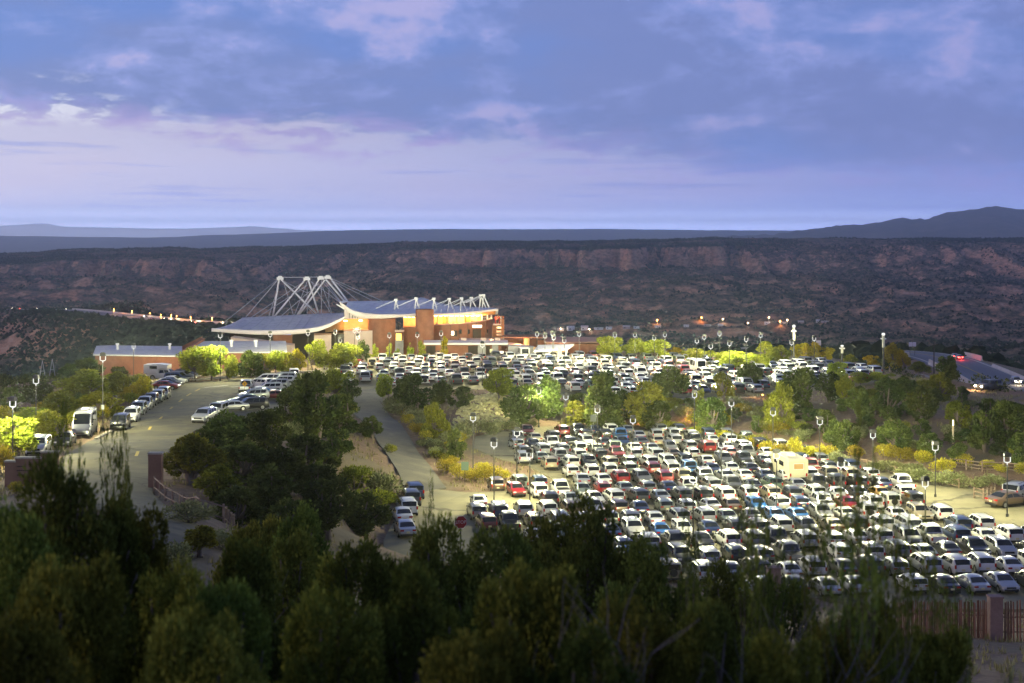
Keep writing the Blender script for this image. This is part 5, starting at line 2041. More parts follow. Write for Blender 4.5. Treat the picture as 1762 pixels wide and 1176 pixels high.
# ------------------------------------------------------------------ vehicles
CAR = {
    # L half-profile: (y, top) rear -> front, with cab span (rear base, roof rear, roof front, screen base), half width, belt, tyre radius, axle y's
    'sedan': dict(w=.90, belt=.93, prof=[(-2.36, .55), (-2.33, .80), (-2.22, .98), (-1.72, 1.04), (-1.0, 1.39), (-.35, 1.46), (.1, 1.45), (.45, 1.40), (1.2, 1.0), (2.0, .86), (2.26, .72), (2.36, .5)], cab=(-1.72, -1.0, .45, 1.2), wr=.33, ax=(-1.38, 1.42)),
    'hatchback': dict(w=.88, belt=.95, prof=[(-2.06, .5), (-2.04, .8), (-2.0, 1.0), (-1.66, 1.42), (-1.1, 1.52), (.1, 1.52), (.5, 1.47), (1.22, 1.03), (1.88, .9), (2.08, .72), (2.14, .5)], cab=(-2.0, -1.62, .5, 1.22), wr=.33, ax=(-1.25, 1.3)),
    'suv': dict(w=.95, belt=1.08, prof=[(-2.36, .55), (-2.34, .9), (-2.28, 1.12), (-2.02, 1.60), (-1.7, 1.70), (.1, 1.71), (.55, 1.65), (1.22, 1.16), (2.05, 1.04), (2.3, .8), (2.37, .55)], cab=(-2.28, -1.98, .55, 1.22), wr=.38, ax=(-1.4, 1.42)),
    'minivan': dict(w=.98, belt=1.06, prof=[(-2.55, .5), (-2.53, .9), (-2.47, 1.08), (-2.28, 1.62), (-2.0, 1.75), (.4, 1.76), (.95, 1.68), (1.8, 1.12), (2.3, .95), (2.5, .75), (2.56, .5)], cab=(-2.47, -2.24, .95, 1.8), wr=.35, ax=(-1.5, 1.6)),
    'jeep': dict(w=.93, belt=1.15, prof=[(-2.08, .6), (-2.07, .95), (-2.04, 1.18), (-1.97, 1.74), (-1.85, 1.82), (.3, 1.82), (.52, 1.78), (.82, 1.2), (1.9, 1.12), (2.02, .9), (2.06, .6)], cab=(-2.04, -1.96, .52, .82), wr=.41, ax=(-1.25, 1.3)),
    'pickup': dict(w=.99, belt=1.12, prof=[(-2.9, .6), (-2.88, .9), (-2.84, 1.08), (-1.02, 1.08), (-.98, 1.14), (-.82, 1.78), (-.4, 1.88), (.55, 1.88), (.95, 1.82), (1.58, 1.24), (2.6, 1.14), (2.82, .9), (2.88, .6)], cab=(-.98, -.82, .95, 1.58), wr=.40, ax=(-1.75, 1.85), bed=(-2.78, -1.08)),
    'van': dict(w=1.0, belt=1.32, prof=[(-2.95, .5), (-2.93, 1.0), (-2.90, 1.36), (-2.8, 2.5), (-2.6, 2.66), (1.1, 2.68), (1.55, 2.52), (2.45, 1.42), (2.86, 1.1), (2.94, .8), (2.98, .5)], cab=(-2.90, -2.79, 1.55, 2.45), wr=.37, ax=(-1.9, 1.95)),
}


class CarShape:
    def __init__(s, k):
        c = CAR[k]
        s.c = c
        s.ys = [p[0] for p in c['prof']]
        s.secs = []
        rb, rr, rf, sb = c['cab']
        L = max(abs(s.ys[0]), s.ys[-1])
        for y, zt in c['prof']:
            e = abs(y) / L
            w_ = c['w'] * (1 - .16 * max(0, (e - .72) / .28) ** 2)
            cabf = 1.0 if rr - .01 <= y <= rf + .01 else 0.0
            belt = min(c['belt'], zt - .05)
            zlow = .26 if e < .9 else .34
            zm = min(.62, belt * .75)
            if cabf:
                tw = .80 if k not in ('van', 'jeep') else .92
                pts = [(w_ * .86, zlow), (w_ * .97, zlow + .12), (w_, max(zm, zlow + .16)), (w_ * .965, belt), (w_ * tw, zt - .10), (w_ * (tw - .10), zt - .02), (w_ * .4, zt + .012), (0, zt + .02)]
            else:
                pts = [(w_ * .86, zlow), (w_ * .97, min(zlow + .12, zt * .8)), (w_, min(max(zm, zlow + .16), zt * .9)), (w_ * .965, belt), (w_ * .93, max(belt + .01, zt - .035)), (w_ * .84, zt - .012), (w_ * .4, zt + .008), (0, zt + .012)]
            s.secs.append(np.array(pts))

    def sec(s, y):
        k = int(np.clip(np.searchsorted(s.ys, y) - 1, 0, len(s.ys) - 2))
        t = (y - s.ys[k]) / (s.ys[k + 1] - s.ys[k])
        return s.secs[k] * (1 - t) + s.secs[k + 1] * t

    def side(s, y, t, sg, off=.012):
        q = s.sec(y)
        p = q[3] * (1 - t) + q[4] * t
        return (sg * (p[0] + off), y, p[1] + off * .3)


_cm = {}


def car_meshes(k):
    if k in _cm:
        return _cm[k]
    S = CarShape(k)
    c = S.c
    out = {}
    mb = MB()
    rows = []
    for y, q in zip(S.ys, S.secs):
        rows.append([(p[0], y, p[1]) for p in q] + [(-p[0], y, p[1]) for p in q[-2::-1]])
    i = mb.grid(rows)
    n = len(rows[0])
    mb.cap(i, n)
    mb.cap(i + (len(rows) - 1) * n, n, True)
    for a in range(len(rows) - 1):   # floor pan
        mb.f.append((i + a * n, i + a * n + n - 1, i + (a + 1) * n + n - 1, i + (a + 1) * n))
        mb.mi.append(0)
    mb.cur = 1
    # dark bumper inserts, sills, bed and arches
    yr, yf = S.ys[0], S.ys[-1]
    mb.box((0, yr + .03, .40), (c['w'] * 1.66, .12, .2))
    mb.box((0, yf - .06, .42), (c['w'] * 1.5, .14, .2))
    for sg in (-1, 1):
        mb.box((sg * c['w'] * .93, (c['ax'][0] + c['ax'][1]) / 2, .27), (.08, (c['ax'][1] - c['ax'][0]) - .7, .10))
        for a in c['ax']:
            r_ = c['wr'] + .07
            cc = [(sg * (c['w'] + .006), a + r_ * math.cos(t), c['wr'] + r_ * math.sin(t)) for t in np.linspace(-.25, math.pi + .25, 11)]
            mb.face(cc if sg > 0 else cc[::-1])
    if 'bed' in c:
        b0, b1 = c['bed']
        mb.face([(-.78, b0, 1.105), (.78, b0, 1.105), (.78, b1, 1.105), (-.78, b1, 1.105)])
    if k in ('suv', 'jeep', 'minivan'):
        zr = max(p[1] for p in c['prof'])
        for sg in (-1, 1):
            mb.tube([(sg * c['w'] * .70, c['cab'][1] + .15, zr + .03), (sg * c['w'] * .70, 0, zr + .055), (sg * c['w'] * .70, c['cab'][2] - .1, zr + .0)], .025, 4)
    for sg in (-1, 1):   # mirrors
        mb.box((sg * (c['w'] + .09), c['cab'][3] - .35, c['belt'] + .08), (.17, .09, .13))
    if k == 'suv':      # grille
        mb.box((0, yf - .075, .72), (1.0, .1, .22))
    else:
        mb.box((0, yf - .06, .62 if k != 'pickup' else .85), (.9 if k != 'pickup' else 1.3, .1, .14 if k != 'pickup' else .3))
    if k == 'jeep':
        mb.tube([(0, yr - .02, 1.0), (0, yr - .2, 1.0)], .37, 12)
    me = mb.mesh('body', [PAINT['white'], M_TRIM])
    sm = [len(p.vertices) == 4 and p.material_index == 0 for p in me.polygons]
    me.polygons.foreach_set('use_smooth', sm)
    if hasattr(me, 'set_sharp_from_angle'):
        me.set_sharp_from_angle(angle=R(38))
    out['body'] = me
    rb, rr, rf, sb = c['cab']
    # glass
    W = MB()

    def screen(y0, y1, m0, m1):
        mb_ = MB()
        rows_ = []
        for t in np.linspace(m0, m1, 4):
            y = y0 + (y1 - y0) * t
            q = S.sec(y)
            r_ = []
            for u in np.linspace(-1, 1, 7):
                xh = q[5][0] * .97
                x = u * xh
                z = np.interp(abs(x), [q[7][0], q[6][0], q[5][0]], [q[7][1], q[6][1], q[5][1]])
                r_.append((x, y + (.012 if y1 > y0 else -.012) * (1 if y0 > 0 else -1) * 0, z + .014))
            rows_.append(r_)
        mb_.grid(rows_)
        return mb_
    f = screen(sb, rf, .07, .96)
    if k in ('sedan',):
        r_ = screen(rb, rr, .06, .96)
    else:
        # upright tail: pane lies just behind the tailgate
        r_ = MB()
        q0, q1 = S.sec(rb + .02), S.sec(rr)
        rows_ = []
        for t in (.06, .35, .65, .94):
            y = rb + (rr - rb) * t
            q = S.sec(y)
            rows_.append([(u * q[5][0] * .97, y - .016, np.interp(abs(u), [0, .42, 1], [q[7][1], q[6][1], q[5][1]]) + .004) for u in np.linspace(-1, 1, 7)])
        r_.grid(rows_)
    out['windshield'] = f.mesh('windshield', M_GLASS, True)
    out['rear_window'] = r_.mesh('rear_window', M_GLASS, True)
    sides = []
    for sg in (-1, 1):
        mb_ = MB()
        for s0, s1 in ((.03, .335), (.36, .635), (.66, .97)) if k in ('suv', 'minivan') else ((.04, .48), (.52, .97)):
            if k == 'van' and s0 < .5:
                s0, s1 = .25, .48
            rows_ = []
            for s_ in np.linspace(s0, s1, 4):
                col = []
                for t in (.10, .5, .90):
                    yb = rb + .22 + (sb - .16 - rb - .22) * s_
                    yt = rr + .08 + (rf - .02 - rr - .08) * s_
                    if k in ('suv', 'minivan', 'van', 'jeep', 'pickup', 'hatchback'):
                        yb = rb + .28 + (sb - .18 - rb - .28) * s_
                        yt = rr + .12 + (rf - .02 - rr - .12) * s_
                    col.append(S.side(yb + (yt - yb) * t, t, sg))
                rows_.append(col)
            mb_.grid(rows_)
        sides.append(mb_)
    out['side_window'] = [m_.mesh('side_window', M_GLASS, True) for m_ in sides]
    allg = MB()
    for m_ in (f, r_, *sides):
        o_ = len(allg.v)
        allg.v += m_.v
        allg.f += [tuple(a + o_ for a in q) for q in m_.f]
        allg.mi += m_.mi
    out['windows'] = allg.mesh('windows', M_GLASS, True)
    # wheel
    mb = MB()
    rw = c['wr']
    prof = [(.02, -.10), (rw * .62, -.10), (rw * .62, -.11), (rw * .95, -.10), (rw, -.06), (rw, .06), (rw * .95, .10), (.02, .10)]
    rows_ = []
    for r2, x in prof:
        rows_.append([(x, r2 * math.cos(2 * math.pi * j / 14), rw + r2 * math.sin(2 * math.pi * j / 14)) for j in range(14)])
    mb.grid(rows_, True)
    mb.mi = [1 if q < 14 else 0 for q in range(len(mb.f))]
    out['wheel'] = mb.mesh('wheel', [M_TYRE, M_RIM], False)
    # lights and plate
    ql = S.sec(yf - .12)
    mb = MB()
    hz = {'pickup': .92, 'suv': .86, 'van': .98, 'jeep': .9}.get(k, .70)
    mb.box((0, 0, 0), (.36, .1, .15 if k != 'van' else .26))
    out['headlight'] = mb.mesh('headlight', M_HEAD)
    out['hl'] = (c['w'] * .70, yf - .07, hz)
    mb = MB()
    tall = k in ('suv', 'minivan', 'van', 'pickup', 'jeep')
    mb.box((0, 0, 0), (.17, .1, .34) if tall else (.36, .1, .15))
    out['taillight'] = mb.mesh('taillight', M_TAIL)
    tz = {'sedan': .83, 'hatchback': .88, 'suv': .98, 'minivan': 1.0, 'pickup': .86, 'van': 1.1, 'jeep': .92}[k]
    out['tl'] = (c['w'] * (.80 if tall else .66), yr + .03, tz)
    mb = MB()
    mb.box((0, 0, 0), (.34, .03, .17))
    out['licence_plate'] = mb.mesh('licence_plate', M_PLATE)
    out['pl'] = (0, yr - .035, .68 if k != 'pickup' else .55)
    _cm[k] = out
    return out


KNAME = {'sedan': ('sedan', 'sedan'), 'hatchback': ('hatchback', 'car'), 'suv': ('suv', 'SUV'), 'minivan': ('minivan', 'minivan'), 'jeep': ('off_roader', 'off-roader'), 'pickup': ('pickup_truck', 'pickup truck'), 'van': ('cargo_van', 'van')}
CARS = []


def car(kind, colour, loc, rz, label, group, detail=2, front=False, sc=1.0):
    m = car_meshes(kind)
    nm, cat = KNAME[kind]
    t = thing(nm, label, cat, loc, rz, group)
    t.scale = (sc, sc, sc)
    b = put('body', m['body'], t)
    b.material_slots[0].link = 'OBJECT'
    b.material_slots[0].material = PAINT[colour]
    c = CAR[kind]
    if detail == 0:
        put('windows', m['windows'], t)
        x, y, z = m['tl']
        for s in (-1, 1):
            if not front:
                put('taillight', m['taillight'], t, (s * x, y, z))
    else:
        put('windshield', m['windshield'], t)
        put('rear_window', m['rear_window'], t)
        for q in m['side_window']:
            put('side_window', q, t)
        if front:
            x, y, z = m['hl']
            for s in (-1, 1):
                put('headlight', m['headlight'], t, (s * x, y, z), (0, 0, -s * .25))
        else:
            x, y, z = m['tl']
            for s in (-1, 1):
                put('taillight', m['taillight'], t, (s * x, y, z))
            put('licence_plate', m['licence_plate'], t, m['pl'])
        for a in c['ax']:
            for s in (-1, 1):
                put('wheel', m['wheel'], t, (s * (c['w'] - .085), a, 0), (0, 0, 0 if s < 0 else math.pi))
    CARS.append(t)
    return t


def in_px(px, py, poly):
    c = False
    n = len(poly)
    for i in range(n):
        (ax, ay), (bx, by) = poly[i], poly[(i + 1) % n]
        if (ay > py) != (by > py) and px < (bx - ax) * (py - ay) / (by - ay) + ax:
            c = not c
    return c


def proj(x, y, z):
    return 881 + x / y * FPX, 395 + (CAMZ - z) / y * FPX


cr = random.Random(42)
KINDW = ['suv'] * 41 + ['sedan'] * 29 + ['hatchback'] * 13 + ['pickup'] * 9 + ['minivan'] * 5 + ['jeep'] * 3
COLW = ['white'] * 21 + ['pearl white'] * 8 + ['silver'] * 20 + ['grey'] * 13 + ['charcoal'] * 11 + ['black'] * 13 + ['dark blue'] * 6 + ['blue'] * 2 + ['red'] * 2 + ['maroon'] * 2 + ['beige'] * 5 + ['green grey'] * 5 + ['bronze'] * 2 + ['dark green'] * 1


def pick():
    return cr.choice(KINDW), cr.choice(COLW)


ORD = ['first', 'second', 'third', 'fourth', 'fifth', 'sixth', 'seventh', 'eighth', 'ninth', 'tenth', 'eleventh', 'twelfth', 'thirteenth', 'fourteenth', 'fifteenth', 'sixteenth', 'seventeenth', 'eighteenth', 'nineteenth', 'twentieth']


def fill_lot(origin, ang, polys, z, pc, pr, special, lotname, group, detail_fn, skip=.04, frontp=.07, rows=range(-36, 36), cols=range(-70, 70), a0=None, a1=None, sc=1.0):
    """rows of parked cars on a slanted grid; every car is labelled by its row and its neighbours"""
    h = (-math.sin(ang), math.cos(ang))
    r = (math.cos(ang), math.sin(ang))
    a0 = ang if a0 is None else a0
    a1 = ang if a1 is None else a1
    grid = {}
    for i in rows:
        for j in cols:
            u = pc * (j + .25 * (i % 2))
            am = a0 + (a1 - a0) * min(1, max(0, u / 130))
            x = origin[0] + math.cos(am) * u + h[0] * pr * i
            y = origin[1] + math.sin(am) * u + h[1] * pr * i
            at = a0 + (a1 - a0) * min(1, max(0, u / 65))
            if y < 60:
                continue
            px, py = proj(x, y, z)
            if not any(in_px(px, py, p) for p in polys):
                continue
            if cr.random() < skip:
                continue
            k, c = pick()
            e1, e2 = cr.uniform(-.16, .16), cr.uniform(-.55, .55)
            x += e1 * r[0] + e2 * h[0]
            y += e1 * r[1] + e2 * h[1]
            grid[(i, j)] = [k, c, x, y, px, py, cr.random() < frontp, at]
    used = set()
    for sx, sy, k, c, fr_ in special:
        best = min((q for q in grid if q not in used), key=lambda q: (grid[q][4] - sx) ** 2 + 2 * (grid[q][5] - sy) ** 2)
        used.add(best)
        grid[best][0], grid[best][1], grid[best][6] = k, c, fr_
    rws = sorted({i for i, _ in grid})
    seen = {}
    for (i, j), (k, c, x, y, px, py, fr_, at) in sorted(grid.items()):
        row = ORD[rws.index(i)]
        js = sorted(b for a, b in grid if a == i)
        p = js.index(j)
        nb = KNAME[k][1].replace('SUV', 'suv').replace('pickup truck', 'pickup')

        def desc(q):
            g = grid[(i, q)]
            return g[1] + ' ' + KNAME[g[0]][1].replace('SUV', 'suv').replace('pickup truck', 'pickup')
        lft = desc(js[p - 1]) if p else None
        rgt = desc(js[p + 1]) if p + 1 < len(js) else None
        if lft and rgt:
            lb = '%s %s between %s and %s, %s row, %s' % (c, nb, lft, rgt, row, lotname)
        elif rgt:
            lb = '%s %s at west end of %s row, %s, beside %s' % (c, nb, row, lotname, rgt)
        else:
            lb = '%s %s at east end of %s row, %s, beside %s' % (c, nb, row, lotname, lft)
        if lb in seen:
            lb = lb.replace(' row,', ' row, eastward,')
        if lb in seen:
            lb = lb.replace('eastward', 'easternmost')
        seen[lb] = 1
        dt = detail_fn(px, py)
        car(k, c, (x, y, ZS(x, y) + .034), at + (math.pi if fr_ else 0) + cr.uniform(-.06, .06), lb, group, dt, fr_, sc)
    return grid


LA = R(4)
o_ = PZ(887, 772, 0)
B1 = [(868, 752), (1010, 742), (1180, 741), (1322, 768), (1450, 802), (1548, 838), (1590, 872), (1650, 905), (1762, 917), (1850, 930), (1850, 1042), (1560, 1045), (1380, 1032), (1200, 1022), (1060, 985), (1040, 890), (1000, 858), (985, 832), (925, 812), (893, 796)]
B2 = [(808, 905), (818, 838), (882, 830), (968, 838), (1000, 858), (1040, 890), (1060, 985), (990, 962), (880, 930)]
SPEC = [(1028, 848, 'hatchback', 'red', False), (868, 868, 'hatchback', 'red', True), (1130, 834, 'suv', 'red', False), (1225, 780, 'suv', 'red', False), (1250, 790, 'sedan', 'red', True), (960, 755, 'suv', 'red', False), (920, 750, 'pickup', 'maroon', True), (1188, 812, 'pickup', 'blue', False), (1297, 886, 'hatchback', 'blue', True), (1345, 890, 'hatchback', 'blue', True),
        (1510, 852, 'sedan', 'yellow', False), (938, 848, 'suv', 'white', False), (1000, 822, 'suv', 'white', False), (880, 842, 'jeep', 'green grey', False), (1535, 872, 'jeep', 'pearl white', False), (1110, 795, 'suv', 'white', False), (1340, 752 + 20, 'suv', 'white', False), (1640, 905, 'suv', 'dark blue', False), (1685, 910, 'suv', 'white', False), (1735, 912, 'suv', 'white', False),
        (1670, 955, 'pickup', 'black', True), (1730, 962, 'suv', 'silver', True), (1665, 975, 'suv', 'white', False), (1655, 997, 'suv', 'white', False), (1715, 1000, 'sedan', 'silver', True), (1590, 1025, 'hatchback', 'white', False), (1660, 1035, 'sedan', 'silver', False), (1740, 1035, 'suv', 'black', False), (1260, 860, 'suv', 'white', False), (1245, 842, 'pickup', 'charcoal', True), (900, 795, 'suv', 'silver', False), (930, 808, 'suv', 'beige', False), (1000, 765, 'suv', 'white', True), (935, 768, 'pickup', 'white', True), (1200, 900, 'suv', 'silver', False), (1270, 900, 'sedan', 'green grey', True), (1620, 878, 'suv', 'white', False), (1640, 895, 'suv', 'dark blue', False)]
G1 = fill_lot(o_[:2], LA, [B1, B2], 0, 2.25, 5.15, SPEC, 'lower lot', 'cars parked in the lower lot', lambda a, b: 1, .06, .09, a0=R(10), a1=R(-3), sc=.81)
# aside from the rows: a queue at the lane's west edge and the two by the rail fence
for px, py, k, c, fr_, lb in [(712, 856, 'suv', 'dark blue', False, 'dark blue suv, farthest of the line along the ramp foot'), (706, 868, 'suv', 'charcoal', False, 'charcoal suv second in the line along the ramp foot'), (700, 884, 'suv', 'white', False, 'white suv in the middle of the line along the ramp foot'), (692, 897, 'sedan', 'white', False, 'white sedan behind a juniper, in the line at the ramp foot'), (697, 920, 'sedan', 'silver', False, 'silver sedan nearest in the line at the ramp foot')]:
    x, y, _ = PZ(px, py, 0)
    car(k, c, (x, y, ZS(x, y) + .034), R(12), lb, 'cars in line at the ramp foot', 1, fr_, .9)
for px, py, k, c, rz, lb in [(1735, 871, 'sedan', 'bronze', R(-62), 'bronze sedan seen from the side on open gravel near the rail fence'), (1752, 858, 'suv', 'silver', R(-40), 'silver suv behind the bronze sedan by the rail fence')]:
    x, y, _ = PZ(px, py, 0)
    car(k, c, (x, y, ZS(x, y) + .034), rz, lb, 'cars by the rail fence', 1)

UB = [(592, 664), (580, 640), (600, 624), (740, 613), (1010, 613), (1180, 618), (1300, 632), (1400, 624), (1512, 642), (1498, 660), (1440, 668), (1180, 688), (950, 681), (800, 667)]
o_ = PZ(890, 640, 1.8)
SPEC2 = [(612, 662, 'suv', 'white', False), (1012, 668, 'jeep', 'dark green', False), (1205, 645, 'van', 'white', False), (895, 618, 'van', 'white', False), (1210, 655, 'suv', 'white', False), (1430, 652, 'suv', 'white', False)]
G2 = fill_lot(o_[:2], R(9), [UB], 1.8, 2.75, 6.6, SPEC2, 'upper lot', 'cars parked in the upper lot', lambda a, b: 0, .05, .08, sc=.95)

# entrance road: both sides
for px, py, k, c, rz, fr_, lb in [
    (207, 739, 'suv', 'black', 187, True, 'black suv facing us at the roadside right behind the camper van'), (226, 726, 'suv', 'white', 187, True, 'white suv just behind the black suv on the entrance road'), (238, 714, 'suv', 'green grey', 187, True, 'green grey suv behind the white suv on the entrance road'),
    (250, 705, 'pickup', 'silver', 187, True, 'silver pickup in the roadside line before the lime shrubs'), (260, 697.5, 'suv', 'charcoal', 187, True, 'charcoal suv in the roadside line before the lime shrubs'), (271, 691.5, 'suv', 'green grey', 187, True, 'greenish suv second from the far end of the roadside line'), (281, 686, 'suv', 'grey', 187, True, 'grey suv last in the roadside line facing us'),
    (67, 782, 'suv', 'silver', 188, True, 'silver suv nearest on the entrance road, beside the entrance wall'), (112, 768, 'sedan', 'charcoal', 188, True, 'dark sedan in front of the camper van'), (92, 762, 'suv', 'grey', 188, True, 'grey suv with headlights toward us, west of the dark sedan'),
    (286, 671, 'sedan', 'red', -98, True, 'red sedan behind shrubs, nose to the road'), (292, 666, 'sedan', 'charcoal', -100, True, 'charcoal sedan angled at the road bend beside the red sedan'), (298, 662, 'sedan', 'white', -100, True, 'white sedan angled at the road bend under the camper'), (306, 658.5, 'suv', 'dark blue', -101, True, 'dark blue suv angled at the road bend'), (314, 655.5, 'suv', 'silver', -102, True, 'silver suv angled at the road bend below the camper shell'), (322, 652.5, 'suv', 'black', -103, True, 'black suv at the far end of the angled cars at the road bend'),
    (352, 727, 'suv', 'silver', 172, True, 'silver suv facing us, lowest on the east side of the entrance road'), (374, 718, 'jeep', 'silver', 172, True, 'boxy silver off-roader beside the lowest silver suv, east side of road'), (398, 708, 'sedan', 'silver', 118, True, 'silver sedan half hidden by the black suv, nose toward the road'), (432, 706, 'suv', 'black', 112, True, 'black suv side-on with pale wheels before the bank trees'),
    (424, 696, 'sedan', 'dark blue', 110, True, 'dark blue sedan side-on behind the black suv'), (436, 689, 'suv', 'silver', 108, True, 'silver suv behind the dark blue sedan'), (448, 683.5, 'sedan', 'blue', 106, True, 'blue sedan in the angled row behind the silver suv'), (470, 688, 'sedan', 'maroon', 106, True, 'maroon sedan close to the bank trees'), (462, 677, 'suv', 'white', 105, True, 'white suv in the angled row near the bank trees'), (473, 670.5, 'suv', 'silver', 104, True, 'silver suv in the far part of the angled row'), (484, 664.5, 'suv', 'white', 103, True, 'white suv last but one of the angled row'),
    (424, 674, 'pickup', 'silver', 4, False, 'silver pickup seen from behind beside the yellow warning sign'), (447, 669, 'suv', 'white', 60, False, 'white suv just east of the silver pickup'), (462, 661, 'minivan', 'white', 92, False, 'white minivan side-on at the kerb'), (487, 658.5, 'minivan', 'pearl white', 92, False, 'long pale minivan side-on at the kerb, further east'), (506, 653, 'pickup', 'white', 10, False, 'white pickup at the kerb by the bank top tree'),
]:
    g = GR(px, py, 0, z_smooth)
    car(k, c, (g[0], g[1], ZS(g[0], g[1]) + .055), R(rz), lb, 'cars along the entrance road', 1, fr_, .95)

# camper van, pickup camper, motorhome
g = GR(146, 750, 0, z_smooth)
t = car('van', 'silver', (g[0], g[1], ZS(g[0], g[1]) + .055), R(188), 'tall silver camper van with roof rack facing us on the entrance road', 'cars along the entrance road', 1, True)
t.name = 'camper_van'
mb = MB()
for s in (-1, 1):
    mb.tube([(s * .8, -2.4, 2.76), (s * .8, 1.2, 2.78)], .03, 5)
for yy in (-2.3, -1.2, -.1, 1.1):
    mb.tube([(-.8, yy, 2.77), (.8, yy, 2.77)], .025, 5)
    for s in (-1, 1):
        mb.tube([(s * .8, yy, 2.62), (s * .8, yy, 2.78)], .025, 5)
mb.build('roof_rack', M_TRIM, t)
mb = MB()
mb.box((0, -.4, 2.78), (.7, .8, .22))
mb.build('roof_vent', M_STEEL, t)


def camper_shell(t, x0, x1, z0, z1, w_, col, winm):
    mb = MB()
    mb.prism([(-w_, x0), (w_, x0), (w_, x1), (-w_, x1)], z0, [z1 - .12, z1 - .12, z1, z1])
    o = mb.build('camper_shell', col, t)
    return o


g = GR(283, 654, 0, z_smooth)
t = car('pickup', 'white', (g[0], g[1], ZS(g[0], g[1]) + .055), R(-97), 'white pickup carrying a boxy slide-in camper before the long adobe building', 'cars along the entrance road', 1, True)
t.name = 'pickup_camper'
t['category'] = 'camper'
o = camper_shell(t, -3.3, -.7, 1.12, 2.75, 1.05, PAINT['white'], M_GLASS)
mb = MB()
mb.prism([(-1.05, -.7), (1.05, -.7), (1.05, .9), (-1.05, .9)], 1.98, [2.75, 2.75, 2.6, 2.6])
mb.build('camper_cabover', PAINT['white'], t)
for s in (-1, 1):
    mb = MB()
    mb.box((s * 1.055, -1.6, 2.15), (.02, 1.3, .5))
    mb.build('camper_window', M_GLASS, o)
x, y, _ = PZ(1357, 824, 0)
t = MH = thing('motorhome', 'pale cream motorhome with an orange lit rear window among the parked cars', 'motorhome', (x, y, .034), R(8))
mb = MB()
w_ = 1.2
prof = [(-3.6, .55), (-3.6, 2.7), (-3.4, 2.9), (2.2, 2.95), (2.9, 2.7), (3.1, 2.1), (3.2, 1.25), (3.9, 1.05), (4.0, .5)]
rows = [[(s * w_, yy, zz) for yy, zz in prof] for s in (-1, 1)]
i = mb.grid(rows)
n = len(prof)
mb.cap(i, n)
mb.cap(i + n, n, True)
mb.f.append((i, i + n, i + 2 * n - 1, i + n - 1))
mb.mi.append(0)
mb.build('body', noisy('cream_fibreglass', ((.66, .62, .42), (.72, .68, .48)), .6, .5), t)
mb = MB()
mb.box((0, -3.615, 2.05), (1.15, .03, .62))
o = mb.build('rear_window', mat('curtained_window', (.45, .28, .10), .5, 0, (1, .55, .18), .15), t)
mb = MB()
for s in (-1, 1):
    mb.box((s * .6, -3.62, 2.05), (.06, .05, .72))
mb.box((0, -3.62, 2.39), (1.26, .05, .06))
mb.box((0, -3.62, 1.71), (1.26, .05, .06))
mb.build('window_frame', M_STEEL, o)
mb = MB()
mb.box((0, -3.62, .62), (2.2, .2, .24))
mb.build('bumper', M_TRIM, t)
for s in (-1, 1):
    mb = MB()
    mb.box((s * 1.0, -3.625, 1.05), (.16, .05, .35))
    mb.build('taillight', M_TAIL, t)
    mb = MB()
    mb.box((s * 1.21, -.8, 2.05), (.02, 1.6, .55))
    mb.box((s * 1.21, 1.5, 2.05), (.02, .9, .55))
    mb.build('side_window', M_GLASS, t)
for a in (-2.2, 2.6):
    for s in (-1, 1):
        put('wheel', car_meshes('van')['wheel'], t, (s * 1.1, a, 0), (0, 0, 0 if s < 0 else math.pi))
mb = MB()
mb.prism([(-.45, -1.2), (.45, -1.2), (.45, -.3), (-.45, -.3)], 2.9, 3.2)
mb.build('roof_unit', M_STEEL, t)

MH.scale = (.88, .88, .88)
# traffic on the highways
def traffic(p, q, label, red, e, grp, s=1.0):
    p, q = Vector(p), Vector(q)
    dirv = (q - p)
    rz = math.atan2(-dirv.x, dirv.y)
    t = car('suv' if not red else 'sedan', 'grey', (p.x, p.y, p.z), rz, label, grp, 0, not red)
    col = (1.0, .05, .03) if red else (1.0, .80, .5)
    for sg in (-1, 1):
        mb = MB()
        yy = -2.42 if red else 2.42
        mb.box((sg * .62, yy, .8), (.3 * s, .08, .2 * s))
        mb.build('lit_headlight' if not red else 'lit_taillight', mat('lit_tail' if red else 'lit_head', col, .5, 0, col, 60 if not red else 30), t)
    if e:
        plight('beam' if not red else 'tail_glow', (0, -3.4 if red else 3.6, .9), e, col, .3, t)


H1, H2 = offset(HW_R, 4.0, .3), offset(HW_R, -4.0, .3)


def at_px(path, px):
    k = min(range(len(path) - 1), key=lambda i: abs(proj(path[i].x, path[i].y, path[i].z)[0] - px))
    return path[k], path[k + 1]


a, b = at_px(H2, 1640)
traffic(a, b, 'car with glowing red tail lights at the highway bend', True, 900, 'cars on the curving highway')
a, b = at_px(H2, 1649)
traffic(a, b, 'second car with red tail lights closer on the highway bend', True, 600, 'cars on the curving highway')
a, b = at_px(H1, 1507)
traffic(b, a, 'car with bright headlights coming round the far highway bend', False, 5000, 'cars on the curving highway', 2.0)
a, b = at_px(H2, 1755)
traffic(b, a, 'car with warm lights at the near end of the highway', False, 500, 'cars on the curving highway')
x, y, z = GR(1702, 672)
t = car('suv', 'charcoal', (x, y, z), R(120), 'car with warm headlights on the track below the highway barrier', 'cars on the curving highway', 0, True)
plight('beam', (0, 3.4, 1.2), 500, (1, .62, .3), .3, t)
mb = MB()
for sg in (-1, 1):
    mb.box((sg * .62, 2.42, .8), (.3, .08, .2))
mb.build('lit_headlights', MATS['lit_head'], t)
L1, L2 = offset(HW_L, 5, .45), offset(HW_L, -5, .45)
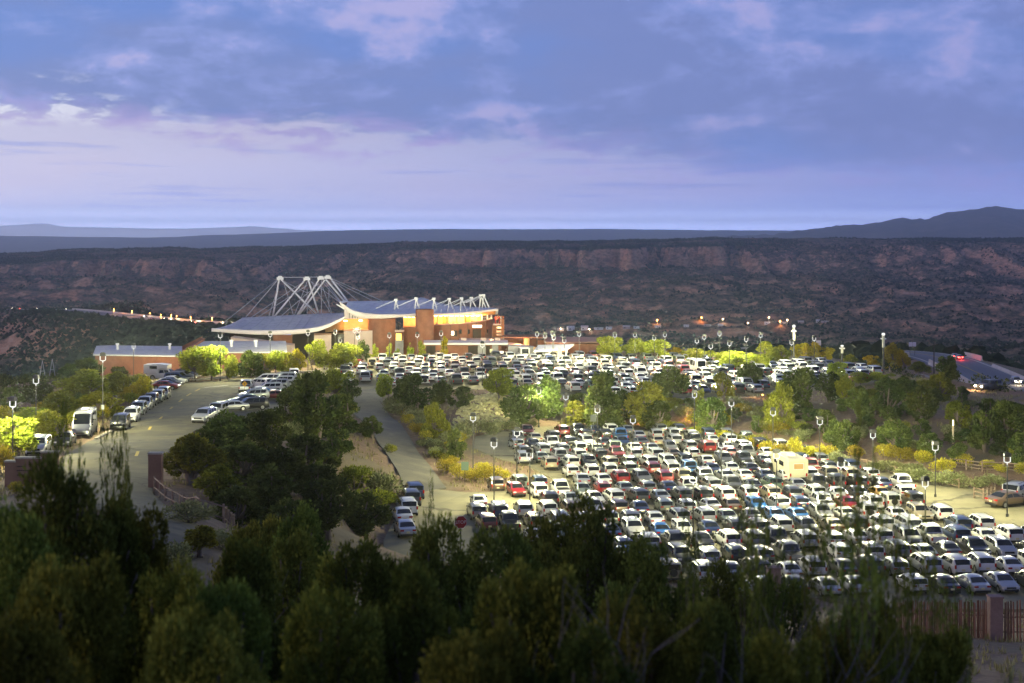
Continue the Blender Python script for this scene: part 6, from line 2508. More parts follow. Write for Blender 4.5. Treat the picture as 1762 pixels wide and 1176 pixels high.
for k, (px, red, e) in enumerate(((14, False, 2500), (30, True, 0), (57, False, 2500), (73, False, 1800), (110, False, 1800), (242, False, 2500), (262, True, 500), (275, False, 4500), (290, False, 4500), (322, False, 4500), (345, True, 500), (372, False, 2500))):
    a, b = at_px(L1 if not red else L2, px)
    traffic(b if not red else a, a if not red else b, ('oncoming car with white headlights on the far highway, %s from the west' if not red else 'car with red tail lights on the far highway, %s from the west') % ORD[k], red, e, 'cars on the far highway', 2.6)

# ------------------------------------------------------------------ vegetation
def leaf_cloud(centres, radii, n, size, r_, flat=.8, up=.3, shell=.55, aspect=.55):
    """n leaf quads spread through blobs: (verts, faces)"""
    centres = np.array(centres)
    radii = np.array(radii)
    p = radii ** 2
    p = p / p.sum()
    idx = r_.choice(len(centres), n, p=p)
    d = r_.normal(size=(n, 3))
    d /= np.linalg.norm(d, axis=1, keepdims=True)
    rad = radii[idx] * (shell + (1 - shell) * r_.random(n)) ** .7 * (0.75 + .4 * r_.random(n))
    off = d * rad[:, None]
    off[:, 2] *= flat
    c = centres[idx] + off
    # leaf frame: leans outwards and up
    ax = d + r_.normal(size=(n, 3)) * .55
    ax[:, 2] += up
    ax /= np.linalg.norm(ax, axis=1, keepdims=True)
    q = np.cross(ax, r_.normal(size=(n, 3)))
    q /= np.linalg.norm(q, axis=1, keepdims=True) + 1e-9
    s = size * (0.55 + .9 * r_.random(n))[:, None]
    a = c - ax * s * .5
    b = c + ax * s * .1 + q * s * aspect * .5
    e = c + ax * s * .6
    f = c + ax * s * .1 - q * s * aspect * .5
    V = np.stack([a, b, e, f], 1).reshape(-1, 3)
    F = np.arange(n * 4).reshape(n, 4)
    return V, F


def trunk_mesh(name, limbs, m):
    mb = MB()
    for pts, r0, r1 in limbs:
        k = len(pts)
        mb.tube(pts, [r0 + (r1 - r0) * q / (k - 1) for q in range(k)], 6)
    return mb.mesh(name, m, True)


def make_tree(seed, kind, n, size, leaf, bark=None, lobes=14, trunk_r=.09):
    """unit tree: crown about 1 wide (x,y within +-.5) and 1 tall"""
    r_ = np.random.default_rng(seed)
    C, Rr = [], []
    limbs = []
    if kind == 'juniper':
        for k in range(lobes):
            a = r_.random() * 6.283
            h = .10 + .74 * r_.random() ** .85
            wd = .36 * math.sin(min(1, (h + .12) / .5) * math.pi / 2) * (1 - .55 * max(0, h - .5) / .5)
            q = wd * (.35 + .65 * r_.random())
            C.append((q * math.cos(a), q * math.sin(a), h))
            Rr.append(.11 + .08 * r_.random() - .03 * h)
        C.append((r_.normal() * .05, r_.normal() * .05, .88))
        Rr.append(.10)
        flat = 1.05
    elif kind == 'dome':
        for k in range(lobes):
            a = r_.random() * 6.283
            h = .06 + .84 * r_.random() ** .9
            wd = .43 * math.sqrt(max(.02, 1 - ((h - .42) / .50) ** 2)) * (.9 + .2 * math.sin(3 * a + seed))
            q = wd * (.45 + .55 * r_.random())
            C.append((q * math.cos(a), q * math.sin(a), h))
            Rr.append(.035 + .085 * r_.random() ** 1.3)
        flat = 1.1
    elif kind == 'round':
        for k in range(lobes):
            a = r_.random() * 6.283
            h = .24 + .62 * r_.random()
            wd = .40 * math.sqrt(max(.03, 1 - ((h - .52) / .46) ** 2))
            q = wd * (.3 + .7 * r_.random())
            C.append((q * math.cos(a), q * math.sin(a), h))
            Rr.append(.10 + .07 * r_.random())
        C.append((0, 0, .86))
        Rr.append(.1)
        flat = .9
    elif kind == 'column':
        for k in range(lobes):
            a = r_.random() * 6.283
            h = .14 + .76 * r_.random()
            wd = .26 * (1 - .75 * h) + .08
            q = wd * r_.random()
            C.append((q * math.cos(a), q * math.sin(a), h))
            Rr.append(.12 - .05 * h)
        C.append((0, 0, .92))
        Rr.append(.05)
        flat = 1.3
    elif kind == 'weep':
        for k in range(lobes):
            a = r_.random() * 6.283
            h = .2 + .68 * r_.random()
            q = .36 * math.sqrt(max(.05, 1 - (h / 1.0) ** 2)) * (.4 + .6 * r_.random())
            C.append((q * math.cos(a), q * math.sin(a), h))
            Rr.append(.10 + .05 * r_.random())
        flat = 1.5
    elif kind == 'sparse':
        for k in range(lobes):
            a = r_.random() * 6.283
            h = .35 + .62 * r_.random()
            q = .34 * r_.random() ** .6
            C.append((q * math.cos(a), q * math.sin(a), h))
            Rr.append(.045 + .05 * r_.random())
        flat = 1.3
    up = {'dome': .35, 'juniper': .55, 'round': .25, 'column': .9, 'weep': -.9, 'sparse': .6}[kind]
    V, F = leaf_cloud(C, Rr, n, size, r_, flat, up)
    V[:, 2] = np.maximum(V[:, 2], .02)
    crown = np_mesh('crown', V, F, leaf)
    nst = 3 if kind in ('juniper', 'dome') else (2 if kind == 'sparse' else 1)
    for s in range(nst):
        b0 = Vector((r_.normal() * .015, r_.normal() * .015, -.06))
        m1 = Vector((r_.normal() * .05, r_.normal() * .05, .22))
        limbs.append(([b0, m1], trunk_r * .55, trunk_r * .42))
        for c, q in list(zip(C, Rr))[s::nst]:
            e = Vector(c)
            md = m1.lerp(e, .5) + Vector((r_.normal() * .02, r_.normal() * .02, -.03))
            limbs.append(([m1, md, e], trunk_r * .30, trunk_r * .08))
    return crown, trunk_mesh('trunk', limbs, bark or M_BARK)


def make_shrub(seed, n, size, leaf, up=.9, spread=1.0):
    """unit shrub: dome of upright twigs, 1 wide, 1 tall"""
    r_ = np.random.default_rng(seed)
    C, Rr = [], []
    for k in range(9):
        a = r_.random() * 6.283
        q = .33 * math.sqrt(r_.random())
        C.append((q * math.cos(a), q * math.sin(a), .42 + .22 * r_.random() - q * .3))
        Rr.append(.20 + .10 * r_.random())
    V, F = leaf_cloud(C, Rr, n, size, r_, 1.1, up, .45, .4)
    V[:, 2] = np.maximum(V[:, 2], .0)
    crown = np_mesh('foliage', V, F, leaf)
    mb = MB()
    for k in range(7):
        a = r_.random() * 6.283
        mb.tube([(0, 0, -.1), (.2 * math.cos(a), .2 * math.sin(a), .25), (.33 * math.cos(a), .33 * math.sin(a), .55)], [.02, .014, .006], 4)
    return crown, mb.mesh('stems', M_BARK)


LIB = {}
for k in range(4):
    LIB['jun%d' % k] = make_tree(100 + k, 'juniper', 5200, .060, L_JUN, None, 20)
for k in range(3):
    LIB['oli%d' % k] = make_tree(140 + k, 'juniper', 5200, .058, L_OLIVE, None, 19)
for k in range(3):
    LIB['lim%d' % k] = make_tree(160 + k, 'round', 4600, .055, L_LIME, None, 22, .05)
for k in range(2):
    LIB['gold%d' % k] = make_tree(180 + k, 'round', 4200, .055, L_GOLD, None, 16, .05)
LIB['weep0'] = make_tree(190, 'weep', 4400, .065, L_GOLD, None, 18, .06)
for k in range(2):
    LIB['col%d' % k] = make_tree(200 + k, 'column', 1700, .08, L_LIME, None, 14, .05)
LIB['cgold0'] = make_tree(206, 'column', 1900, .08, L_GOLD, None, 14, .05)
for k in range(4):
    LIB['near%d' % k] = make_tree(220 + k, 'dome', 52000, .0175, L_JUNF if k % 2 == 0 else L_JUNO, M_BARK, 75, .06)
for k in range(2):
    LIB['spar%d' % k] = make_tree(240 + k, 'sparse', 2600, .026, L_JUNF, M_BARK, 30, .03)
for k in range(3):
    LIB['sage%d' % k] = make_shrub(300 + k, 1300, .085, L_SAGE)
for k in range(3):
    LIB['rab%d' % k] = make_shrub(320 + k, 1400, .08, L_RAB)
for k in range(2):
    LIB['osh%d' % k] = make_shrub(340 + k, 1400, .085, L_OLIVE, .7)
tr = random.Random(5)
NKEY = {p: sum(1 for q in LIB if q.rstrip('0123456789') == p) for p in {q.rstrip('0123456789') for q in LIB}}


def plant(px, base, wpx, top, kind, label, group=None, d=None, name=None, cat=None):
    if d is None:
        x, y, _ = GR(px, base, 0, z_smooth)
    else:
        x, y = XX(px, d), d
    z = ZG(x, y)
    W = wpx / FPX * y
    H = max(.5, ZZ(top, y) - z)
    if kind == 'near':
        W = max(W, .52 * H)
    key = kind + str(tr.randrange(NKEY[kind]))
    cr_, tk = LIB[key]
    shrub = kind in ('sage', 'rab', 'osh')
    nm = name or {'jun': 'juniper_tree', 'near': 'juniper_tree', 'oli': 'juniper_tree', 'lim': 'broadleaf_tree', 'gold': 'broadleaf_tree', 'weep': 'willow_tree', 'col': 'poplar_tree', 'cgold': 'poplar_tree', 'spar': 'sapling', 'sage': 'sagebrush', 'rab': 'rabbitbrush', 'osh': 'shrub'}[kind]
    t = thing(nm, label, cat or ('shrub' if shrub else 'tree'), (x, y, z - (.05 if shrub else 0)), tr.uniform(0, 6.28), group)
    sx = W / (.95 if not shrub else .92)
    sc = (sx, sx, H / (.98 if not shrub else .86))
    put('crown' if not shrub else 'foliage', cr_, t, scale=sc)
    put('trunk' if not shrub else 'stems', tk, t, scale=sc)
    return t


# --- west verge
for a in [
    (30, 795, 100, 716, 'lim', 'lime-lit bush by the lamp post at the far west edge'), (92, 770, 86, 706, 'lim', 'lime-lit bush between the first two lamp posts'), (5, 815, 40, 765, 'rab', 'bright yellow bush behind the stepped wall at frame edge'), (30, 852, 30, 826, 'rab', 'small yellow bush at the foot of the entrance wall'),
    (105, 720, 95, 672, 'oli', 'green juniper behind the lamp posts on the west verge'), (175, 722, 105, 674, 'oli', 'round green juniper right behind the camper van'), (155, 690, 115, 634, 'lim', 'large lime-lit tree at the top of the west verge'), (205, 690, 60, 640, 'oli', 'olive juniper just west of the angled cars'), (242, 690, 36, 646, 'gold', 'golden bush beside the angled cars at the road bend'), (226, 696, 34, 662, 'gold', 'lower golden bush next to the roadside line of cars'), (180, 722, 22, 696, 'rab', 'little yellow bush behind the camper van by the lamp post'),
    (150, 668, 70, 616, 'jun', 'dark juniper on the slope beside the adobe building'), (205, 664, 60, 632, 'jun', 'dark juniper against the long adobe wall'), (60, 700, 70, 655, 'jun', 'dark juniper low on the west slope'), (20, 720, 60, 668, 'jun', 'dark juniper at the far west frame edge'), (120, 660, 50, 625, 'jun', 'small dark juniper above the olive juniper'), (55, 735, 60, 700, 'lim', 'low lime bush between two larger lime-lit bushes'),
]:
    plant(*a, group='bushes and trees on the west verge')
# --- trees before the theatre
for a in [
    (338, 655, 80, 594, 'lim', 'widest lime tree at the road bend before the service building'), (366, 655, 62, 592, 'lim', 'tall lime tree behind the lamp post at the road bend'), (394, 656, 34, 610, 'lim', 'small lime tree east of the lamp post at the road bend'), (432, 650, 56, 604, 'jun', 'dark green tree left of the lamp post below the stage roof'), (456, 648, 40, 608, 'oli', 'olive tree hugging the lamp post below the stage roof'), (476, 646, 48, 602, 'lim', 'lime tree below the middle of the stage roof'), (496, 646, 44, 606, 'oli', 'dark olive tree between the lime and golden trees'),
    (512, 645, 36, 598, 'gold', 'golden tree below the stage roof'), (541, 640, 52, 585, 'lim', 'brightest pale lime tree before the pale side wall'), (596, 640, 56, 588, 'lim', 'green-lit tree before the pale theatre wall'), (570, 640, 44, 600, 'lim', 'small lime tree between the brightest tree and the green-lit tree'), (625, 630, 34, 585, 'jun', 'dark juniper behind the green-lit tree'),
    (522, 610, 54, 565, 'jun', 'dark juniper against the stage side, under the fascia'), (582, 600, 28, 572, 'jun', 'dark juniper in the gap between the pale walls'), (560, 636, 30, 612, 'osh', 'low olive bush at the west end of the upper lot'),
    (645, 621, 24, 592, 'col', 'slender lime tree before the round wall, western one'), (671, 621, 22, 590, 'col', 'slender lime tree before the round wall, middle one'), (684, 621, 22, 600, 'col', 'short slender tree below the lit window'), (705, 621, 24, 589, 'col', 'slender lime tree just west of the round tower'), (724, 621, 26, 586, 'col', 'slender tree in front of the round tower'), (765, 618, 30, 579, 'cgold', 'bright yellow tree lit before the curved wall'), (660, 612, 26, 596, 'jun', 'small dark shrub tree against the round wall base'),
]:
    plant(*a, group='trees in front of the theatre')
# --- north-east edge of the upper lot
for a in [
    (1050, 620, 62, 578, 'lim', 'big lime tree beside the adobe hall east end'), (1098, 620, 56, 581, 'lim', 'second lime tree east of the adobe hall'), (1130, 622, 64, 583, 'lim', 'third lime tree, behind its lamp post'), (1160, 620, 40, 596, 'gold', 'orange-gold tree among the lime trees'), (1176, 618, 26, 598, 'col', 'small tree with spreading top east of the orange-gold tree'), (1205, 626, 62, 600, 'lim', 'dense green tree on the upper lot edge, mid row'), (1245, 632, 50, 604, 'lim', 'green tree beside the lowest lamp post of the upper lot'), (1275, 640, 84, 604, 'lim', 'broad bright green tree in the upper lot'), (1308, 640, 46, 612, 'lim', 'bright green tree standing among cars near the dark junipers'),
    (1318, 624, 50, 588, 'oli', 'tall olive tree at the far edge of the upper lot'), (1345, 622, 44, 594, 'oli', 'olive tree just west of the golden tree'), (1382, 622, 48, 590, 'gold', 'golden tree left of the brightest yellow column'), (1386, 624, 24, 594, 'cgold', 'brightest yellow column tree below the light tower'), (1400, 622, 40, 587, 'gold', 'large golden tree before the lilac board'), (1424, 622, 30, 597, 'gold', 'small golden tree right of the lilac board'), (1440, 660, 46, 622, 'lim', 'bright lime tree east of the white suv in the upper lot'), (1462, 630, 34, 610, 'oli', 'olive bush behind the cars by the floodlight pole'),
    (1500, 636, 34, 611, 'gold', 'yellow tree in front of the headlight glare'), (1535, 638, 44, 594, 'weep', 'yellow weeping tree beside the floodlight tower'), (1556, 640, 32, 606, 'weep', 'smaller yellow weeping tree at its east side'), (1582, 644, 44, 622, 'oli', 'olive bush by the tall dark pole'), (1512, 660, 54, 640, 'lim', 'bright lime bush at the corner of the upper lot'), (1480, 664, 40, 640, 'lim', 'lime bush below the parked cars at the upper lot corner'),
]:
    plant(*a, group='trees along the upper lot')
# --- bank between the entrance road and the ramp
for a in [
    (545, 762, 112, 640, 'jun', 'tallest dark juniper on the bank, top above the parked cars'), (578, 690, 62, 632, 'lim', 'bright lime juniper beside the ramp head'), (505, 740, 80, 668, 'jun', 'dark juniper left of the tallest on the bank'), (590, 748, 84, 680, 'jun', 'dark juniper beside the ramp, below the lime one'), (465, 790, 100, 706, 'jun', 'dark juniper in front of the black suv'), (392, 790, 110, 706, 'jun', 'dark juniper before the lowest silver suvs'), (330, 835, 124, 746, 'oli', 'olive juniper beside the gate wall pier'), (420, 835, 130, 760, 'jun', 'dark juniper in the middle of the bank'), (520, 830, 110, 750, 'jun', 'dark juniper above the bare bank soil'), (575, 802, 70, 738, 'jun', 'dark juniper at the top of the bare bank soil'),
    (352, 800, 84, 738, 'jun', 'dark juniper between the gate pier and the silver suvs'), (430, 775, 90, 712, 'jun', 'dark juniper crowding in front of the silver sedan'), (490, 850, 110, 770, 'jun', 'dark juniper filling the heart of the bank'), (545, 870, 100, 800, 'jun', 'dark juniper just below the heart of the bank'), (405, 905, 100, 838, 'jun', 'dark juniper right above the rail fence curve'), (600, 700, 50, 652, 'jun', 'dark juniper squeezed under the bright lime one'), (520, 690, 60, 652, 'jun', 'dark juniper behind the white suvs at the bank top'),
    (640, 755, 46, 716, 'jun', 'spiky small juniper leaning over the ramp'), (470, 905, 140, 800, 'jun', 'dark juniper low on the bank behind the rail fence'), (560, 930, 130, 822, 'jun', 'dark juniper below the pale bare bank'), (625, 925, 110, 846, 'jun', 'pointed dark juniper left of the line of cars'), (500, 960, 120, 860, 'jun', 'dark juniper in the shadow at the bank foot'), (440, 700, 40, 690, 'osh', 'low bush beside the black suv'), (375, 862, 90, 800, 'oli', 'grey olive juniper behind the rail fence'), (610, 845, 60, 798, 'osh', 'olive bush at the foot of the bare bank'), (655, 860, 70, 805, 'sage', 'grey-green bush beside the ramp foot'), (640, 878, 76, 838, 'osh', 'olive bush left of the line of cars at the ramp foot'), (668, 866, 40, 846, 'rab', 'yellow bush beside the line of cars at the ramp foot'), (672, 780, 22, 762, 'osh', 'small olive bush on the ramp west edge'), (604, 712, 20, 694, 'rab', 'small yellow bush at the ramp west edge'),
    (345, 958, 100, 905, 'oli', 'olive juniper at the end of the drive'), (312, 975, 80, 925, 'sage', 'grey sagebrush at the end of the drive'), (380, 945, 70, 908, 'sage', 'grey sagebrush below the rail fence at the drive'),
    (330, 900, 90, 858, 'sage', 'grey sagebrush inside the curve of the rail fence'), (420, 880, 80, 836, 'sage', 'grey sagebrush above the rail fence'), (455, 845, 60, 812, 'sage', 'grey sagebrush among junipers in the middle of the bank'),
]:
    plant(*a, group='junipers and bushes on the bank beside the ramp')
# --- bank between the lots
for a in [
    (665, 690, 40, 643, 'lim', 'bright lime bush tree at the ramp head, east side'), (715, 708, 80, 645, 'jun', 'dark juniper below the upper lot beside the ramp'), (764, 708, 62, 652, 'jun', 'dark juniper at the west side of the stone slope'), (690, 694, 40, 652, 'jun', 'small dark juniper next to the bright olive one'), (750, 758, 54, 692, 'oli', 'green juniper in front of the dark pair by the stone slope'), (785, 795, 46, 740, 'jun', 'upright dark juniper beside the shrub island'), (860, 692, 64, 632, 'lim', 'bright yellow-green bush tree at the top of the stone slope'), (906, 738, 88, 662, 'jun', 'dark juniper right of the stone slope'), (938, 722, 80, 645, 'jun', 'taller dark juniper behind the lamp post at the lot far edge'), (1035, 738, 100, 642, 'jun', 'broad dark juniper above the far row of the lower lot'), (990, 735, 60, 690, 'oli', 'olive juniper between two dark ones on the bank'),
    (1112, 735, 90, 655, 'oli', 'olive juniper right of the broad dark one'), (1150, 690, 80, 630, 'jun', 'dark juniper hiding part of the upper lot'), (1130, 740, 66, 690, 'jun', 'dark upright juniper by the orange soil patch'), (1222, 745, 70, 684, 'jun', 'dark juniper beside the bank lamp post'), (1245, 690, 50, 640, 'oli', 'olive juniper at the upper lot front edge'), (1292, 668, 54, 624, 'jun', 'dark juniper standing in front of the upper lot cars'), (1205, 700, 34, 660, 'col', 'small upright tree by the pale kerb'), (1340, 745, 62, 655, 'oli', 'feathery green poplar-like tree on the bank'), (1378, 705, 90, 634, 'jun', 'broad dark juniper before the white suv'), (1428, 692, 62, 640, 'jun', 'dark juniper left of the lime tree'), (1455, 700, 50, 646, 'oli', 'green juniper below the bright lime tree'),
    (1525, 722, 80, 654, 'jun', 'round dark juniper on the east hill'), (1480, 720, 60, 668, 'jun', 'dark juniper left of the round one on the east hill'), (1585, 725, 62, 664, 'jun', 'dark juniper right of the round one on the east hill'), (1622, 690, 54, 640, 'oli', 'olive-green juniper near the rail fence on the hilltop'), (1632, 660, 50, 612, 'jun', 'dark tree in front of the red tail lights'), (1650, 740, 60, 690, 'oli', 'olive juniper near the slender glowing post'), (1692, 775, 66, 706, 'jun', 'dark juniper right of the slender glowing post'), (1735, 765, 76, 690, 'jun', 'large dark juniper at the east frame edge'), (1700, 712, 44, 686, 'jun', 'dark juniper under the highway barrier'), (1745, 722, 50, 692, 'jun', 'dark juniper below the highway at the east edge'), (1450, 780, 70, 722, 'jun', 'dark juniper behind the golden shrubs, western one'), (1540, 778, 78, 722, 'jun', 'dark juniper behind the golden shrubs, middle one'), (1600, 790, 50, 745, 'jun', 'dark juniper behind the golden shrubs, eastern one'), (1650, 795, 50, 762, 'jun', 'low dark juniper above the rail fence'), (1755, 800, 50, 745, 'jun', 'dark juniper behind the rail fence at the east edge'), (1560, 690, 46, 650, 'jun', 'dark juniper upslope on the east hill'), (1420, 748, 44, 706, 'jun', 'dark juniper on the pink slope near the lamp post'),
    (800, 700, 44, 665, 'jun', 'dark juniper above the stone slope west end'), (1075, 725, 54, 672, 'jun', 'dark juniper between the broad one and the olive one'),
]:
    plant(*a, group='junipers on the bank between the lots and the east hill')
# --- low shrubs: rabbitbrush and sagebrush, named by where they stand
SHR = [
    ('yellow shrub island beside the ramp', 'rab', [(768, 815, 34, 788), (792, 825, 40, 796), (842, 828, 54, 800), (868, 826, 34, 806), (815, 828, 40, 806), (778, 800, 26, 784), (832, 812, 30, 794)]),
    ('grey sagebrush row down the ramp', 'sage', [(668, 704, 40, 682), (684, 714, 46, 690), (700, 722, 44, 694), (716, 728, 42, 702), (727, 742, 44, 714), (745, 772, 34, 752), (757, 788, 36, 766), (772, 770, 46, 738), (790, 755, 50, 728)]),
    ('sagebrush at the foot of the stone slope', 'sage', [(820, 748, 54, 720), (848, 748, 50, 722), (872, 742, 36, 720), (893, 740, 34, 720), (912, 739, 30, 722)]),
    ('yellow-green shrubs along the lower lot far edge', 'osh', [(1140, 739, 40, 722), (1160, 741, 42, 724), (1200, 748, 40, 732), (1225, 754, 44, 736), (1250, 758, 36, 740), (1275, 764, 40, 746), (1305, 770, 40, 746), (980, 736, 26, 722), (1062, 736, 30, 724)]),
    ('pale yellow shrubs along the gravel edge', 'rab', [(1248, 760, 26, 740), (1300, 775, 30, 752), (1322, 782, 36, 758), (1345, 790, 40, 762), (1368, 792, 36, 752), (1388, 796, 40, 766)]),
    ('golden shrubs above the rail fence', 'rab', [(1420, 792, 40, 764), (1475, 790, 30, 764), (1524, 790, 34, 762), (1552, 794, 46, 768), (1590, 800, 34, 774), (1622, 815, 44, 786), (1660, 800, 32, 780), (1700, 804, 28, 790), (1722, 812, 34, 798), (1757, 815, 30, 795)]),
    ('sagebrush on the slope below the golden shrubs', 'sage', [(1440, 800, 44, 775), (1465, 812, 40, 785), (1510, 812, 40, 790), (1535, 815, 46, 790), (1560, 826, 44, 800), (1590, 830, 48, 802), (1620, 836, 50, 806), (1650, 838, 44, 812), (1680, 842, 40, 818), (1575, 815, 40, 795), (1712, 838, 40, 815)]),
    ('sagebrush on the hillside under the upper lot', 'sage', [(1270, 700, 30, 686), (1292, 705, 34, 690), (1310, 712, 30, 698), (1255, 715, 26, 702), (1360, 752, 30, 738), (1395, 752, 34, 736), (1430, 735, 30, 720), (1480, 748, 34, 730)]),
]
NW = ['first', 'second', 'third', 'fourth', 'fifth', 'sixth', 'seventh', 'eighth', 'ninth', 'tenth', 'eleventh']
for grp, kd, lst in SHR:
    od = sorted(range(len(lst)), key=lambda i: lst[i][0])
    for rank, i in enumerate(od):
        q = lst[i]
        big = 'low' if (q[1] - q[3]) < 20 else ('tall' if (q[1] - q[3]) > 29 else 'rounded')
        colw = {'rab': 'yellow flowering', 'sage': 'grey-green', 'osh': 'yellow-green'}[kd]
        plant(*q, kd, '%s %s shrub, %s from west, %s' % (big, colw, NW[rank], grp), grp)

def ordinal(n):
    if n <= 20:
        return ORD[n - 1]
    t = {2: 'twenty', 3: 'thirty', 4: 'forty', 5: 'fifty'}[n // 10]
    return t + '-' + ORD[n % 10 - 1] if n % 10 else {2: 'twentieth', 3: 'thirtieth', 4: 'fortieth', 5: 'fiftieth'}[n // 10]


def infill(poly, n, kinds, wr, hr, label, grp, seed):
    q = random.Random(seed)
    done = []
    todo = []
    bx = [p[0] for p in poly]
    by = [p[1] for p in poly]
    tries = 0
    while len(done) < n and tries < 4000:
        tries += 1
        px, py = q.uniform(min(bx), max(bx)), q.uniform(min(by), max(by))
        if not in_px(px, py, poly) or any(abs(px - a) < wr[0] * .8 and abs(py - b) < 7 for a, b in done):
            continue
        x, y, _ = GR(px, py, 0, None, 90, 300, 160)
        if float(pave_sd(np.array([x]), np.array([y]))[0]) < .9:
            continue
        done.append((px, py))
        kd, w_, h_ = q.choice(kinds), q.uniform(*wr), q.uniform(*hr)
        todo.append((px, py, w_, py - h_, kd, y, h_))
    todo.sort()
    hm_ = sorted(t_[6] for t_ in todo)[len(todo) // 2]
    for k, (px, py, w_, tp, kd, y, h_) in enumerate(todo):
        lb = '%s %s, %s from the west %s' % ('taller' if h_ > hm_ else 'low', {'osh': 'olive bush', 'sage': 'grey-green sagebrush', 'rab': 'yellow rabbitbrush', 'jun': 'dark juniper bush'}[kd], ordinal(k + 1), label)
        plant(px, py, w_, tp, kd, lb, grp, y)


infill([(900, 692), (1180, 698), (1300, 692), (1400, 712), (1400, 765), (1320, 755), (1180, 732), (900, 734)], 46, ['osh', 'sage', 'osh', 'rab', 'jun'], (22, 40), (13, 24), 'on the bank between the lots', 'low bushes on the bank between the two parking lots', 1)
infill([(1400, 690), (1640, 690), (1762, 720), (1762, 790), (1640, 782), (1420, 770)], 44, ['osh', 'jun', 'sage', 'jun'], (24, 44), (14, 28), 'on the east hill slope', 'low bushes on the slope of the east hill', 2)
infill([(665, 692), (760, 735), (800, 760), (770, 812), (735, 775), (690, 730)], 16, ['sage', 'osh', 'rab'], (22, 36), (14, 22), 'on the ramp east side', 'low bushes along the east side of the ramp', 3)
infill([(560, 720), (610, 730), (650, 800), (660, 850), (560, 860), (540, 800)], 18, ['sage', 'osh', 'jun'], (20, 40), (12, 26), 'on the bare bank west of the ramp', 'low bushes on the bare bank west of the ramp', 4)
infill([(0, 720), (120, 690), (240, 660), (255, 690), (200, 720), (110, 745), (20, 800), (0, 790)], 26, ['osh', 'rab', 'osh', 'jun'], (26, 50), (16, 30), 'in the west verge', 'bushes filling the west verge', 5)
infill([(1500, 668), (1620, 660), (1660, 690), (1560, 690), (1450, 690)], 14, ['osh', 'jun'], (22, 36), (14, 24), 'at the crest of the east hill', 'bushes at the crest of the east hill', 6)
infill([(380, 745), (470, 735), (560, 760), (560, 900), (420, 900), (330, 860)], 22, ['jun', 'sage', 'jun', 'osh'], (30, 56), (18, 36), 'among the big bank junipers', 'low bushes among the junipers of the bank', 7)
infill([(590, 648), (640, 642), (740, 616), (580, 616), (560, 640)], 8, ['osh', 'rab'], (16, 26), (8, 14), 'at the upper lot west edge', 'small bushes at the west edge of the upper lot', 8)

# --- foreground junipers, close to the camera
FORE = [
    # px, depth, width px, top py, kind, label
    (196, 20, 105, 742, 'spar', 'thin juniper with tufted top and bare stems rising before the road'), (112, 22, 90, 742, 'spar', 'small tufted juniper top before the entrance wall'), (100, 17, 250, 800, 'near', 'large dark juniper before the entrance wall'), (10, 15, 190, 870, 'near', 'dark juniper at the near west frame edge'), (225, 19, 190, 855, 'near', 'dark juniper under the thin tufted one'), (120, 13, 300, 950, 'near', 'close dark juniper in the near west corner'),
    (300, 15, 230, 965, 'near', 'dark juniper left of the drive gap'), (330, 11.5, 260, 1040, 'near', 'low dark juniper at the bottom frame edge, west part'), (20, 11, 220, 1050, 'near', 'lowest dark juniper in the near west corner'), (620, 21, 250, 922, 'near', 'broad olive juniper in the middle foreground'), (505, 24, 110, 920, 'near', 'smaller juniper left of the broad olive one'), (745, 22, 150, 902, 'near', 'juniper in front of the line of cars'), (860, 21, 170, 905, 'near', 'juniper in front of the silver and red cars'), (1020, 24, 140, 866, 'near', 'tall foreground juniper reaching the middle rows'), (945, 26, 100, 880, 'near', 'narrow juniper between two taller ones in front of the lot'), (1120, 21, 150, 935, 'near', 'juniper right of the tall foreground one'), (1250, 24, 130, 972, 'near', 'juniper before the lower lot lamp post'), (1340, 26, 120, 990, 'near', 'juniper before the tall pink pier'),
    (560, 13, 330, 1010, 'near', 'close juniper filling the lower middle, western one'), (720, 14, 300, 965, 'near', 'close juniper filling the lower middle'), (920, 13, 280, 960, 'near', 'close olive juniper right of the lower middle'), (1080, 12, 240, 1025, 'near', 'close juniper with pale stems at lower right of middle'), (820, 10.5, 260, 1075, 'near', 'lowest juniper at the bottom frame edge, middle'), (1220, 13, 200, 1035, 'near', 'close juniper at the lower right'), (1350, 11.5, 130, 1080, 'near', 'small pointed juniper at the bottom edge, lower right'), (1000, 10.5, 220, 1090, 'near', 'low olive juniper at the bottom edge right of middle'), (1490, 18, 170, 1030, 'near', 'juniper in front of the coyote fence'), (1600, 15, 230, 1075, 'near', 'low juniper at the bottom edge before the coyote fence'), (1430, 13, 180, 1075, 'near', 'close juniper between pale bare branches'),
    (430, 19, 200, 925, 'near', 'dark juniper in the dark gap below the drive'), (390, 14, 230, 1000, 'near', 'close dark juniper west of the middle'), (520, 31, 150, 880, 'near', 'dark juniper between the bank foot and the broad olive one'), (445, 36, 130, 890, 'near', 'dark juniper under the end of the rail fence'),
    (1487, 14, 70, 755, 'spar', 'tall thin sapling blurred before the golden shrubs'), (1300, 15, 120, 870, 'spar', 'thin sapling before the blue cars'), (1400, 15, 120, 895, 'spar', 'thin sapling before the eastern rows'), (1540, 14, 120, 900, 'spar', 'thin sapling blurred before the white suvs'), (1190, 17, 90, 905, 'spar', 'thin sapling before the silver suv'), (1470, 13, 150, 860, 'spar', 'leafy sapling crossing the yellow car'), (1600, 16, 80, 940, 'spar', 'thin dark sapling near the white hatchback'), (1700, 12, 130, 1120, 'sage', 'sagebrush at the bottom right edge'), (740, 24, 60, 868, 'spar', 'blurred twig top before the ramp foot'), (1640, 16, 90, 1010, 'spar', 'small thin sapling before the coyote fence'),
]
for px, d, wpx, top, kd, lb in FORE:
    plant(px, 0, wpx, top, kd, lb, 'trees on the hill below the camera', d)


